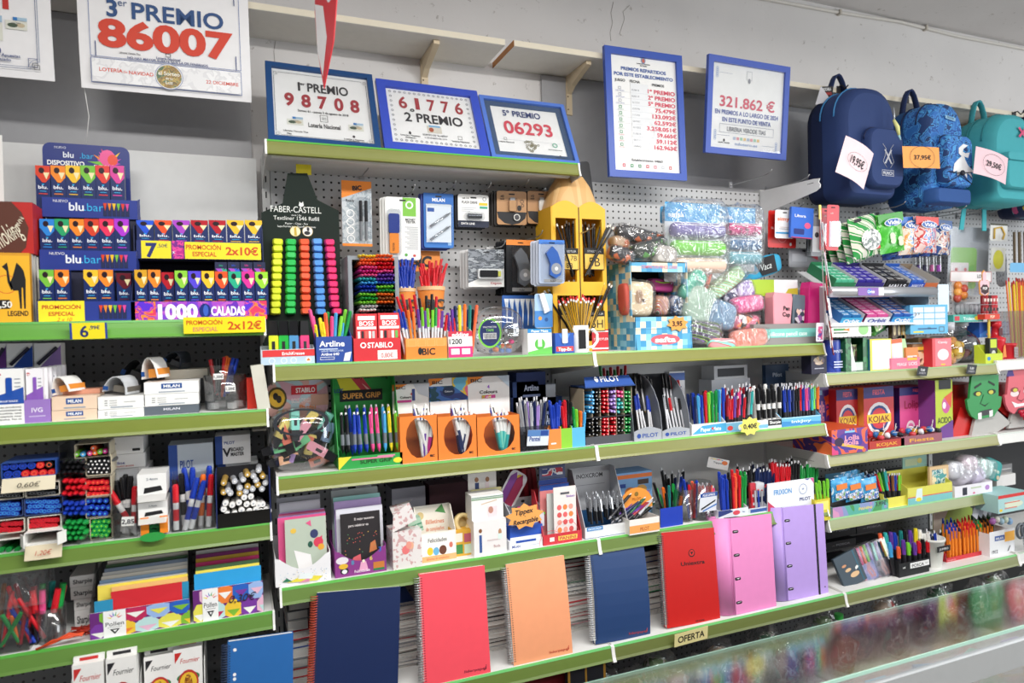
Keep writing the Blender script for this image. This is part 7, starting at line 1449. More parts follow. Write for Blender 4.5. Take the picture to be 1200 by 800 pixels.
for lab,px0,px1,pt,yy,c,tilt,ex in(('pale pink silicone case with black lettering standing in the tray',904,927,343,2.05,'e89ca8',4,1),('grey silicone case with a clear front standing in the tray',926,941,345,2.07,'6a7a86',6,2),('rose silicone cup-shaped case behind the grey one',934,948,346,2.1,'d88a92',0,0),('tall magenta silicone case leaning in the tray',944,966,331,2.05,'d0207a',6,0)):
 X_,_,z_,w_,h_=slot(z+.004,px0,px1,pt,yy);o=thing('pencil_case',lab,'pencil case',(X_,yy,z_));o.rotation_euler=(0,rd(tilt),0)
 b=Mb();loft(b,[(-w_*.38,0),(w_*.38,0),(w_*.5,h_*.9),(w_*.44,h_),(-w_*.44,h_),(-w_*.5,h_*.9)],[(-.002,.92,.97),(0,1,1),(.045,1,1),(.047,.93,.97)],C(c,.5),False);b.obj('case_body',o)
 p=Mb(Tr(0,-.003,0))
 if ex==1:p.text('Pen',w_*.18,h_*.66,.016,INK,-.0006,bold=.03);p.text('Cup',w_*.18,h_*.54,.016,INK,-.0006,bold=.03);[p.ell(-w_*.3+w_*.1*i,h_*.12+h_*.1*(i%3),.0014,.0014,-.0005,C('f2c8d0'),6)for i in rg(7)];p.obj('print',o)
 if ex==2:p.prism(rrect(-w_*.3,w_*.4,h_*.06,h_*.7,.008,3),-.002,0,spots(['2a2a32','d8d0d8','8a5a9a','e8c8b8','3a4a5a'],60));p.obj('print',o)
 # phone accessories and memory packs by the bracket
hook(917,246,label='steel peg hook carrying the red accessory packs');hook(938,246,label='steel peg hook carrying the blue accessory pack')
blister('sim_pack','large red pack with a white round logo hanging behind the white one','hanging pack',901,934,247,290,2.18,A('o 0 -.7 .022m .024m e88080;e .3 -.9 .006m .007m f4f4f4;t 5G -.36 -.5 .008m f0d0d0',-.0008),'d0241f',None,hole=False)
blister('sim_pack','white phone card pack with orange lettering hanging before the red pack','hanging pack',909,931,246,279,2.15,A('t simyo .02 -.38 .14 e8703a .82;r -.46 .46 -.84 -.78 3a9ad0;r -.3 .3 -.62 -.6 c8b8b0;r -.3 .3 -.68 -.66 9a9aa0',-.0010),'f0efee',None)
t,_=carton('phone_card_box','bright blue phone card pack with a pink dot hanging by the rotary rack','box',(P(939,260,2.12)[0],2.12,P(939,279,2.12)[1],P(951,260,2.12)[0]-P(928,260,2.12)[0],P(939,243,2.12)[1]-P(939,279,2.12)[1]),.012,'2f6ad0',lambda p,w,h:(A('t Libara -.1 .68 .09 f0f4ff .5;e .24 .42 .14 .1 e85a8a',-.0008)(p,w,h),p.prism(rrect(-w*.36,w*.1,h*.12,h*.3,.003,2),-.001,-.0005,C('1f2f7a')),A('r -.46 .46 0 .03 c83a5a',-.0008)(p,w,h)));t.rotation_euler=(0,rd(4),rd(-8))
for i in rg(3):blister('accessory_pack',('grey phone accessory pack nearest the rotary rack','grey phone accessory pack in the middle of its hook','grey phone accessory pack deepest on its hook')[i],'hanging pack',952-3*i,964-3*i,250,300,2.12+.03*i,lambda p,w,h:(A('r -.4 .4 -.9 -.3 c8ccd0',-.0008)(p,w,h),p.ell(0,-h*.5,w*.2,w*.2,-.001,C('3a3a3e'))),'7a7c82',None)
blister('memory_pack','grey slate pack with a red corner hanging low beneath the blue pack','hanging pack',925,960,291,313,2.2,A('p c83a4a .2 -.4 .46 -.2 .46 -.6;r -.4 .1 -.7 -.3 a8aab0',-.0008),'8e9096',None)
for i in rg(2):blister('earphone_pack',('red earphone pack with a white window, front of its hook','red earphone pack half hidden behind its neighbour')[i],'hanging pack',970-8*i,984-8*i,240+4*i,293,2.06+.05*i,A('r -.3 .5 -.92 -.36 e8e4ee;t USB -.1 -.2 .006m f4e0e0',-.0008),'d84a52',(-.3,.5,.36,.92,.012))
# steel arm of the missing top shelf
b=Mb();z=2.168;b.side([(2.0,z-.004),(2.006,z-.016),(1.998,z-.028),(2.0,z-.04),(2.02,z-.05),(2.26,z-.085),(2.322,z-.16),(2.322,z+.01),(2.03,z)],-.002,.002,C('e2e3e4',.4));b.box(-.003,-.002,2.03,2.06,z-.016,z-.014,C('5a5a5a'));o=b.obj('shelf_arm');o.location=(X2,0,0);tag(o,'bare pale steel shelf arm sticking out beneath the backpacks','bracket')
# hanging strip of booklets, edge on
t=thing('hanging_strip','white clip strip of cards hanging edge-on from the shelf arm','strip',(P(961,240,1.99)[0],1.99,P(961,240,1.99)[1]));Zs=t.location.z
b=Mb();b.box(-.004,.006,0,.004,-.055,-.0,C('e8d878'));b.obj('yellow_holder',t)
b=Mb();b.path([(0,0,-.02),(.004,.0,-.15),(.015,0,-.5)],.002,C('eeeeee'),5);b.obj('strip',t)
rnd=random.Random(5)
for i in rg(16):
 zz=-.07-.029*i;x=.004+.03*i/16;c=('f0eeee','c84a52','f4f2f2','9a3a40','e8e6f0','f0eeee')[i%6]
 b=Mb();b.box(-.0012,.0012,-.035,.035,-.075,0,C(c));o=b.obj('strip_card',t);o.location=(x+rnd.uniform(-.005,.004),rnd.uniform(-.01,.0),zz);o.rotation_euler=(0,rd(rnd.uniform(-10,-2)),rd(rnd.uniform(-53,-42)))
t=blister('sticker_sheet','small violet sticker sheet dangling low on the clip strip','hanging pack',957,966,378,400,1.985,A('r -.3 .3 -.9 -.2 *6a4a9a,e8d8f0,d05a8a:80:voronoi'),'e8e4f0',None,hole=False)
# sweets bay: top shelf, gum rack, bags
def sweetbag(name,label,px,py,wp,hp,Y,cols,band,word,rot=0,group=None,seed=1,art=None,dep=.02):
 """pillow bag with crimped ends"""
 X,z=P(px,py,Y);u=P(px+.5,py,Y)[0]-P(px-.5,py,Y)[0];v=P(px,py-.5,Y)[1]-P(px,py+.5,Y)[1];w,h=wp*u,hp*v;rnd=random.Random(seed)
 t=thing(name,label,'sweet bag',(X,Y,z),0,group);t.rotation_euler=(0,rd(rot),0);m=cols if not isinstance(cols,(list,tuple))else spots(cols,26,.22,'noise')
 b=Mb();N,M_=9,9;vs=[];fs=[]
 for j in rg(N):
  for i in rg(M_):
   a,c=i/(M_-1)*2-1,j/(N-1)*2-1;k=(1-abs(a)**2.2)*(1-abs(c)**4);vs.append((a*w/2*(1-.04*abs(c)),-dep*k*(1+rnd.uniform(-.2,.2)),c*h/2))
 for j in rg(N-1):
  for i in rg(M_-1):q=j*M_+i;fs.append((q,q+1,q+M_+1,q+M_))
 b.add(vs,fs,m,True);b.add([(x,-y*.8+.002,z_)for x,y,z_ in vs],[f[::-1]for f in fs],m,True);b.obj('bag',t)
 p=Mb()
 if band:p.rect(-w*.49,w*.49,h*.26,h*.49,-dep*.62,C(band,.25))
 if word:p.ell(0,h*.26,w*.34,h*.1,-dep*1.06,C('f0f4f8',.3),18);p.ell(0,h*.26,w*.31,h*.085,-dep*1.1,C('1f5fb0',.3),18);p.text(word,0,h*.21,h*.1,C('ffffff'),-dep*1.16,w=w*.46,bold=.03)
 if art:art(p,w,h,dep)
 if p.v:p.obj('print',t)
 return t
GRS=spots(['2f9a48','ece8d8','2f9a48','e4e2d2'],9,.3,'stripes')
def nutart(p,w,h,dep):p.ell(w*.05,-h*.1,w*.34,h*.26,-dep*1.12,spots(['e8e8e4','b0b4b0','d0d0cc','6a7270','f4f4f0'],90,.3),18);p.rect(w*.22,w*.38,-h*.36,-h*.28,-dep*.7,C('d84a4a'));p.rect(-w*.34,-w*.1,h*.38,h*.46,-dep*.6,C('26262a'))
for i in rg(5):sweetbag('sweet_bag',('green and cream striped bag of mints, front of its hook','green striped mint bag second on its hook','green striped mint bag third on its hook','green striped mint bag fourth on its hook','green striped mint bag deepest on its hook')[i],1013-9*i,277+4.5*i,34-1*i,48,2.08+.035*i,GRS,None,None,-12-2*i,None,i,nutart,.022)
hook(1006,250,L=.24,label='long peg hook carrying the striped mint bags')
sweetbag('sweet_bag','bright green bag of sweets hanging by the striped mints',1043,273,30,46,2.07,['4ab83a','5ac848','3fa834','9ad88a'],'3f9a34','Vidal',-9,None,11,lambda p,w,h,d:[p.ell(w*(.2*cos(i*2.1)),-h*.18+h*.12*sin(i*1.7),w*.1,h*.07,-d*1.12-.0002*i,C('d8f0c8'))for i in rg(7)])
sweetbag('sweet_bag','blue bag of foam sweets hanging between the green and red bags',1066,276,30,44,2.09,['e8d8c8','e89a4a','f0e8e0','4aa0d8','e8b8c0'],'2a6ac0','Vidal',-4,None,12)
sweetbag('sweet_bag','red topped bag of foam sweets hanging beside the blue bag',1084,275,27,42,2.07,['e8c8c0','c83a3a','e8e0e4','3a8ac8','e8a8b8'],'d8342a','Vidal',0,None,13)
sweetbag('sweet_bag','dark blue bag of gum sweets at the last hook',1103,278,20,40,2.12,['2a4a8a','e8e0d8','b86a5a','d8d0d0'],'2a5a9a','Vidal',2,None,14)
for i in rg(6):sweetbag('sweet_bag',('first','second','third','fourth','fifth','sixth')[i]+' blue sweet bag of the row hanging behind the front bags',1046+11*i,292-1.3*i,26,24,2.14+.012*(i%3),['1f3f88','2a5ab0','3a78c8','16305f'],None,None,-6+2*i,None,20+i)
for px in(1031,1062,1080,1100,1122):hook(px,252+(px-1031)*.02,L=.22,label='peg hook for sweet bags, one of the row above the gum rack')['group']='hooks above the gum rack'
# pale tubes hanging
for i in rg(4):
 b=Mb();b.tube((0,0,0),(0,0,.085),.012,.012,clear('e8eaf0',.25),10);b.tube((0,0,.0),(0,0,.03),.0095,.0095,C(('5a3a8a','2a2a4a','c85a9a','b04ac0')[i],.3),10);o=b.obj('sweet_tube');x,zz=P(1076+8*i,318,2.16);o.location=(x,2.16,zz);tag(o,'clear plastic tube of sweets with %s filling hanging beneath the bags'%('violet','black','pink','purple')[i],'sweet tube')
 # gum rack: two sloping tiers with a round steel rail
def gumrack():
 Y=2.0;zr=P(972,342,Y)[1];xa,xb=sx(972,Y,zr),sx(1094,Y,zr);t=thing('gum_rack','two-tier metal gum rack with a thick shiny rail','rack',((xa+xb)/2,Y,zr));w=xb-xa
 b=Mb(Ry(90));b.lathe([(0,-w/2),(.021,-w/2),(.021,w/2),(0,w/2)],C('c9cbd0',.28,.55),20);b.obj('rail',t)
 for dz in(0,-.135):
  b=Mb();b.add([(-w/2,.012,dz+.004),(w/2,.012,dz+.004),(w/2,.16,dz+.094),(-w/2,.16,dz+.094),(-w/2,.012,dz),(w/2,.012,dz),(w/2,.16,dz+.09),(-w/2,.16,dz+.09)],[(0,1,2,3),(7,6,5,4),(0,4,5,1),(3,2,6,7),(0,3,7,4),(1,5,6,2)],C('d8d9dc',.35));b.obj('sloping_tier',t)
 for s in(-1,1):
  b=Mb();b.box(s*w/2-.002,s*w/2+.002,.02,.17,-.15,.02,C('b8babf',.35));b.obj('side_plate',t)
 p=Mb();f=lambda px:sx(px,Y,zr)-(xa+xb)/2;p.rect(f(1000),f(1024),-.016,.016,-.0225,C('8a64b0'));p.rect(f(1024),f(1030),-.016,.016,-.0225,C('e8e8ec'));p.ell(f(1013),0,.012,.012,-.023,C('4a7ad8'),14);p.text('Orbit',f(1015),-.006,.011,C('f0f0ff'),-.0236,bold=.03,w=.04);p.obj('price_insert',t)
 return(xa+xb)/2,zr,w
GX,GZ,GW=gumrack()
def gumbox(label,pxb0,pxb1,dz,col,pack,n,word=None,front=None,empty=False,lift=.0):
 Y=2.03;z=GZ+dz+.012+lift;a,c=sx(pxb0,Y,z),sx(pxb1,Y,z);w=c-a;ln=.15;t=thing('gum_box',label,'gum',((a+c)/2,Y,z));t.rotation_euler=(rd(31),0,0)
 b=Mb();b.box(-w/2,w/2,0,ln,0,.002,C(col));b.box(-w/2,w/2,ln-.002,ln,0,.05,C(col));b.obj('box_floor',t)
 b=Mb();b.box(-w/2,w/2,0,.002,0,.03,C(front or col));b.obj('front_wall',t)
 for s in(-1,1):
  b=Mb();b.box(s*w/2-.001,s*w/2+.001,0,ln,0,.046,C(('c8c8cc' if not empty else 'b8b4b0')if s>0 else col));b.obj('side_wall',t)
 if word:
  p=Mb();p.text(word,0,.008,.016,C('f4f4fa' if front not in('e8ecf2',)else '3a4a9a'),-.0008,w=w*.75,bold=.03,it=.1);p.obj('print',t)
 if pack:
  base=None
  for c_ in rg(n[0]):
   for r_ in rg(n[1]):
    pw=w*.92/n[0];pl=ln*.92/n[1]
    o=thing('gum_pack',pack[0]+' in the '+label.split(' on ')[0][:60],'gum',(0,0,0),0,'packs in the '+label[:40]);b=Mb();b.box(-pw*.46,pw*.46,-pl*.46,pl*.46,0,.012,C(pack[1],.3));b.obj('wrapper',o)
    q=Mb(Tr(0,0,.0125)@Rx(-90));q.text(pack[2],0,-.004,.008,C(pack[3]),0,w=pw*.6,bold=.04);q.rect(-pw*.4,pw*.4,pl*.25,pl*.38,0,C(pack[4]));q.obj('print',o)
    M=Matrix.Translation(t.location)@Rx(31)@Tr(-w*.46+pw*(c_+.5),ln*.04+pl*(r_+.5),.026);o.matrix_world=M
 return t
gumbox('green gum box on the upper tier',975,1000,0,'2a7a50',('green and mint gum pack','5ac09a','Five','e8f4ee','2a8a5a'),(3,5));gumbox('violet gum box on the upper tier',1001,1033,0,'352a78',('violet gum pack','3a2f98','Orbit','d8d4f0','6a5ac8'),(3,5))
gumbox('black liquorice sweet box on the upper tier',1036,1062,0,'26262a',('black sweet pack','2a2a2e','HALLS','d8d8d8','8a8a8e'),(2,4),'HALLS','1c1c20');gumbox('blue mint sweet box on the upper tier',1064,1081,0,'2a5ab0',('blue sweet pack','3a6ac8','HALLS','e8f0ff','a8c8f0'),(2,5),'HALLS','2a52b8');gumbox('almost empty brown gum box on the upper tier',1081,1096,0,'8a7a68',None,(1,1),None,'c86a3a',True)
gumbox('blue mint gum box on the lower tier',983,1008,-.135,'2a6aa8',('blue mint gum pack','2f7ab8','Orbit','e8f4ff','9ad0e8'),(2,6),'Orbit','4ab0e0',lift=-.006);gumbox('pink gum box on the lower tier',1011,1040,-.135,'6a1f4a',('pink gum pack','e05aa0','Orbit','ffe8f4','f0a8cc'),(2,6),'Orbit','e8ecf2',lift=-.006);gumbox('blue and orange gum box on the lower tier',1043,1069,-.135,'2a5a98',('blue gum pack with an orange tip','3a6ac0','Orbit','e8f0ff','e8a03a'),(2,6),'Orbit','3a9ad8',lift=-.006);gumbox('open grey empty box on the lower tier',1072,1090,-.135,'9a9a9c',None,(1,1),None,'5a5a5e',True,lift=-.006)
# things on the shelf below the gum rack
ZC1=RZ['C1']
carton('card_game_box','dark card box with tiny photo print beside the clip strip','box',slot('C1',951,969,413,2.02),.05,'26243a',A('e 0 .62 .36 .2 *5a3a4a,c8b09a,3a2a3a,b8905a:60:voronoi;r -.3 .3 .24 .28 b8b8c8;t TOP 0 .84 .1 d8c8a8'))
b=Mb();X,Y,z,w,h=slot('C1',974,991,398,2.04);o=thing('sweets_can','blue round sweets tin with white lettering by the clip strip','tin',(X,Y+w/2,z));b.lathe([(w/2*.97,0),(w/2,.004),(w/2,h-.006),(w/2*.95,h)],spots(['2a3f98','2f48a8','26388a'],9,.3,'noise'),20);b.obj('body',o);p=Mb(Tr(0,-w/2-.0006,0));p.text('MINTS',0,h*.6,.012,C('e8ecf8'),0,w=w*.6);[p.rect(-w*.3,w*.3,h*(.3-.08*i),h*(.34-.08*i),0,C('c8d0f0'))for i in rg(3)];p.obj('print',o)
X,Y,z,w,h=slot('C1',991,1017,396,2.03)
t=tray('sweets_box','dark green patterned box with a white window and hanging label','box',(X,Y,z,w,h),.08,'1f5a34',h*.3,A('r -.3 .3 .1 .9 c8d8cc'),slope=False)
p=Mb();p.box(-w*.5,-w*.26,-.002,0,0,h,spots(['1f5a34','2f7a44','174a28'],60));p.box(w*.28,w*.5,-.002,0,0,h,spots(['1f5a34','2f7a44','174a28'],60));p.box(-w*.05,w*.2,.02,.03,h*.2,h*.8,spots(['4a3a2a','8a9a6a','2a2a22'],50));p.poly([(-w*.26,h*.02),(-w*.02,h*.02),(-w*.26,h*.9)],-.0015,C('e8ece8'));p.obj('print',t)
at=slot(sz(394,X,2.02),975,1021,378,2.02);carton('wafer_box','white flat box with green leaf print lying on the green box','box',at,.1,'eceeea',A('r -.46 -.1 .25 .35 5a6a5a;r -.46 -.16 .45 .6 4a9a5a;e .3 .5 .13 .4 9ad08a;p e8843a -.22 .5 -.06 .62 -.06 .4'),top='f4f6f2')
carton('label_card','upright pale card with green leaves on the flat wafer box','card',slot(at[2]+at[4],996,1021,374,2.05),.002,'f0f4ee',A('e 0 .4 .2 .3 b8dca8'))
t,_=carton('sweets_box','yellow edged box with a blank pale front standing on the shelf','box',slot('C1',1020,1045,397,2.02),.05,'e4dc58',A('r -.4 .46 .03 .96 eef0f6'),side='2a6a8a')
X,Y,z,w,h=slot('C1',1045,1078,419,2.01)
tray('sweets_tray','pink low tray with price writing holding slim packs','display',(X,Y,z,w,h*1.05),.06,'e07a94',h,A('t MIRACLE -.15 .3 .26 ffe8ee .34;t LICKS .25 .3 .3 ffe8ee .3;r .05 .4 .75 .98 e8b83a'))
t,_=carton('lolly_pack','pale pink slim pack standing in the pink tray','sweets',slot(z+.004,1046,1059,397,2.03),.01,'f0d8dc',A('r -.5 .5 .86 1 d8704a;r -.4 .4 .1 .8 *f4eef2,e8d8e8,f0e8ec:40:voronoi'));t.rotation_euler=(0,rd(-4),0)
t,_=carton('lolly_pack','pale green slim pack leaning in the pink tray','sweets',slot(z+.004,1057,1067,392,2.05),.01,'b8dca8',None);t.rotation_euler=(0,rd(-14),0)
for i in rg(5):
 t,_=carton('gum_carton',('first','second','third','fourth','fifth')[i]+' of the dark sweet packs lined up beneath the gum rack','sweets',slot(1.53,1046+5.2*i,1051+5.2*i,377,2.05),.02,('5a4a3a','3a3028','a8843a','4a4a4e','6a5040')[i],A('e 0 .5 .3 .3 c8b890'))
for i in rg(7):
 b=Mb();b.box(-.045,.045,-.006,.006,0,.012,spots(['2f6a34','4a8a3a','1f4a28'],40));o=b.obj('liquorice_pack');x,zz=P(1028+2*i,391-1.6*i,2.04+.012*i);o.location=(x,2.04+.012*i,zz);o.rotation_euler=(0,rd(-12+4*i%9),rd(20));tag(o,'thin green liquorice pack heaped on the yellow edged box','sweets','green liquorice packs')
t,_=carton('sweets_carton','small floral green carton tilted on the liquorice heap','box',(P(1032,380,2.03)[0],2.03,P(1032,386,2.03)[1],.055,.028),.03,'3f8a44',A('r -.5 .25 0 1 *d89aa0,8ab86a,e8d8d0,b85a6a:60:voronoi'));t.rotation_euler=(0,rd(-24),0)
X,Y,z,w,h=slot('C1',1070,1092,403,2.05)
carton('sweets_box','small brown and yellow banded box behind the red carton','box',(X,Y,z,w,h),.05,'8a6440',A('r -.5 .5 .74 .88 e8b43a;r -.5 .5 .1 .66 *d86a3a,e8c8a8,6a3a2a,e89a4a:50:voronoi'))
carton('sweets_box','orange and white character-free pack by the red carton foot'.replace('character-free','striped'),'box',slot('C1',1062,1076,407,2.04),.03,'e88a4a',A('r -.4 .4 .1 .6 f4e4dc'))
t,_=carton('sweets_carton','red carton with a rosy front panel standing at the shelf edge','box',slot('C1',1093,1115,396,2.01),.045,'e05058',A('r -.36 .5 .02 .98 e8808a;e .06 .42 .3 .2 f2e4e6;t Candy .05 .82 .08 ffe8ea .5;r -.06 .16 .05 .1 e8c43a'),side='c8303a')
# blue box with a grid on its front, on a stand
t,_=carton('sticker_box','pale blue box with a grid of white squares on its front','box',(P(1089,390,2.0)[0],2.0,P(1089,391,2.0)[1],P(1106,380,2.0)[0]-P(1072,380,2.0)[0],P(1089,357,2.0)[1]-P(1089,391,2.0)[1]),.09,'66b4dc',lambda p,w,h:([p.rect(-w*.42+w*.29*i,-w*.15+w*.29*i,h*(.74-.21*j),h*(.92-.21*j),-.0005,C('d8e4ee'))for i in rg(3)for j in rg(3)],A('r -.3 .2 .16 .2 3a5a8a;r -.42 -.15 .05 .1 e8d84a')(p,w,h),p.frame(w*.26,w*.4,h*.06,h*.24,.003,-.0006,C('5a6a7a')),p.text('50',0,h*.16,h*.08,INK,-.0008)));t.rotation_euler=(0,0,rd(-14))
carton('header_card','pale blue upright card behind the grid fronted box','card',(P(1106,365,2.05)[0],2.05,P(1106,365,2.05)[1],.068,P(1106,333,2.05)[1]-P(1106,365,2.05)[1]),.003,'d8e8f0',None)
b=Mb();b.box(-.05,.05,0,.07,0,.02,C('b89a70'));o=b.obj('wooden_block');o.location=(P(1086,394,2.06)[0],2.06,P(1086,401,2.06)[1]);tag(o,'plain wooden block supporting the grid fronted box','block')
# round jars
def jar(label,px0,px1,pt,pb,Y,sweets,group,n,tint='e8eaee'):
 X=P((px0+px1)/2,pb,Y)[0];r=(P(px1,pb,Y)[0]-P(px0,pb,Y)[0])/2;z=ZC1+.002;t=thing('sweet_jar',label,'jar',(X,Y+r,z+r));nh=sz(pt,X,Y)-z-2*r
 b=Mb();b.lathe([(r*.5,-r*.92)]+[(r*cos(a),r*sin(a))for a in[rd(-60+12*i)for i in rg(11)]]+[(r*.34,r*.98),(r*.34,r+nh*.5)],clear(tint,.22,.05),24);b.obj('clear_globe',t)
 b=Mb();b.lathe([(0,r+nh*.45),(r*.4,r+nh*.45),(r*.4,r+nh),(0,r+nh)],C('c8cad0',.3),16);b.obj('lid',t)
 rnd=random.Random(n);k=0
 while k<n:
  x,y,zz=[rnd.uniform(-1,1)for _ in rg(3)]
  if x*x+y*y+zz*zz>.62 or zz>sweets[1]:continue
  k+=1;b=Mb();s=sweets[3];b.blob(0,0,0,s,s,s*sweets[4],C(sweets[0][k%len(sweets[0])],.35),10,6)
  if sweets[2]:b.ell(-s*.3,s*.2,s*.12,s*.12,-s*.98,INK,6);b.ell(s*.3,s*.2,s*.12,s*.12,-s*.98,INK,6)
  o=b.obj('jar_sweet');o.location=(X+x*r,Y+r+y*r,z+r+zz*r);o.rotation_euler=(rnd.uniform(-.4,.4),rnd.uniform(-.5,.5),rnd.uniform(-.6,.6));tag(o,sweets[5],'sweet',group)
jar('round clear jar of yellow chick-like sweets',1117,1139,377,427,2.03,(['e8c43a','e0b02e','e89a3a'],.8,True,.018,.95,'round yellow sweet with dots for eyes inside the yellow jar'),'yellow sweets in the jar',34)
jar('round clear jar with few dark red sweets at the bottom',1133,1159,376,427,2.06,(['a82040','c0304e','8a1a34'],-.35,False,.02,.7,'dark red heart-like sweet lying in the second jar'),'red sweets in the jar',12,'c8ccd2')
carton('chewing_carton','mint and teal carton lying across the two jar lids','box',(P(1135,375,2.07)[0],2.07,P(1135,377,2.07)[1],P(1153,370,2.07)[0]-P(1118,370,2.07)[0],.033),.06,'4ab0a0',A('t Trident .02 .25 .4 eafaf6 .4;e .3 .5 .1 .3 d8c83a;r -.46 -.3 .2 .8 c83a4a'))
carton('chewing_carton','blue swirled carton behind the second jar','box',slot(1.52,1148,1170,377,2.1),.06,'2a62c0',A('p 4a8ad8 -.5 .2 .1 .6 .5 .5 .5 0 -.5 0;t Mentos .1 .12 .14 e8a0a0 .5'))
X,Y,z,w,h=slot('C1',1155,1175,414,2.01);tray('sweets_tray','lime box with a clown print next to the red jars'.replace('clown','dark sour'),'display',(X,Y,z,w,h*1.9),.05,'c8d83a',h,A('e -.3 .5 .1 .2 3a8ac8;t SOUR .1 .1 .2 c85a8a'),inner='b8c83a')
carton('sour_spray','black and yellow bottle pack standing in the lime box','sweets',slot(z+.003,1160,1169,396,2.03),.02,'2a2a2e',A('e 0 .3 .3 .2 d8d8d0;r -.4 .4 .6 .95 c8d83a'))
# lolly stand and red jars
def lolly():
 X,Z=P(1162,374,2.04);t=thing('lolly_stand','red card lolly stand with a pink ice lolly shaped header','display',(X,2.04,Z));w=.10
 b=Mb();b.box(-w/2,w/2,-.004,.06,0,.024,C('d8402a'));b.obj('base_tray',t);p=Mb(Tr(0,-.0042,0));p.text('POP',0,.006,.012,C('ffe8c8'),-.0005,bold=.03);p.obj('print',t)
 zt=P(1162,316,2.06)[1]-Z;b=Mb();pts=[(-.03,zt-.11),(0,zt-.125),(.03,zt-.11),(.036,zt-.06),(.026,zt-.045),(.013,zt-.05),(.013,zt-.012),(0,zt),(-.013,zt-.012),(-.013,zt-.05),(-.026,zt-.045),(-.036,zt-.06)];b.prism(pts,.03,.033,C('e8a43a'));b.prism([(x*.88,(z-zt+.06)*.9+zt-.06)for x,z in pts],.028,.03,C('f0c4cc'));b.obj('header_card',t)
 p=Mb(Tr(0,.0275,0));p.prism(star(0,zt-.088,.03,.025,7,.8),-.001,0,C('3a1a1f'));p.text('POP',0,zt-.09,.012,C('f4f0ec'),-.0016,bold=.04);p.obj('header_print',t)
 b=Mb();b.box(-.006,.006,.01,.015,-.12,0,C('d8b83a'));b.obj('stick',t)
 for i in rg(5):
  for j in rg(2):
   o=thing('lolly_pack','small dark red lolly pot in the %s row of the lolly stand'%('upper','lower')[j],'sweets',(X-.042+.021*i,2.05,Z+.026+.042*(1-j)),0,'lolly pots, %s row'%('upper','lower')[j]);b=Mb();b.lathe([(.0098,0),(.0098,.038),(.007,.04)],C(('8a1a24','a8242e','4a1a1e','b8303a','c83a42')[i],.3),10);b.obj('pot',o);p=Mb(Tr(0,-.0102,0));p.rect(-.006,.006,.012,.026,0,C(('e8d0c8','2a2224')[j]));p.obj('label',o)
lolly()
def canister(label,px0,px1,pt,Y,c,neck):
 X,_,z,w,h=slot(ZC1+.012,px0,px1,pt,Y);t=thing('sweet_canister',label,'sweets',(X,Y+w/2,z));r=w/2
 if neck:
  b=Mb();b.lathe([(r*.85,0),(r*.95,h*.45),(r,h*.48),(r,h*.56),(r*.5,h*.6),(r*.45,h*.85),(r*.6,h*.86),(r*.6,h),(0,h)],C(c,.25),16);b.obj('body',t);p=Mb(Tr(0,-r,0));p.poly([(-r*.4,h*.06),(r*.3,h*.06),(r*.1,h*.4),(-r*.2,h*.34)],-.001,C('e8843a'));p.rect(-r*.3,r*.3,h*.62,h*.82,r*.4,C('5a1a20'));p.obj('label',t)
 else:
  b=Mb();b.lathe([(r*.9,0),(r*.92,h*.84),(r,h*.86),(r,h),(0,h)],C(c,.25),16);b.obj('body',t);p=Mb(Tr(0,-r,0));p.rect(-r*.3,r*.4,h*.08,h*.75,-.001,C('b8a8a8'));[p.rect(-r*.28,r*.38,h*(.1+.08*i),h*(.13+.08*i),-.0014,C('3a2a2e'))for i in rg(8)];p.obj('label',t)
canister('red bottle shaped sweet canister beside the lolly stand',1171,1184,376,2.03,'d02a34',True);canister('red tub shaped sweet canister with a barcode at the bay joint',1184,1197,402,2.03,'c8242e',False)
# orange straws
X,Y,z,w,h=slot(ZC1+.012,1184,1210,364,2.08);sqbin('straw_bin','hazy clear bin of fruit powder straws',1183,1212,364,ZC1+.012,2.08,.09)
pens('pencil',z+.003,2.11,[(1181+1.9*i,327+ru(-2,4),('orange','yellow','coral','orange','yellow')[i%5],-4+.5*i,.01*(i%4))for i in rg(17)],'{} fruit powder straw standing in the hazy clear bin','powder straws','straw','sweets',back=1)
# plastic folders and packs deep on the peg wall
blister('folder_pack','clear wallet with a green and white folder hanging beneath the teal backpack','hanging pack',1113,1160,266,346,2.2,lambda p,w,h:(p.prism(rrect(-w*.44,w*.2,-h*.9,-h*.3,.02,4),-.0012,-.0006,C('86bc5a')),A('r -.44 0 -.95 -.52 e4dcdc;e -.3 -.62 .012m .008m c85a5a;e -.08 -.62 .01m .008m d87a7a;o -.26 -.85 .012m .014m c84a5a',-.0020)(p,w,h)),'b9bdc4',(-.49,.49,.01,.99,.006),hole=False)
blister('love_card','white card strip with a red edge and dark lettering in front of the wallet','hanging pack',1114,1162,318,330,2.15,lambda p,w,h:(p.frame(-w/2,w/2,-h,0,.002,-.0006,C('c84a4a')),A('t LOVE .24 -.62 .34 2b2b30',-.0008)(p,w,h)),'ece8e8',None,hole=False)
blister('cord_pack','pack with a yellow cord hanging near the dark tubes','hanging pack',1161,1181,262,282,2.15,lambda p,w,h:(p.path([(-w*.3,-.004,-h*.9),(-w*.3,-.004,-h*.3),(w*.1,-.004,-h*.2),(w*.3,-.004,-h*.6),(w*.2,-.004,-h*.9)],.004,C('d8b04a'),6),A('r -.5 .5 -.1 0 4a4a3a')(p,w,h)),'d8d8d4',None,hole=False)
blister('mesh_pack','yellow green cushioned pack beneath the cord pack','hanging pack',1162,1179,290,318,2.16,A('e 0 -.5 .36 .4 c8c43a',-.0008),'d0d0c8',None,hole=False)
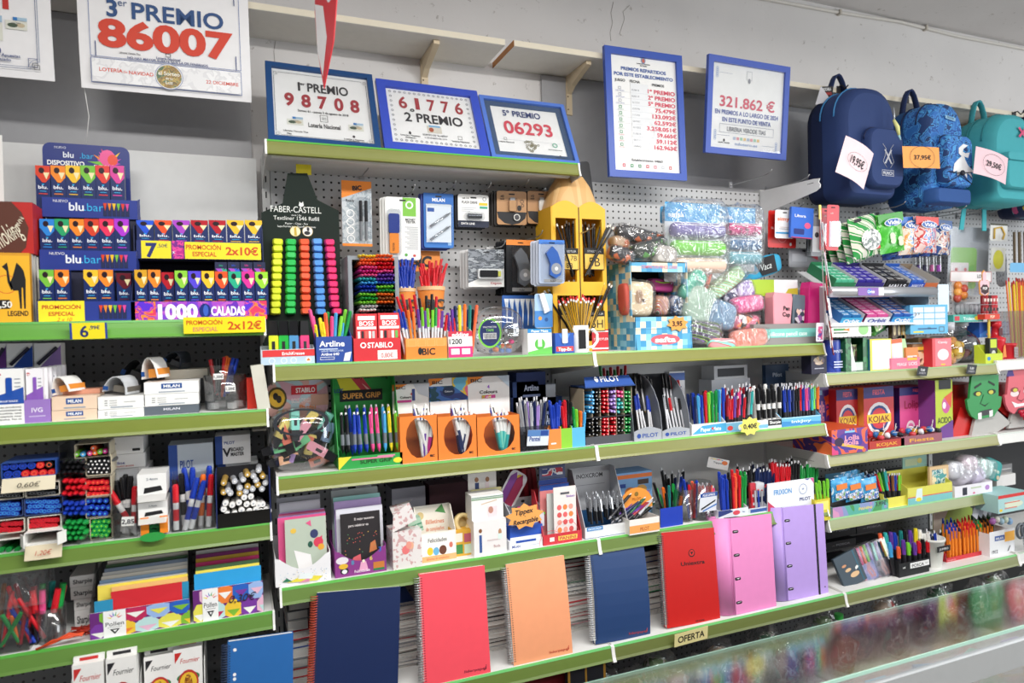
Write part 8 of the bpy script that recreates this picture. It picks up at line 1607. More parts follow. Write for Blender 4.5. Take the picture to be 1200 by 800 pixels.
b=Mb();b.prism(rrect(-.04,.04,0,.17,.035,5),0,.002,spots(['6a6c70','6a6c70','6a6c70','3a3a3e'],120));o=b.obj('grey_pad');o.location=(P(1174,328,2.2)[0],2.2,P(1174,336,2.2)[1]);tag(o,'rounded grey perforated pad hanging beside the cord pack','pad')
for i in rg(6):
 b=Mb();b.tube((0,0,0),(0,0,.15),.006,.006,C('5a4a34',.5),6);o=b.obj('brown_tube');x,zz=P(1189+3.2*i,309,2.1+.01*(i%2));o.location=(x,2.1,zz);tag(o,'thin brown tube hanging upright in the blue trayed bundle','tube','brown tubes at the peg wall')
blister('blue_tray_card','small blue card tray holding the brown tubes','hanging pack',1184,1212,308,319,2.08,lambda p,w,h:None,'6ab0dc',None,hole=False)
t,_=carton('sweets_carton','orange red carton with dark lettering tilted behind the straws','box',(P(1202,330,2.15)[0],2.15,P(1202,342,2.15)[1],.07,.05),.04,'d85a2a',A('t Dynamo 0 .3 .4 2a2a6a .7'));t.rotation_euler=(0,rd(-20),0)
blister('display_net','hanging net of orange marbles beneath the folder wallet','hanging pack',1116,1134,330,353,2.12,lambda p,w,h:[p.blob(-w*.2+w*.4*(i%2),-.006,-h*(.2+.16*i),w*.24,.012,w*.2,C(('d8823a','b84a3a','e8a04a')[i%3],.3),8,6)for i in rg(5)],'c8bab0',None,hole=False)
blister('marble_net','grey net of clear balls hanging behind the lolly stand','hanging pack',1118,1150,354,370,2.14,lambda p,w,h:[p.blob(-w*.4+w*.16*i,-.006,-h*.5,w*.09,.01,h*.4,C('a8aab0',.2),8,6)for i in rg(6)],'c4c6ca',None,hole=False)
# dark price pegs on the rail
for px0,px1,pt,pb,lb in((1074,1086,429,440,'slanted black price peg with white lettering on the cream rail'),(1132,1143,427,438,'black price peg next to the green monster head on the rail')):
 rail_card(px0,px1,pt,pb,1.975,'26282e',A('t 0,60 0 .5 .26 e8e8ea;t SWEETS 0 .18 .2 b8b8c0'),lb,6)
 # second shelf of the middle bays
ZA2,ZA3=RZ['A2'],RZ['A3']
# clear tub of pastel highlighters with a card collar
X,Y,z,w,h=slot('A2',315,394,480,2.02)
t=thing('plastic_tub','wide clear tub of pastel highlighters with a printed card collar','tub',(X,Y+.07,z));b=Mb(Tr(0,0,h/2)@Matrix.Diagonal((1,.8,1,1)));b.blob(0,0,0,w/2,.085,h/2,clear('f4f6f8',.2,.06),24,12,.6);b.obj('clear_wall',t)
b=Mb(Tr(0,.02,0));b.ring(0,h*.8,w*.36,w*.42,-.08,C('33363c',.3),24,.5);b.obj('mouth_ring',t)
hd=sz(446,X,2.1)-z;p=Mb(Tr(0,.03,0));p.prism(rrect(-w*.47,w*.47,h*.82,hd,.03,5),0,.002,spots(['d8a8b8','b8d0d8','e0b0a8','c8c8d8'],8,kind='noise'));p.obj('card_collar',t)
p=Mb(Tr(0,.0295,h*.82));A('r -.1 .3 .62 .86 d0303c;t STABILO .12 .67 .13 ffffff .3;e -.32 .55 .15 .3 5a4a2a;e -.32 .55 .12 .24 e8b83a;e -.34 .6 .04 .1 2a2420;e -.29 .52 .04 .1 2a2420;t BOSS_ORIGINAL .1 .4 .12 f4e8e8 .4;t Pastel .15 .2 .14 e88a4a .25;r .2 .48 .3 .6 c89a8a')(p,w,hd-h*.82);p.obj('collar_print',t)
rnd=random.Random(6);PAS=[('mint','8ad8c8'),('pale yellow','f0dc82'),('pale pink','f0a8b8'),('coral','e8806a'),('pale blue','9ab8e0'),('pale green','7ac890'),('lilac','c0a0d8'),('peach','f0b890')]
for i,(px,py,k,ro)in en([(344,498,0,4),(358,497,1,42),(379,500,0,26),(328,507,1,30),(362,516,3,-62),(383,512,4,20),(326,525,5,80),(345,522,5,60),(362,527,1,15),(378,528,2,-60),(330,538,7,84),(368,541,3,75),(350,510,2,35),(340,535,6,-70),(382,536,5,50),(336,514,3,-20)]):
 n,c=PAS[k];x,zz=P(px,py,2.06+.02*(i%3));K['p '+n]=c;put(pen_parts('hl','p '+n,.09),'highlighter','%s pastel highlighter tumbled in the wide clear tub'%n,'highlighter',(x-.045*sin(rd(ro+180)),2.06+.02*(i%3),zz-.045*cos(rd(ro+180))),(rd(rnd.uniform(-15,15)),rd(ro+180),rnd.uniform(-.5,.5)),'pastel highlighters in the tub')
 # green rack of retractable pens
zz=trayp('pen_rack','green stepped card rack of retractable pens with a black and white header','A2',397,472,532,430,2.015,.13,'2f9a48','p e8d83a -.5 .0 -.3 1 -.5 1;t SUPER_GRIP .08 .35 .3 1a3a1a .5;r -.3 .35 .68 .8 e07aa0;e .42 .4 .07 .22 e8d83a;r .1 .38 .78 .9 d88aa8',head='p e8d83a -.46 1 -.1 1 .2 .7 -.3 .7;p c83a4a -.3 1 -.1 1 .2 .72 .05 .7;p f0b0a8 .0 .83 .06 .8 .2 .72 .16 .7;r -.36 .34 .64 .76 16181a;t SUPER_GRIP 0 .67 .06 e8a04a .62;t Easy_Ball_Writing .16 .88 .05 16301c .56;t PILOT -.4 .74 .04 2a3f9a .2')
for r,(pt,dY,n)in en(((475,.06,9),(483.5,.025,10))):
 cs=['black','blue','blue','blue','pink','pink','sky blue','yellow','lime green']if r==0 else['black','black','blue','blue','blue','pink','pink','sky blue','yellow','lime green']
 for i in rg(n):pens('grip',zz+(.035 if r else .03),2.015+dY,[((404 if r==0 else 400.5)+(7.6 if r==0 else 7.15)*i,pt-i*.25-(5 if r==0 and i==8 else 0),cs[i])],'{} retractable pen in the %s row of the green rack'%('rear','front')[r],'pens in the green rack',back=8)
 # three orange four-colour pen stands
for i,(pl,pr,hl,hr,pb,hp,lab,cs,inner)in en(((469,514,466,514,449,'p f08a2e -.5 1 -.1 1 -.5 .8;t BIC -.28 .86 .08 1c1c1f .26;p c8ccd4 .05 1 .5 1 .5 .55 .2 .7;r .02 .1 .5 .85 3a4a8a;t 4 .0 .66 .08 d04a3a;t Colours -.15 .58 .07 1c1c1f .3;r -.4 .0 .46 .53 d84a9a','four-colour pen stand with a pink shine tag and engraved white header',['white','white','purple','purple','white','magenta'],0),(513,560,514,559,442,'p f08a2e -.5 1 -.1 1 -.5 .8;t BIC -.28 .86 .08 1c1c1f .26;r -.5 .5 .42 .8 *2a3a7a,3a6ab0,1f4a5a,4a7ab8:12;p *e86a8a,e8c83a,6ab8d8,f0a05a:14 .1 1 .5 1 .5 .5 .1 .8;e .0 .66 .16 .12 1f3050;t Colours 0 .64 .04 e8eef4 .2','four-colour pen stand with a paint splash header',['navy','navy','white','white','navy','white'],0),(559,610,557,601,440,'p f08a2e -.5 1 -.1 1 -.5 .8;t BIC -.28 .87 .08 1c1c1f .26;p c8d8e8 .2 1 .5 1 .5 .7;t 4 .0 .7 .09 9a5ad0;t Colours 0 .58 .08 1c1c1f .42;r -.16 .16 .46 .54 *d84a9a,e8a03a,4ab86a:30;t pastel 0 .48 .04 ffffff','four-colour pen stand with a pastel header',['turquoise','turquoise','mint','turquoise','mint'],0))):
 X,Y,z,w,h=slot('A2',pl,pr,487,2.015);hh=sz(pb,X,2.13)-z;t=thing('pen_stand','orange '+lab,'display',(X,Y,z));n=14
 b=Mb();cx,cz,rx,rz=w*.02,h*.53,w*.36,h*.44
 ov=[(cx+rx*cos(2*pi*k/n),cz+rz*sin(2*pi*k/n))for k in rg(n)];sq=[]
 for k in rg(n):
  c_,s_=cos(2*pi*k/n),sin(2*pi*k/n);q=min((w/2-abs(cx)*(1 if c_*cx>0 else-1))/max(abs(c_),1e-6),((h-cz)if s_>0 else cz)/max(abs(s_),1e-6));sq.append((max(-w/2,min(w/2,cx+c_*q)),cz+s_*q))
 for k in rg(n):
  m_=(k+1)%n;pts=[ov[k],sq[k]]
  for X_,Z_ in((w/2,h),(-w/2,h),(-w/2,0),(w/2,0)):
   if abs(atan2(Z_-cz,X_-cx)%(2*pi)-2*pi*(k+.5)/n)<pi/n:pts.append((X_,Z_))
  b.poly(pts+[sq[m_],ov[m_]],0,C('ea7f32'))
 b.box(-w/2,w/2,.08,.082,0,h,C('c86a28'));b.box(-w/2,-w/2+.0015,0,.08,0,h,C('ea7f32'));b.box(w/2-.0015,w/2,0,.08,0,h,C('e07628'));b.box(-w/2,w/2,.001,.08,0,.002,C('c86a28'));b.obj('orange_box',t)
 b=Mb();b.ell(cx,cz,rx*.99,rz*.99,-.0008,clear('ffffff',.12));b.obj('clear_window',t);p=Mb();p.text('BIC',w*.34,h*.1,h*.05,C('1c1c1f'),-.001,bold=.04);p.obj('front_print',t)
 b=Mb(Tr(0,.083,h*.7));b.prism(rrect(-w/2,w/2,0,hh-h*.7,.012,3),0,.002,C('f0efee'));o=b.obj('header_card',t);p=Mb(Tr(0,.0825,h*.9));A(hp)(p,w,hh-h*.9);p.obj('header_print',o)
 pens('four',z+.004,Y+.016,[(pl+12+4.6*(k%6)+(pr-pl)*.1,480+(k*5%9)-(7 if k%3==0 else 0),cs[k%len(cs)],-12+5*(k%6)+ru(-2,2),.008*(k//6))for k in rg(14 if i<2 else 9)],'{} bottomed four-colour pen in the %s orange stand'%('shine','paint splash','pastel')[i],'pens in the %s stand'%('shine','splash','pastel')[i],back=3)
 # gel pen bin, fibre pen boxes, end-on rack
sqbin('pen_bin','smoky clear bin of thin gel pens with a blue and white label',608,643,499,'A2',2.02,.08,'c8ccd2')
pens('click',ZA2+.003,2.045,[(607+2.7*i+ru(-1,1),468+ru(-4,4),('grey','silver','navy','grey','lilac')[i%5],-8+1.3*i,.012*(i%3))for i in rg(14)],'{} thin gel pen standing in the smoky clear bin','gel pens',back=2)
rail_card(617,642,503,522,2.012,'dfe6ee',A('r -.5 .5 .6 1 5a86c0;t Pentel -.15 .3 .3 2a4a9a .5;r .1 .45 .65 .95 2a4a9a'),'blue and white label card on the smoky gel pen bin',3,'label_card')
for pl,pr,pt,c,cs,lab in((643,658,502,'ee8a42',['blue','blue','blue','blue'],'orange'),(658,671,501,'8ac83a',['red','red','black','black'],'lime green'),(671,686,500,'5ab4e4',['green','lime green','orange','sky blue'],'sky blue')):
 zz=trayp('pen_box',lab+' open card box of fibre pens with the others of its trio','A2',pl,pr,pt,pt-4,2.015,.05,c,'r -.3 .1 .25 .32 ffffff' if lab=='orange' else None,slope=False)
 pens('capped',zz,2.03,[(pl+1.5+(pr-pl-3)*(i%4)/3+ru(-.8,.8),472+(8 if lab=='sky blue' else 0)+ru(-4,4),cs[i%4],-4+3*(i%4),.014*(i//4))for i in rg(8)],'{} fibre pen standing in the %s card box'%lab,'fibre pens in the %s box'%lab,back=2)
X,Y,z,w,h=slot('A2',686,742,453,2.03);t=thing('pen_rack','dark pigeonhole rack of pens end-on under a navy header','rack',(X,Y,z));b=Mb();b.box(-w/2,w/2,.1,.11,0,h,C('26272b'));b.box(-w/2,w/2,0,.1,0,.004,C('3a3c42'));b.obj('back_panel',t)
for i in rg(7):b=Mb();b.box(-w/2+w*i/6-.0008,-w/2+w*i/6+.0008,.003,.1,.004,h*.98,C('b8a890'));b.obj('divider',t)
b=Mb();b.box(-w/2,w/2,0,.1,h*.46,h*.48,C('26272b'));b.box(-w/2,w/2,-.004,-.002,0,h*.14,C('4a4c52'));b.obj('shelf_and_lip',t)
b=Mb();b.box(-w*.5,w*.54,-.01,.1,h,h+.004,C('2a4a8a'));b.add([(-w*.5,-.01,h),(w*.54,-.01,h),(w*.5,.02,h+.035),(-w*.44,.02,h+.035)],[(0,1,2,3)],C('2a52a0'));b.obj('header',t);p=Mb(Tr(0,-.012,h)@Rx(-40));A('t PILOT .06 .1 .1 f0f4ff .4;e -.22 .15 .04 .05 f0f4ff')(p,w,h*1.2);p.obj('header_print',t)
g=[]
for i,c in en(['sky blue','black','red','lilac','turquoise','green']):
 for j in rg(11):
  for k in rg(2):
   if(i*5+j*3+k)%9==0:continue
   g.append((691+8.6*i+k*4+ru(-.6,.6),459+4.6*j+ru(-.6,.6)+(4 if j>5 else 0),('black' if i in(0,1,4)else 'red' if i==3 else c)if j>5 else('pink' if i==4 and j<2 else c),'white'))
ends(g,2.028,'{} capped pen lying end-on in the dark pigeonhole rack','pens in the pigeonhole rack',.0052,'cap','pen','pen')
pens('capped',ZA2+.17,2.12,[(704+4.2*i,428+(i*3)%7,('green','red','dark green','red')[i%4],-4+1.2*i)for i in rg(8)],'{} pen standing upright on top of the pigeonhole rack','pens above the pigeonhole rack')
for i,(pl,pr,cs)in en(((743,776,['blue','blue','black','blue']),(776,809,['silver','black','red','grey']))):
 X,Y,z,w,h=slot('A2',pl,pr,500,2.015);hh=sz(438,X,2.15)-z;t=thing('pen_rack',('dark curved card rack of blue capped pens','dark curved card rack of grey and red pens')[i]+' with white maker lettering','rack',(X,Y,z));n=8
 b=Mb();b.poly([(-w/2,0),(w/2,0),(w/2,h*.7)]+[(w/2-w*k/n,h*.7+h*.3*sin(pi*k/n))for k in rg(1,n)]+[(-w/2,h*.7)],0,C('a4a8b0'));b.obj('front_lip',t);p=Mb();A('t PILOT .08 .22 .3 2a4a9a .56;e -.32 .36 .07 .18 2a4a9a')(p,w,h);p.obj('front_print',t)
 for s in(-1,1):b=Mb();b.side([(0,0),(.15,0),(.15,hh)]+[(.15-.15*sin(pi/2*k/6),h*.7+(hh-h*.7)*cos(pi/2*k/6))for k in rg(1,7)],s*w/2-.001,s*w/2+.001,C('8a8e96' if s>0 else '6a6e76',.3));b.obj('curved_side',t)
 b=Mb();b.box(-w/2,w/2,.148,.15,0,hh,C('2a2c32'));b.obj('back_panel',t)
 for r in rg(2):pens('stick',z+.02+.06*r,2.05+.05*r,[(pl+5+4.2*k+ru(-.6,.6)-r*2,(462 if r==0 else 438)+k*.9+ru(-2,2),cs[(k+r)%4]if r==0 else('black','red','dark red','black')[k//3]if i else 'black',-2+.6*k)for k in rg(6)],'{} pen in the %s row of the %s curved rack'%(('front','rear')[r],('blue','grey')[i]),'pens in the %s curved rack'%('blue','grey')[i],back=14)
pens('capped',ZA2+.05,2.08,[(812,460,'navy',2),(819,462,'navy',0),(826,458,'black',0)],'{} pen peeking between the curved rack and the long box','peeking pens')
box('sample_box','white sample box with blue lettering high behind the curved rack',ZA2+.11,785,803,435,2.14,.03,'e8eaee','r -.5 .5 .7 .95 4a6ab0;t Pilot 0 .4 .14 2a3f7a .6;e .1 .2 .1 .08 5ab86a')
trays=[(811,851,494,466,2.012,'e8e9e6','p 4aa8d8 -.5 .1 -.2 .8 .5 .9 .5 .1;t Paper_Mate .05 .3 .34 f4f8ff .6;e .1 .5 .03 .12 d84a4a','white and blue open box of wide capped pens'),(851,884,492,466,2.012,'c8dcec','r -.5 .5 0 .9 7ab8dc;e -.36 .4 .1 .25 d84a4a;e .2 .5 .1 .3 e8884a;e .0 .4 .08 .3 f0f0f0','pale blue box of mixed pens with fruit print'),(884,916,490,462,2.012,'e4e6e8','r .0 .5 .3 .98 1c1c20;t Sharpie .26 .5 .34 f0f0f0 .4;r -.5 0 .1 .5 7ab8dc','black and white box of permanent markers'),(916,962,486,458,2.012,'6ab8e0','p 3a8ac8 -.5 0 .5 0 .5 .3 -.5 .6;t InkJoy 0 .35 .3 e8f4ff .5;r -.5 .5 .86 1 a8d8f0','bright blue box of rainbow retractable pens')]
for pl,pr,plp,pb,yy,c,art,lab in trays:trayp('pen_box',lab+' on the second shelf','A2',pl,pr,plp,plp-16,yy,.09,c,art)
z=ZA2+.004
pens('capped',z,2.03,line(814,848,9,464,456,['navy','sky blue','blue','red','lime green','green','green','sky blue','blue'],(-2,2)),'{} wide capped pen in the white and blue box','wide capped pens',back=2)
pens('capped',z,2.05,line(806,848,7,462,455,['navy','blue','blue','red','lime green','teal','sky blue'],(-2,2),dY=.02),'{} pen in the rear row of the white and blue box','rear capped pens',back=2)
pens('click',z,2.03,line(853,882,11,462,456,['dark red','red','red','purple','dark red','pink','navy','red','black','grey','turquoise'],(2,6),5),'{} slim pen in the pale blue fruit print box','slim mixed pens',back=2)
pens('click',z,2.06,line(846,880,9,455,450,['red','dark red','black','red','purple','red','dark red','navy','red'],(0,5),4),'{} slim pen behind the fruit print row','slim rear pens',back=2)
pens('marker',z,2.03,line(888,914,5,455,452,['black']*5,(-2,2)),'{} permanent marker in the black and white box','box of permanent markers','marker','marker',back=2)
pens('marker',z,2.07,line(884,912,5,452,449,['white','black','white','black','white'],(0,2)),'{} topped marker behind the permanent marker row','rear permanent markers','marker','marker',back=2)
RB=['blue','navy','blue','navy','black','black','red','blue','pink','purple','turquoise','lime green','orange']
pens('click',z,2.03,line(919,958,13,453,450,RB,(-1,2),1),'{} retractable pen of the rainbow row in the bright blue box','rainbow pens',back=2)
pens('click',z,2.06,line(913,952,13,450,447,RB,(-1,2),1),'{} retractable pen behind the rainbow row','rear rainbow pens',back=2)
st=thing('price_star','yellow star price card reading 0,40 on the second shelf rail','price tag',(P(878,499,1.975)[0],1.97,P(878,499,1.975)[1]));b=Mb();b.prism(star(0,0,.05,.038,9,.7),0,.001,C('efe36a'));b.obj('card',st);p=Mb();p.text('0,40€',0,-.008,.017,INK,-.0008,bold=.03,w=.062);p.obj('print',st)
za=box('pen_carton','navy and white pen carton at the shelf back, lower of two',ZA2,835,880,444,2.2,.08,'c8ccd4','r -.5 .5 .1 .4 4a8ac0;r -.5 .5 .55 .7 3a5a8a');box('pen_carton','open pale pen carton lying on the navy carton',za,837,876,428,2.2,.08,'d8dade','r -.4 .4 .2 .8 3a3c42')
for i in rg(5):box('ink_carton',ORD[i]+' navy ink carton of the dark row behind the orange stands',ZA2+.035*(i//2)*2,(600,634,602,632,606)[i],(634,660,632,652,640)[i],(465,465,447,450,436)[i],2.16,.08,('1f3570','24407a','2a4a88','c8d0dc','1f3570')[i],'t Artline 0 .4 .2 c8d4f0 .5;r -.3 .3 .2 .28 8a9ac8')
box('catalogue_box','dark navy leaning display card behind the rainbow pens',ZA2+.06,898,925,427,2.2,.02,'2f4a6a','t Pilot 0 .7 .1 c8d8e8 .4;p 5a8ab0 -.4 .2 .4 .4 .4 .3 -.4 .1')
# third shelf: cards, invitations, stickers, pens
def cardbox(lab,pl,pr,plip,Y,d,col,art,cards,grp):
 X,_,z,w,h=slot('A3',pl,pr,plip,Y);t=thing('card_display',lab,'display',(X,Y,z));n=8
 pts=[(-w/2,0),(w/2,0),(w/2,h*1.0)]+[(w*.42-w*.84*k/n,h*(.95-.42*sin(pi*k/n)))for k in rg(n+1)]+[(-w/2,h)]
 b=Mb();q=[(x,zz)for x,zz in pts];b.add([(x,0,zz)for x,zz in q]+[(0,0,0)],[(i,i+1,len(q))for i in rg(0)],C(col))
 m=C(col)if isinstance(col,str)else col
 top=q[2:];
 for i in rg(len(top)-1):b.poly([(top[i][0],0),top[i],top[i+1],(top[i+1][0],0)],0,m)
 b.box(-w/2,w/2,d,d+.002,0,h*1.4,m);b.box(-w/2,-w/2+.002,.001,d,0,h*1.05,m);b.box(w/2-.002,w/2,.001,d,0,h*1.05,m);b.box(-w/2,w/2,.001,d,0,.002,m);b.obj('card_box',t)
 p=Mb();A(art)(p,w,h);p.obj('print',t)
 for i,(x0,x1,pt,dy,c,a,nm)in en(cards):
  hh=sz(pt,X,Y+dy)-z;o=thing('greeting_card',nm,'card',(X,Y+dy,z+.003),0,grp,rx=-3);b=Mb();b.box(x0*w,x1*w,0,.002,0,hh-.003,C(c)if c[0]!='*' else spots(c[1:].split(','),30,.5,'noise'));b.obj('card',o)
  if a:p=Mb(Tr((x0+x1)/2*w,0,0));A(a)(p,(x1-x0)*w,hh);p.obj('print',o)
cardbox('white card display sprinkled with coloured dots, of flower greeting cards',323,388,650,2.015,.12,'ecebee',';'.join('e %.2f %.2f .008 .008 %s'%(ru(-.45,.45),ru(.04,.5),random.choice(['4a7ab8','e8c84a','8ac0d8','3a4a8a']))for _ in rg(60))+';p e8d84a -.3 .12 .25 .05 .35 .18 0 .3;p d88aa8 -.1 .06 .1 .05 .12 .2;p e8eef0 -.1 .2 .15 .14 .2 .34 -.06 .38;p 2f7a5a -.38 .16 -.2 .14 -.3 .28',[(-.3,.45,608,.012,'b8c4b4','p d83a6a .2 .6 .36 .5 .4 .68;e .3 .58 .12 .08 d8405a;e .2 .72 .1 .07 3a3f6a;e .36 .5 .08 .05 e8a83a;e .1 .56 .06 .05 2a5a4a;p f0eeee -.3 .5 .1 .4 .16 .1 -.2 .2;e -.3 .8 .07 .04 e8c050;p e05a8a 0 .9 .14 .84 .12 .94','grey green greeting card with a red bouquet in front of the dotted display')]+[(-.42+.012*i,.46,605-1.5*i,.024+.009*i,c,None,n+' edged greeting card behind the bouquet card')for i,(c,n)in en([('e0588e','pink'),('a890c8','violet'),('e888a8','rose'),('d84a8a','magenta'),('c0a8d8','lilac')])]+[(-.36,.4,588,.08,'dcdce4',None,'pale white greeting card tall behind the pink edged ones'),(-.4,.42,582,.1,'c8c8d0',None,'pale grey greeting card at the back of the dotted display')],'cards in the dotted display')
cardbox('purple card display printed with numbers and a birthday cake',393,453,642,2.015,.12,'8a3a86','t 3 .38 .78 .18 3a6ac8;t 6 .2 .5 .16 e8d06a;t 8 -.16 .42 .16 4a9ac0;e -.36 .62 .12 .14 e8e0e8;p e8a8c8 -.04 .15 .14 .15 .1 .48 0 .48;e .05 .5 .03 .06 f0e8d0;r .24 .46 .12 .4 c87a3a;r .24 .46 .08 .16 2f7a4a;e -.32 .22 .08 .12 2a2a30;e -.32 .2 .05 .08 f0f0f0;e -.34 .4 .09 .1 e8b83a;t Felicidades .02 .1 .1 f0d8ee .3',[(-.36,.42,601,.012,'2a2629','t El_mejor_momento .1 .86 .04 d8d0d0 .5;t para_celebrar_es -.05 .76 .04 d8d0d0 .5;p c87a4a .2 .3 .4 .34 .36 .5 .24 .46;p d8606a -.3 .14 .0 .1 -.02 .3 -.2 .26;'+';'.join('e %.2f %.2f .012 .008 %s'%(ru(-.4,.4),ru(.3,.66),random.choice(['d8b05a','c8605a','5a9a6a']))for _ in rg(26)),'black greeting card with gold confetti in front of the purple display'),(-.42,.5,595,.03,'e4e4ee',None,'white greeting card directly behind the confetti card'),(-.44,.5,586,.045,'c0a8dc',None,'lilac greeting card in the purple display'),(-.44,.5,581,.06,'9ad0cc',None,'mint greeting card in the purple display'),(-.46,.48,573,.08,'b8c0c0',None,'grey plastic sleeved card in the purple display'),(-.42,.38,568,.1,'d8dade','r -.1 .1 .93 .96 2a2a2e','pale hanging card with a black slot behind the purple display')],'cards in the purple display')
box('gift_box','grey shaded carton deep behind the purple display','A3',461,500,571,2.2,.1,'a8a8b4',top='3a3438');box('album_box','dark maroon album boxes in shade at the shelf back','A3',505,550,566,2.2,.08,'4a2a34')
# slanted invitation boxes
X,Y,z,w,h=slot('A3',461,495,622,2.005);t=thing('invitation_box','speckled white box with an open flap and coral balloons','box',(X,Y,z));m=spots(['e6e0de','e6e0de','e6e0de','d0a8a8'],130,kind='voronoi');b=Mb();b.box(-w/2,w/2,0,.09,0,h,m);b.obj('body',t);b=Mb();b.add([(-w/2,.0,h),(w*.35,.0,h+.03),(w*.4,.07,h+.075),(-w*.4,.08,h+.06),(-w*.45,.0,h+.05),(w*.1,.0,h+.085)],[(0,1,5,4),(4,5,2,3)],m);b.obj('open_flap',t);p=Mb();A('e -.06 .5 .13 .12 e87a7a;e .12 .6 .1 .1 e8b090;e .05 .62 .1 .1 e89a8a')(p,w,h);p.obj('print',t)
z1=trayp('invitation_tray','pale tray of birthday tickets printed with children and balloons','A3',491,535,622,591,2.03,.07,'f0ebe2','r -.46 .46 .2 .96 f4f2ec;t Felicidades 0 .66 .14 5a5a5a .5;e -.2 .36 .08 .14 e8c83a;e -.04 .34 .08 .14 6ab0d8;e .14 .36 .1 .16 6a4030;r -.5 .5 0 .2 e8b078;t Billetines_de_cumpleaños 0 .06 .08 c87040 .6;e .36 .5 .05 .1 d87a6a',head='r -.46 .46 .3 .96 efe8dc;t Billetines .1 .62 .09 d8805a .5;t de_cumpleaños .1 .48 .08 d8805a .5;p 5a9a5a .1 .86 .4 .8 .3 1;e -.3 .8 .1 .08 d8c08a')
box('green_notes','mint striped paper bundle poking from the speckled box',ZA3+.09,481,497,607,2.05,.03,'a8c8b0','r -.5 .5 .2 .3 4a8a6a;r -.5 .5 .5 .6 4a8a6a',ry=-14)
zz=box('craft_box','yellow box with small framed squares under a tape roll','A3',532,554,621,2.04,.06,'dca83a','r -.4 -.02 .56 .9 e8e4d8;r .06 .44 .52 .86 b85a6a;r -.4 -.02 .1 .46 4a8a4a;r .06 .44 .08 .44 c8d8c0')
b=Mb();r=.03;b.lathe([(r*.62,-.009),(r,-.009),(r,.009),(r*.62,.009),(r*.62,-.009)],C('dcc48a',.4),24);o=b.obj('tape_roll');x,q=P(542,612,2.07);o.location=(x,2.07,q);o.rotation_euler=(rd(80),0,rd(8));tag(o,'roll of yellowish adhesive tape lying on the framed squares box','tape')
# wedding boxes
zz=box('wedding_box','white wedding box with a bride and groom drawing','A3',556,594,609,2.01,.07,'ece9e8','r -.34 -.26 .1 .6 3a5a9a;e -.3 .72 .05 .06 8a5a3a;t Boda .2 .2 .08 c8a8a8 .2;r -.1 .3 .4 .44 d8c8c8;e .3 .62 .05 .1 b88a6a;r .24 .36 .42 .58 dcefe8')
box('wedding_box','tall white wedding box printed with leaves and a folded veil',zz,553,590,579,2.02,.06,'eeece9','r -.5 .5 .8 .86 8aa88a;r -.5 .5 .88 .92 7a9a8a;p d8c0a8 -.2 .6 .3 .72 .3 .76 -.2 .64;r .0 .3 .05 .5 e8d8dc;e .1 .36 .08 .14 c08a7a',top='f4f2ee')
box('wedding_card','white header card with groom and bride figures',zz+.05,549,582,553,2.1,.003,'e9e6e4','r -.26 -.12 .2 .6 3a4a78;e -.2 .72 .07 .1 a87a5a;r .1 .24 .2 .6 e8d8dc;e .18 .7 .07 .1 a87a5a');box('wedding_card','pale yellow card strip beneath the groom and bride header',zz+.03,552,588,572,2.085,.003,'dcd49a')
# correction pens and price star
z1=box('eraser_carton','white and blue eraser carton, lower of two with the orange star','A3',597,636,632,2.02,.09,'e8eaee','t MILAN -.3 .2 .3 2a4a9a .24;r .1 .4 .3 .34 8a9ab8;r -.3 .3 .74 1 2a52b0');box('eraser_carton','blue fronted carton, upper of two beneath the orange star',z1,598,636,616,2.03,.09,'2f5ac0','r -.5 .5 0 .2 e8eaee')
trayp('pen_box','white box of lime and magenta correction pens behind the star',ZA3+.055,600,638,602,582,2.05,.1,'d8dade',head='r -.4 .4 .7 .9 c8ccd2;e .2 .82 .06 .06 3a3a40')
for i in rg(6):put(pen_parts('capped',('lime green','magenta')[i%2],.11),'correction_pen',('lime green','magenta')[i%2]+' refillable correction pen lying in the white box','pen',(P(603,600-2*i,2.07+.012*i)[0],2.07+.012*i,ZA3+.083+.004*i),(0,rd(86+i),0),'lying correction pens')
st=thing('price_star','orange star card with handwritten words on correction pens','price tag',(P(616,605,2.0)[0],2.005,P(616,605,2.0)[1]));b=Mb();b.prism(star(0,0,.068,.05,9,.62),0,.001,C('f0a85a'));b.obj('card',st);p=Mb();p.text('Tippex',-.004,.008,.016,INK,-.0008,bold=.02,ang=4,it=.2);p.text('-',0,-.004,.012,INK,-.0008);p.text('Recargable',.002,-.022,.015,INK,-.0008,bold=.02,ang=4,it=.2,w=.085);p.obj('print',st)
c=thing('sample_card','pen shaped cut-out card in magenta and violet standing behind','card',(P(592,585,2.12)[0],2.12,P(590,590,2.12)[1]));c.rotation_euler=(0,rd(32),0)
for i,q in en(('8a4aa0','a8305a')):b=Mb();b.prism([(-.014+.024*i-.014,0),(.014+.024*i-.014,0),(.016+.024*i-.014,.08),(.0+.024*i-.014,.11),(-.014+.024*i-.014,.09)],-.001*i,.001,C(q));b.obj('pen_shape',c)
b=Mb();b.prism(rrect(-.035,.034,-.004,.115,.02,4),.0012,.002,C('e8e6ec'));b.ell(.004,.09,.014,.018,.0008,C('e8c84a'));b.obj('white_border',c)
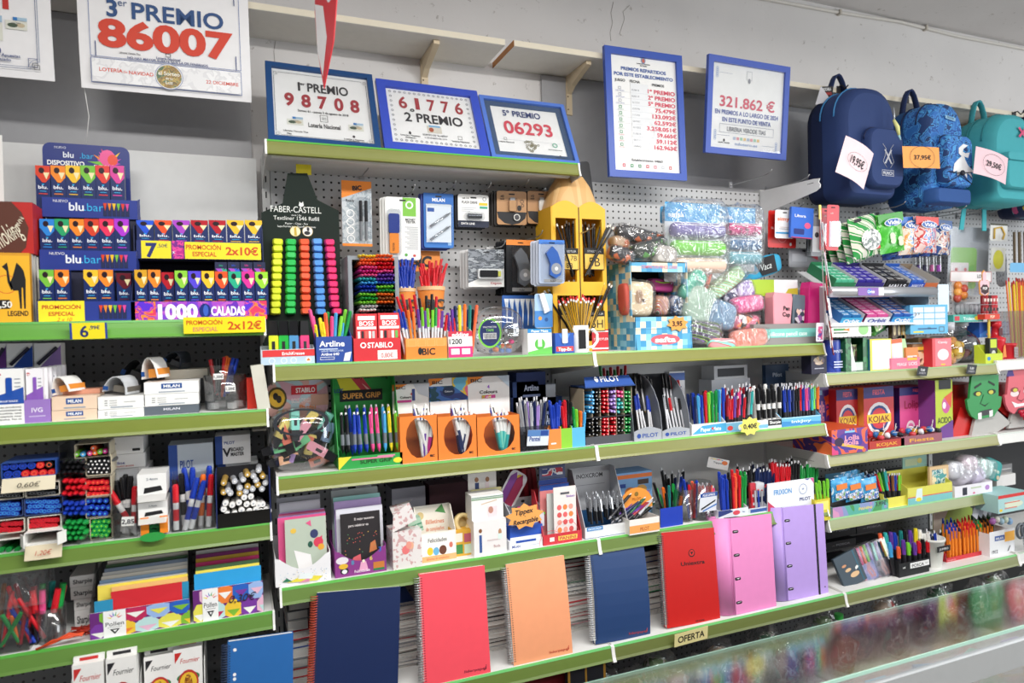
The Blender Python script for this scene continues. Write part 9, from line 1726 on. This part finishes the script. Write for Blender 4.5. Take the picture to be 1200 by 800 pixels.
# sticker packs in a red box
zz=trayp('sticker_box','red card box of sticker sheets with yellow lettering','A3',637,682,622,570,2.015,.09,'cf3440','r -.12 .38 .28 .72 f0c85a;t PANINI .13 .34 .3 c0303c .42;r -.34 -.22 .3 .7 f0e4e0;o .1 .9 .3 .31 e0606a;o -.3 .1 .3 .31 e0606a',slope=True)
for i,(pl,pr,pt,dy,c,a,n)in en(((650,676,570,.012,'ece4e0',';'.join('e %.2f %.2f .1 .05 %s'%(-.26+.26*(k%3),.62-.14*(k//3),('e86a6a','e88a4a','e8a090','d85a5a')[k%4])for k in rg(12))+';r -.2 .2 .86 .9 5a5a60;t Stickers .25 .8 .04 9a7ac0','white sheet of red and orange heart stickers in front'),(642,668,577,.03,'d8dcd8',None,'pale sticker sheet peeking beside the heart stickers'),(634,668,567,.05,'e08a8a','r -.5 .5 .9 1 2a52a8','pink sticker sheet with a blue heading'),(633,666,561,.06,'b8c4d8','r -.5 .5 .8 1 2f4a9a;e 0 .5 .2 .14 d8a0a8','navy headed sticker sheet at the back'),(634,664,545,.075,'5a6488','*' and 'r -.4 .4 .86 .96 *c83a4a,e8e8ec,3a4a88:20','slate sticker pack with mixed badges standing tallest'))):
 box('sticker_sheet',n+' of the red box',zz,pl,pr,pt,2.018+dy,.003,c,a)
for i in rg(3):box('sticker_album',('red','darker red','brick red')[i]+' album spine leaning behind the red sticker box','A3',620+5*i,626+5*i,548,2.2,.12,('b82a34','8a1f2a','a8343a')[i],ry=-6)
# steel pen rack
zz=trayp('pen_rack','white stepped rack of steel clip pens with a grey header card','A3',686,737,612,545,2.015,.12,'e3e4e6','r -.46 -.1 .66 1 3a86c8;t INOXCROM -.28 .74 .18 e8f0f8 .3',sc='b8babf',inner='2a5a8a',head='r -.5 .5 .3 1 b4b5b9;t INOXCROM 0 .82 .07 3a3a3e .62;r -.36 .36 .7 .71 8a8a90')
for r in rg(2):pens('metal',zz+.03,2.035+.03*r,[((690 if r else 693)+6.2*i,(577 if r else 583)-.5*i,'black')for i in rg(7)],'steel topped pen with a black barrel in the %s row of the stepped rack'%('front','rear')[r],'steel pens',back=10)
# pen collection with orange arch
box('toy_pen_box','blue and orange box with two drawn faces behind the arch display','A3',723,765,553,2.13,.09,'7aa8d8','r -.5 .5 .88 .96 e0783a;e -.12 .5 .14 .18 e8b890;e .2 .52 .14 .18 e8c4a0;e -.12 .6 .15 .1 c87a3a;e .2 .63 .15 .1 d8a85a;r -.4 -.24 .7 .78 2a4a9a;r .1 .4 .74 .84 4a3a34;p 3a9a5a -.1 .1 .2 .1 .1 .36;r .36 .42 .2 .6 b080c0')
zz=trayp('pen_tray','white and orange tray of loose pens under an orange arch','A3',738,773,604,596,1.985,.12,'ece6e0','r -.5 .5 .1 .6 eda45a;t PILOT 0 .2 .24 b05a2a .3')
X,Y,z,w,h=slot('A3',728,765,572,2.05);t=thing('arch_panel','orange arched card panel over the loose pens','panel',(X,Y,z+h*.4));b=Mb();n=10;b.prism([(w*.5*cos(pi*i/n),h*.22+h*.4*sin(pi*i/n))for i in rg(n+1)]+[(-w*.5,h*.1),(w*.5,h*.1)],0,.003,C('e8953a'));b.obj('card',t);p=Mb();p.text('PILOT',0,h*.3,.010,C('8a4a1a'),-.001);p.ell(0,h*.46,.008,.008,-.001,C('8a6a2a'));p.obj('print',t)
for i in rg(16):x,q=P(728+2.6*(i%8)+8*(i//8),596+(i*5%14),2.03+.01*(i%3));put(pen_parts('click',('black','purple','blue','navy','dark red','black','dark green','silver')[i%8],.13),'pen',('black','purple','blue','navy','dark red','black','dark green','silver')[i%8]+' pen lying across the tray beneath the orange arch','pen',(x-.05,2.03+.01*(i%3),max(ZA3+.015,q-.03)),(rd(-10),rd(55+i*4%20),0),'loose pens under the arch')
# cups and boxes of pens along the right half
t,(X,Y,z,w,h)=sqbin('pen_bin','blue square bin of black and green pens with a white sticker',774,800,594,'A3',2.015,.06);b=Mb();b.box(-w/2,w/2,-.0016,-.0004,0,h,C('2440b0',.3));b.obj('blue_sheet',t)
pens('capped',ZA3+.004,2.04,[(768+3.4*i,566+(i*7)%16,('black','green','dark green','orange','black','teal')[i%6],-16+3.4*i,.01*(i%4))for i in rg(11)],'{} pen standing in the blue square bin','pens in the blue bin')
pens('click',ZA3+.05,2.12,[(776+4*i,548+(i*5)%11,('black','black','black','black','navy','silver','blue')[i%7],-8+3*i)for i in rg(8)],'{} pen standing tall behind the blue bin','tall pens behind the blue bin')
cup('pen_cup','clear cup of red and blue pens with a price sticker',801,818,574,'A3',2.02);pens('capped',ZA3+.004,2.04,[(803+3*i,562+(i*3)%7,('blue','navy','red','coral','red')[i%5],-6+2.4*i,.006*(i%2))for i in rg(6)],'{} pen standing in the stickered clear cup','pens in the stickered cup')
cup('pen_cup','clear tub of red pens with a blue and white wrap',818,840,566,'A3',2.01,taper=.98);pens('click',ZA3+.004,2.035,[(820+2.4*i,566+(i*3)%6,('red','silver','coral','pink')[i%4],-5+1.4*i,.006*(i%3))for i in rg(8)],'{} pen standing in the blue wrapped tub','pens in the wrapped tub')
rail_card(819,839,576,599,2.005,'e4e8f0',A('r -.5 .5 .78 1 2a52a0;t PLUS_OFFICE 0 .82 .12 ffffff .7;p 2a2a2e -.4 .1 .4 .5 .42 .6 -.4 .2;p 3a7ac8 -.3 .0 .5 .3 .5 .38 -.3 .08'),'blue and white wrap label on the red pen tub',0,'label_card');box('pen_card','white card flag with an orange seal above the wrapped tub',ZA3+.16,828,853,537,2.1,.002,'e9e7e4','t Tippex 0 .5 .16 6a6a70 .5;e .3 .66 .14 .2 e87a3a;r -.4 .2 .84 .92 *d84a4a,4a8ad8,e8c83a:40',ry=14)
for pl,pr,pt,yy,c,a,lab,cs,kind,p0 in((842,877,594,2.01,'dfe3ec','p 2a3a78 -.5 .2 0 .7 -.1 1 -.5 1;e .1 .5 .12 .3 d84a5a;t Pen .34 .4 .2 5a6a98','white and navy box of blue, black, red and green pens',['blue','blue','blue','black','red','coral','red','green','green'],'capped',560),(877,901,592,2.01,'cfd4dc','r -.4 .4 .2 .8 3a5aa0','grey and blue boxes of refills beside it',['red','silver','blue','silver','navy'],'pencil',575)):
 trayp('pen_box',lab,'A3',pl,pr,pt,pt-12,yy,.08,c,a);pens(kind,ZA3+.004,yy+.02,line(pl+3,pr-3,len(cs),p0,p0-4,cs,(-2,3),3),'{} pen in the '+lab.split(' of')[0],'pens in the '+lab.split(' of')[0],back=2);pens(kind,ZA3+.004,yy+.05,line(pl+1,pr-4,len(cs),p0-6,p0-10,cs,(-2,3),3),'{} pen at the rear of the '+lab.split(' of')[0],'rear pens in the '+lab.split(' of')[0],back=2)
box('refill_card','stripy refill card standing between the pen boxes','A3',880,886,566,2.04,.01,'c83a48','r -.5 .5 .2 .3 e8e8ec;r -.5 .5 .5 .6 e8e8ec');box('refill_box','white and navy refill box next to the stripy card','A3',887,896,566,2.04,.03,'e0e4ea','r -.5 .5 .3 .5 2a3a78')
box('pen_display','white front panel with blue lettering and a round seal','A3',900,954,563,2.005,.003,'ebeef4','p c83a5a -.5 .0 -.28 .0 -.5 .36;p 3a8a6a -.3 0 -.14 0 -.22 .1;t FRIXION -.18 .56 .18 4a9ad8 .38;o .26 .64 .08 .088 5a7ab0;t ok .26 .62 .07 5a7ab0;t PILOT .3 .22 .12 2a3a78 .24;p 5a4aa0 .3 1 .36 .94 .42 1;p d85a9a .42 1 .5 1 .5 .8')
for c,x0,x1,n,p0 in(('black',868,884,5,549),('navy',886,906,7,546),('red',906,926,7,541),('black',926,937,4,540),('green',938,958,6,543)):
 pens('click',ZA3+.03,2.07,line(x0,x1,n,p0,p0+2,c,(-3,4),4),'{} erasable pen behind the white front panel','%s erasable pens'%c,back=3);pens('click',ZA3+.03,2.12,line(x0-3,x1-3,n-1,p0-2,p0-2,c,(-3,4),4),'{} erasable pen in the deep row past the white panel','deep %s erasable pens'%c,back=3)
 # sweets bay: lollipop shelf and the red monster boxes
LB_='r -.5 .5 0 1 *6a2a8a,e8603a,4a2a8a,d83a7a:9;e 0 .5 .36 .38 4a3a9a;e -.3 .5 .13 .18 3a2a4a;p e8b83a -.24 .34 .34 .1 .4 .2 -.2 .44;t Lolla .06 .54 .2 f4a8b8 .4;t Bolla .04 .34 .2 f4a8b8 .4;r -.14 .14 .84 .92 8ac0e8'
za=box('lolly_box','big purple and orange lolly box jutting over the shelf edge','C2',975,1017,502,1.985,.2,'d8562a',LB_,side=spots(['5a2a8a','d8562a','4a2a7a','e8703a'],9,.4,'noise'));box('lolly_box','purple and orange lolly box standing at the shelf back','C2',951,972,452,2.2,.1,'d8562a',LB_)
KJ='r -.5 .5 .8 1 2f2f7a;t FIESTA 0 .86 .09 e85a6a .4;e 0 .42 .4 .3 f0eef0;e 0 .42 .32 .24 2f4a8a;e 0 .42 .26 .19 d8404a;r -.4 .4 .34 .5 f0c83a;t KOJAK 0 .36 .11 7a1f2a .7'
box('lolly_box','red lolly box with a white roundel, partly behind the jutting box','C2',981,1007,456,2.16,.1,'c82f34',KJ);box('lolly_box','red lolly box with a white roundel and orange side strip','C2',1013,1048,453,2.13,.1,'d03a40',KJ,side='e89a4a')
box('lolly_box','pink lolly box with a navy top and drawn lollipops','C2',1055,1091,453,2.13,.1,'d84a8a','r -.5 .5 .84 1 2f2f7a;t FIESTA .1 .9 .06 e85a6a .34;t Lolipop 0 .58 .16 a81f4a .7;r .12 .26 .3 .66 f0c8d8;e -.16 .2 .14 .14 f0d8e0;e -.16 .2 .09 .09 e07aa8;r -.5 .5 0 .1 c8384a',side='3a2a7a')
box('lolly_box','tall yellow green and purple sour lolly box with a skull-like sweet','C2',1097,1117,445,2.05,.08,'b8c83a','p 6a3a8a -.5 0 .5 0 .5 .3 -.5 .14;e .1 .56 .24 .14 c85a98;p d85a3a .0 .7 .5 .8 .4 .5;t ACIDO 0 .26 .1 2a2a2e .8;r -.3 .4 .84 1 2a2a2e;e .0 .56 .1 .06 f0e8f0',side='8a4a9a')
for pl,pr,pt,lb,pa in((1019,1060,512,'red','KOJAK'),(1056,1104,506,'navy and pink','Fiesta')):
 zz=trayp('lolly_tray',lb+' open lolly tray heaped with wrapped sweets','C2',pl,pr,pt,pt-3,2.0,.12,'b8382f' if lb=='red' else '9a5a68','t %s 0 .3 .4 e8a83a .6'%pa,slope=False)
 for i in rg(13):b=Mb();b.blob(0,0,0,.013,.011,.010,C(('d0404a','e8e8ee','3a7ac0','2a2a2e','d8a03a')[i%5],.3),8,5,.6);b.tube((0,0,0),(.03,0,.035),.0016,.0016,C('f0f0ee'),4);o=b.obj('lollipop');o.location=(sx(pl+6+(pr-pl-14)*((i*4)%13)/12,2.05,zz),2.02+.006*(i%13),zz+.035+.005*(i%3));o.rotation_euler=(i,i*2,i*3);tag(o,'wrapped lollipop heaped in the %s open tray'%lb,'sweet','lollipops in the %s tray'%lb)
def monster(px0,px1,pt,lab,col,horn):
 X,Y,z,w,h=slot(ZC2+.012 if horn else 'C2',px0,px1,pt,2.03);t=thing('monster_display',lab,'display',(X,Y,z));R_=C('c8231f',.4);hb=sz(450,X,2.1)-z
 b=Mb();b.box(-w*.52,w*.5,.07,.2,0,hb,R_);b.obj('red_box',t);p=Mb(Tr(-w*.523,0,0)@Rz(-90));[p.ell(-.13,hb*q,.03,.014,-.001-.0001*i,C(('d8b83a','4a8a3a')[i%2]))for i,q in en((.15,.3,.55,.8))];p.obj('side_print',t)
 b=Mb();b.prism([(-w*.75,0),(-w*.45,h*.42),(-w*.1,h*.36),(-w*.2,0)],.02,.024,R_);b.prism([(w*.2,0),(w*.1,h*.36),(w*.5,h*.4),(w*1.0,h*.14),(w*.6,0)],.02,.024,R_);b.obj('cape',t)
 b=Mb();b.prism([(-w*.3,0),(-w*.1,h*.4),(w*.4,h*.36),(w*.86,h*.12),(w*.4,0)],.0,.012,C('b4b2ae'));b.obj('grey_collar',t)
 o=[(-w*.38,h*.3),(-w*.24,h*.24),(w*.26,h*.26),(w*.36,h*.34),(w*.46,h*.4),(w*.5,h*.54),(w*.4,h*.56),(w*.42,h*.9),(w*.3,h*.98),(0,h),(-w*.24,h*.96),(-w*.36,h*.86),(-w*.42,h*.56),(-w*.5,h*.54),(-w*.46,h*.4)]
 b=Mb();b.prism(o,-.014,-.004,C(col,.45));f=b.obj('face',t);p=Mb(Tr(0,-.0145,0));k='16301f' if not horn else '7a2a34'
 A(('p %s -.3 .72 -.1 .78 -.08 .75 -.28 .69;p %s .3 .74 .12 .8 .1 .77 .28 .71;'%(k,k)if not horn else 'p 4a3a8a -.44 .84 -.2 .84 -.32 1.08;p 4a3a8a .3 .84 .5 .8 .4 1.06;e -.2 .56 .13 .05 f0d8d8;e .2 .58 .13 .05 f0d8d8;')+'e -.2 .62 .12 .04 %s;e .2 .63 .12 .04 %s;e -.18 .615 .07 .03 c8c04a;e .18 .625 .07 .03 c8c04a;p %s -.04 .6 -.02 .6 -.14 .47 0 .42 .14 .48 .0 .44 -.12 .47'%(k,k,k)+(';p 3a3a3e -.2 .28 .24 .3 .18 .38 -.14 .36;p f2f2ee -.2 .24 -.1 .24 -.1 .34 -.2 .33;p f2f2ee .12 .26 .22 .27 .22 .36 .12 .35' if not horn else ';p f2f0f0 -.3 .44 -.2 .34 .2 .36 .3 .46 .1 .4 -.1 .39;p 3a1a20 -.2 .24 .2 .26 .1 .33 -.1 .32'))(p,w,h);p.obj('face_print',f);return X,z,w,h
ZC2=RZ['C2']
monster(1130,1171,430,'red candy box with a green monster face and white teeth','2a8f4a',0);X,z,w,h=monster(1174,1212,428,'red candy box with a pink horned devil face','d8626e',1)
for i in rg(12):b=Mb();b.blob(0,0,0,.014,.01,.01,C('b8203a',.2),8,5,.7,.1);o=b.obj('candy');o.location=(X-.01+.02*(i%5),1.99+.012*(i//5),z+h*.16+.014*(i//5));tag(o,'shiny red wrapped candy below the devil mouth','sweet','red candies')
# shelf of sticker packs and pens
zz=trayp('sticker_tray','rainbow dotted tray of blue sticker packs with 3,99 handwritten','C3',976,1041,584,570,2.0,.16,'8ab0c8','r -.5 .5 0 1 *4a9a5a,5ab0a0,8a9ac8,b88ac0,d898c0:5;t PANINI .08 .36 .26 e8d83a .24;t 3,99€ .36 .5 .4 2a2440 .2',inner='a8a4a8')
for i in rg(7):sweetbag('sticker_pack','blue sticker pack, %s of those in the rainbow tray'%ORD[i],(984,1000,1018,988,1004,1020,996)[i],573-4*(i//3),20,27,2.03+.03*(i//3),['4aa0d8','5ab0e0','3a90c8','d8e8f0'],None,None,-4,None,60+i,lambda p,w,h,d:(p.rect(-w*.32,w*.3,h*.02,h*.26,-d*1.1,C('e8843a')),p.rect(-w*.4,w*.4,-h*.4,-h*.1,-d*1.08,spots(['5a9a4a','e8e8f0','3a6ab0','d8a85a'],50,kind='noise'))),.012)
box('header_card','shiny blue back card behind the sticker packs','C3',968,1008,553,2.2,.003,'5aa0c8');trayp('pen_box','yellow labelled box of lime pens beside the white panel','C3',955,973,583,578,1.99,.05,'d8c83a','r -.4 .4 .5 .9 f0e87a');pens('capped',RZ['C3']+.03,2.01,line(957,971,4,564,561,'lime green',(-4,2)),'{} pen standing in the yellow labelled box','lime pens')
trayp('pen_holder','lemon card holder of slim glittery pens','C3',1036,1062,580,572,2.01,.06,'e4dc5a',slope=False);pens('click',RZ['C3']+.02,2.03,[(1018+3.2*i,548+abs(i-5)*.9+(i*5%6),('navy','brown','blue','red','lime green','green','turquoise','red')[i%8],-26+2.8*i,.008*(i%3))for i in rg(13)],'{} slim glittery pen fanning from the lemon holder','glittery pens')
zz=trayp('puzzle_box','yellow and teal open box with a wooden framed picture inside','C3',1064,1116,564,546,2.0,.12,'d8d45a','r -.5 .5 0 .42 7ac0c0;r -.5 .5 .4 .46 d8605a;p d8e8e8 -.34 .2 -.18 .2 -.18 .9 -.3 .9;e -.26 .26 .06 .12 e8d83a',sc='d0cc50');box('puzzle','little wooden framed picture puzzle in the yellow box',zz,1090,1112,546,2.03,.01,'d8b88a','r -.38 .38 .1 .9 *3a7a8a,c8d8d0,4a9a9a,e8d8b0:24');t,_=carton('box_lid','open pale teal lid rising behind the yellow box','lid',(P(1072,546,2.12)[0],2.12,P(1072,548,2.12)[1],.15,.06),.003,'9acac0',A('r -.4 .1 .2 .7 c8d8b0;e .2 .5 .1 .2 e8d87a'))
trayp('gift_tray','white tray with a phone print holding gauze favour bags','C3',1119,1163,563,558,1.995,.1,'e8e6ec','r -.3 -.18 .12 .8 2a2a3a;r -.08 .2 .6 .72 b8c8a8;e .36 .5 .06 .24 b080c0;e .0 .2 .03 .08 d85a8a',slope=False)
for i,(px,py,c,r)in en(((1124,552,'d8d8e0',8),(1140,545,'e8d8e4',4),(1150,556,'dcd4ec',-8),(1158,549,'c8e4e0',14),(1134,557,'e0dce8',-14))):pouch('favour_bag',('pale grey','white and pink','lilac','mint','pearl')[i]+' gauze favour bag heaped in the white phone print tray','gift bag',px,py,20,22,2.03,.03,c,r,.7,None,True,seed=70+i)
pouch('gift_pouch','teal pouch with pale script leaning out of the favour bags','gift bag',1165,550,20,24,2.06,.012,'3a9a98',22,.4,extra=A('t Love 0 -.1 .2 d8e8d8 .6;e .3 -.3 .1 .1 c8b89a',-.002))
# felt pens on the lowest long shelf
za4=RZ['A4'];c,_=carton('planner','dark slate planner with gold suns leaning by the lilac binder','planner',slot('A4',991,1017,648,1.97),.012,'3f4d58',A('e .1 .3 .2 .08 d8b48a;e -.1 .5 .13 .05 d8b48a;e -.2 .66 .1 .04 c8906a;p e8e8e4 .2 .4 .4 .46 .3 .52 .2 .48;r .34 .38 0 1 2f6a80'));c.rotation_euler=(rd(-16),rd(-14),0)
for i,(px,pt,lab,k)in en(((1024,637,'pastel felt pens',('pink','coral','lime green','lilac')),(1040,632,'dark and mint felt pens',('mint','purple','black','yellow')))):
 X,Y,z,w,h=slot('A4',px-8,px+8,pt,1.975);t=thing('pen_wallet','clear wallet of %s leaning on the shelf'%lab,'pen pack',(X,Y,z));t.rotation_euler=(rd(-12),rd(-13+4*i),0);b=Mb();b.box(-w/2,w/2,.006,.008,0,h*.94,spots(['8a9ad0','b0a8d8','d8a0a8','7a90c8']if i==0 else['5a5a68','8a8290','c8a0a0','4a4a58'],14,.4,'noise'));b.obj('card',t);b=Mb();b.box(-w/2,w/2,-.006,.009,0,h,clear('ffffff',.2));b.obj('clear_sleeve',t)
 for j,q in en(k):b=Mb();b.tube((-w*.36+w*.24*j,0,h*.5),(-w*.36+w*.24*j,0,h*.96),.0055,.005,G(kc(q)),8);b.obj('felt_pen',t)
trayp('pen_tray','black plastic tray of broad paint markers with a white name plate','A4',1054,1089,652,642,1.945,.1,'1f2023','r -.14 .5 .5 .9 f0f0f0;t POSCA .12 .56 .22 1c1c1f .4;t uni -.34 .6 .16 f0f0f0;t PAINT .41 .66 .07 5a5a5e',slope=False)
PC_=['orange','purple','blue','teal','purple','pink','yellow','red']
pens('paint',za4+.01,1.965,[(1054,641,'coral'),(1060,633,'purple'),(1066,636,'lime green'),(1073,636,'purple'),(1078,634,'red'),(1083,632,'black'),(1088,633,'red'),(1044,636,'sky blue',-6)],'{} paint marker in the front row of the black tray','front paint markers','paint_marker','marker');pens('paint',za4+.01,2.0,line(1034,1080,9,624,620,['coral','turquoise','purple','blue','teal','black','purple','yellow','white'],(-2,3)),'{} paint marker in the rear row of the black tray','rear paint markers','paint_marker','marker')
X,Y,z,w,h=slot('A4',1095,1116,633,1.935);t=thing('pen_cup','tapered off-white cup with a black label beside the black tray','cup',(X,Y+w/2,z));b=Mb();b.lathe([(w*.36,0),(w*.47,h*.9),(w*.5,h*.92),(w*.5,h),(w*.46,h),(w*.34,.004),(0,.004)],C('dcdcd6',.5),20);b.obj('cup_wall',t);p=Mb(Tr(0,-w*.47,h*.6));A('r -.3 .45 0 .2 1c1c1f;t JUMBO .08 .06 .07 d8d8d8 .5;t 1 .2 -.3 .12 5a5a60')(p,w,h);p.obj('label',t);pens('click',z+.01,Y+w/2,[(1088+3*i,620+(i*3)%7,('white','navy','black','blue','white','black')[i],-8+3*i)for i in rg(6)],'{} pen standing in the off-white tapered cup','pens in the off-white cup')
trayp('fineliner_tray','red and clear tray packed with orange fineliners','A4',1109,1168,643,632,1.985,.09,'c9303a','t STABILO .34 .4 .3 e8a8a8 .24;t STABILO -.4 .2 .3 e8a8a8 .16',slope=False)
for r in rg(3):pens('fine',za4+.006,2.0+.024*r,line(1112-3*r,1163-3*r,13,619-5*r,612-5*r,['blue','blue','blue','navy','red','red','red','red','dark green','green','black','black','dark green'],(-.5,.5),2),'orange fineliner with a {} tip in the %s row of the red tray'%ORD[r],'%s row of fineliners'%ORD[r],'fineliner',back=1)
box('header_card','lime and cream card rising behind the fineliners','A4',1094,1140,594,2.15,.003,'a8c04a','p d8d4c8 -.5 0 -.5 1 -.1 1')
trayp('eraser_tray','white open carton of round erasers with orange paper tags','A4',1160,1189,616,612,1.95,.1,'e4e5e8','r -.3 .1 .6 .8 3a5aa0;t MILAN -.1 .64 .1 f0f0f0 .3;r .1 .5 .5 .9 f0b04a;t 1912 -.3 .1 .14 3a3a44;p 3a3a44 .2 .1 .24 .1 .34 .3 .3 .3',slope=False)
for i in rg(5):b=Mb();b.blob(0,0,0,.016,.012,.016,C(('b06ab0','e8e4d8','a8c8d8','d8e0c8','8ab0d8')[i],.4),10,6);o=b.obj('round_eraser');x,q=P(1163+5*i,608-(i%2)*2,1.99);o.location=(x,1.99,q-.01);tag(o,('violet','cream','pale blue','pale green','blue')[i]+' round eraser on the white carton','eraser')
for i in rg(6):box('marker_carton',ORD[i]+' black marker carton stacked in the dark behind the paint markers',za4+.05*(i//2)+(.001 if i>1 else 0),968+36*(i%2),1003+36*(i%2),654-21*(i//2),2.2,.08,'26272a','t --_POSCA 0 .4 .24 8a8a90 .6')
for i in rg(4):t,_=carton('leaflet',ORD[i]+' grey glossy leaflet fanned above the eraser carton','leaflet',(P(1142+7*i,600,2.02)[0],2.02+.006*i,P(1142,606,2.02)[1],.04,.1),.001,('b8bcc4','9a9ea8','d0d2d8','8a8e98')[i]);t.rotation_euler=(rd(-10),rd(38+4*i),0)
box('board_box','red topped pale blue game box jutting from the end bay',.765,1170,1206,578,1.93,.12,'a8d0d0','r -.5 .5 .82 1 d0322f;e 0 .4 .3 .2 d8e0c8;r -.3 .1 .2 .26 d87a6a;r -.3 .2 .5 .56 d87a6a;e -.42 .16 .05 .08 e8c83a');box('paper_stack','thin stack of white sheets on the end bay shelf',.87,1168,1190,569,2.1,.1,'dcdad8');box('card_box','grey lined carton in the dark end bay',.87,1172,1186,560,2.25,.04,'8a8a8c','r -.4 .4 .3 .36 d8d8d8;r -.4 .4 .6 .66 d8d8d8')
o=thing('scissors','dark ring handled scissors hanging at the picture edge','scissors',(P(1196,622,1.9)[0],1.9,P(1196,622,1.9)[1]));b=Mb();[b.path([(.03*s+.024*cos(a/5),0,.03*sin(a/5))for a in rg(33)],.006,C('5a6068',.3),6)for s in(0,1)];b.obj('handles',o);b=Mb();b.tube((.02,0,-.03),(.03,0,-.12),.006,.001,C('c0c2c6',.3,.8),5);b.obj('blade',o)
rail_card(790,829,737,753,1.9,'ece2a2',A('t OFERTA 0 .26 .5 26241f .8'),'cream card reading OFERTA hanging on the lowest green rail',-2)
# bagged goods on the base shelf
rnd=random.Random(12)
for i in rg(26):
 px=660+22*i+rnd.uniform(-6,6);Y=2.0+.07*(i%3);c=('5a2a34','2a3a5a','3a6a4a','8a3a48','2f3038','6a8a5a','9a5a3a','3a4a7a','b8a08a')[i%9];X=sx(px,Y,.35)
 t=thing('bagged_toy',('crimson','navy','green','wine','black','olive','rust','blue','sand')[i%9]+' bagged novelty, %s from the red folder end of the base shelf'%ORD[i],'bagged goods',(X,Y,.2+rnd.uniform(.09,.13)))
 b=Mb();b.blob(0,0,0,.05,.03,.07,spots([c,c,'d8d4d0',c,'c84a4a' if i%2 else '6ab0a0'],18,.4,'noise'),10,7,.6,.12,rnd);b.obj('contents',t);b=Mb();b.blob(0,0,.01,.068,.045,.095,film(),14,9,.6,.12,rnd);b.obj('clear_bag',t);t.rotation_euler.y=rnd.uniform(-.4,.4)
box('folder','dark red folder lying at the base shelf end',.2,560,668,800,2.0,.25,'7a1420');box('framed_print','gold framed dark print standing on the base shelf',.2,668,712,776,1.96,.02,'2a2c34','r -.5 .5 0 .04 c8963a;r -.5 .5 .96 1 c8963a;r -.5 -.44 0 1 c8963a;r .44 .5 0 1 c8963a;r -.05 0 0 1 c8963a')
b=Mb();b.tube((0,0,0),(0,0,.02),.016,.016,C('3aa84a',.3),12);o=b.obj('green_disc');x,q=P(983,719,1.96);o.location=(x,1.96,q-.02);tag(o,'round green cap of a tall clear bottle by the base shelf','cap')
# glass showcase counter between the camera and the shelves
def counter():
 zt=.80;x0,x1,yn,yf=-1.0,3.2,1.15,1.37;t=thing('glass_counter','long glass showcase counter with a grey metal front rail','counter',(0,0,0));gl=clear('e4f0ec',.4,.1);al=C('a9acae',.35,.3);ed=C('a8cfc0',.15)
 b=Mb();b.box(x0,x1,yn,yf,zt-.008,zt,gl);b.obj('glass_top',t);b=Mb();b.box(x0,x1,yn-.003,yn,zt-.008,zt,ed);b.box(x0,x1,yf,yf+.002,zt-.008,zt,ed);b.obj('glass_edge',t)
 b=Mb();b.box(x0,x1,yn-.01,yn+.006,zt-.1,zt-.034,al);b.obj('front_rail',t);b=Mb();b.box(x0,x1,yn-.002,yn+.002,.1,zt-.1,gl);b.obj('front_glass',t);b=Mb();b.box(x0,x1,yn-.002,yn+.002,zt-.034,zt-.008,gl);b.obj('upper_glass',t)
 b=Mb();b.box(x0,x1,yn+.01,yf-.004,zt-.17,zt-.162,gl);b.obj('inner_shelf',t);b=Mb();b.box(x0,x1,yn-.02,yf,0,.1,C('8a8c8e'));b.obj('plinth',t);b=Mb();b.box(x0,x1,yf-.004,yf,.1,zt-.2,C('b8babb'));b.obj('back_panel',t)
 for i in rg(24):
  c=('7ab0c8','d8d0c8','5a8ab0','c87a7a','8ac0a8','e8c87a','9a8ac0')[i%7];b=Mb();b.box(-.035,.035,-.02,.02,0,.03,C(c));b.box(-.03,.03,-.021,-.02,.006,.022,C('efefec'));o=b.obj('boxed_pen');o.location=(.9+.09*i,yn+.1+.03*(i%2),zt-.162);o.rotation_euler.z=.3*(i%3-1);tag(o,'small pen box on the inner glass of the counter','box','pen boxes in the counter')
 b=Mb();b.path([(.05*cos(a/4)*(1 if a<20 else .9),0,.03*sin(a/4))for a in rg(26)],.008,C('2a2c30',.4),6);o=b.obj('black_cable');o.location=(1.62,yn+.1,zt-.21);tag(o,'black coiled cable behind the front glass of the counter','cable')
counter()
# things that nothing else tells apart are numbered along the shelf
_L={}
for o in SC.objects:
 if o.parent is None and o.get('group'):_L.setdefault(o['label'],[]).append(o)
for k,v in _L.items():
 if 1<len(v)<13 and len(k.split())<15:
  for i,o in en(sorted(v,key=lambda o:proj(*o.location)[0])):o['label']=k+', '+ORD[i]+' along'
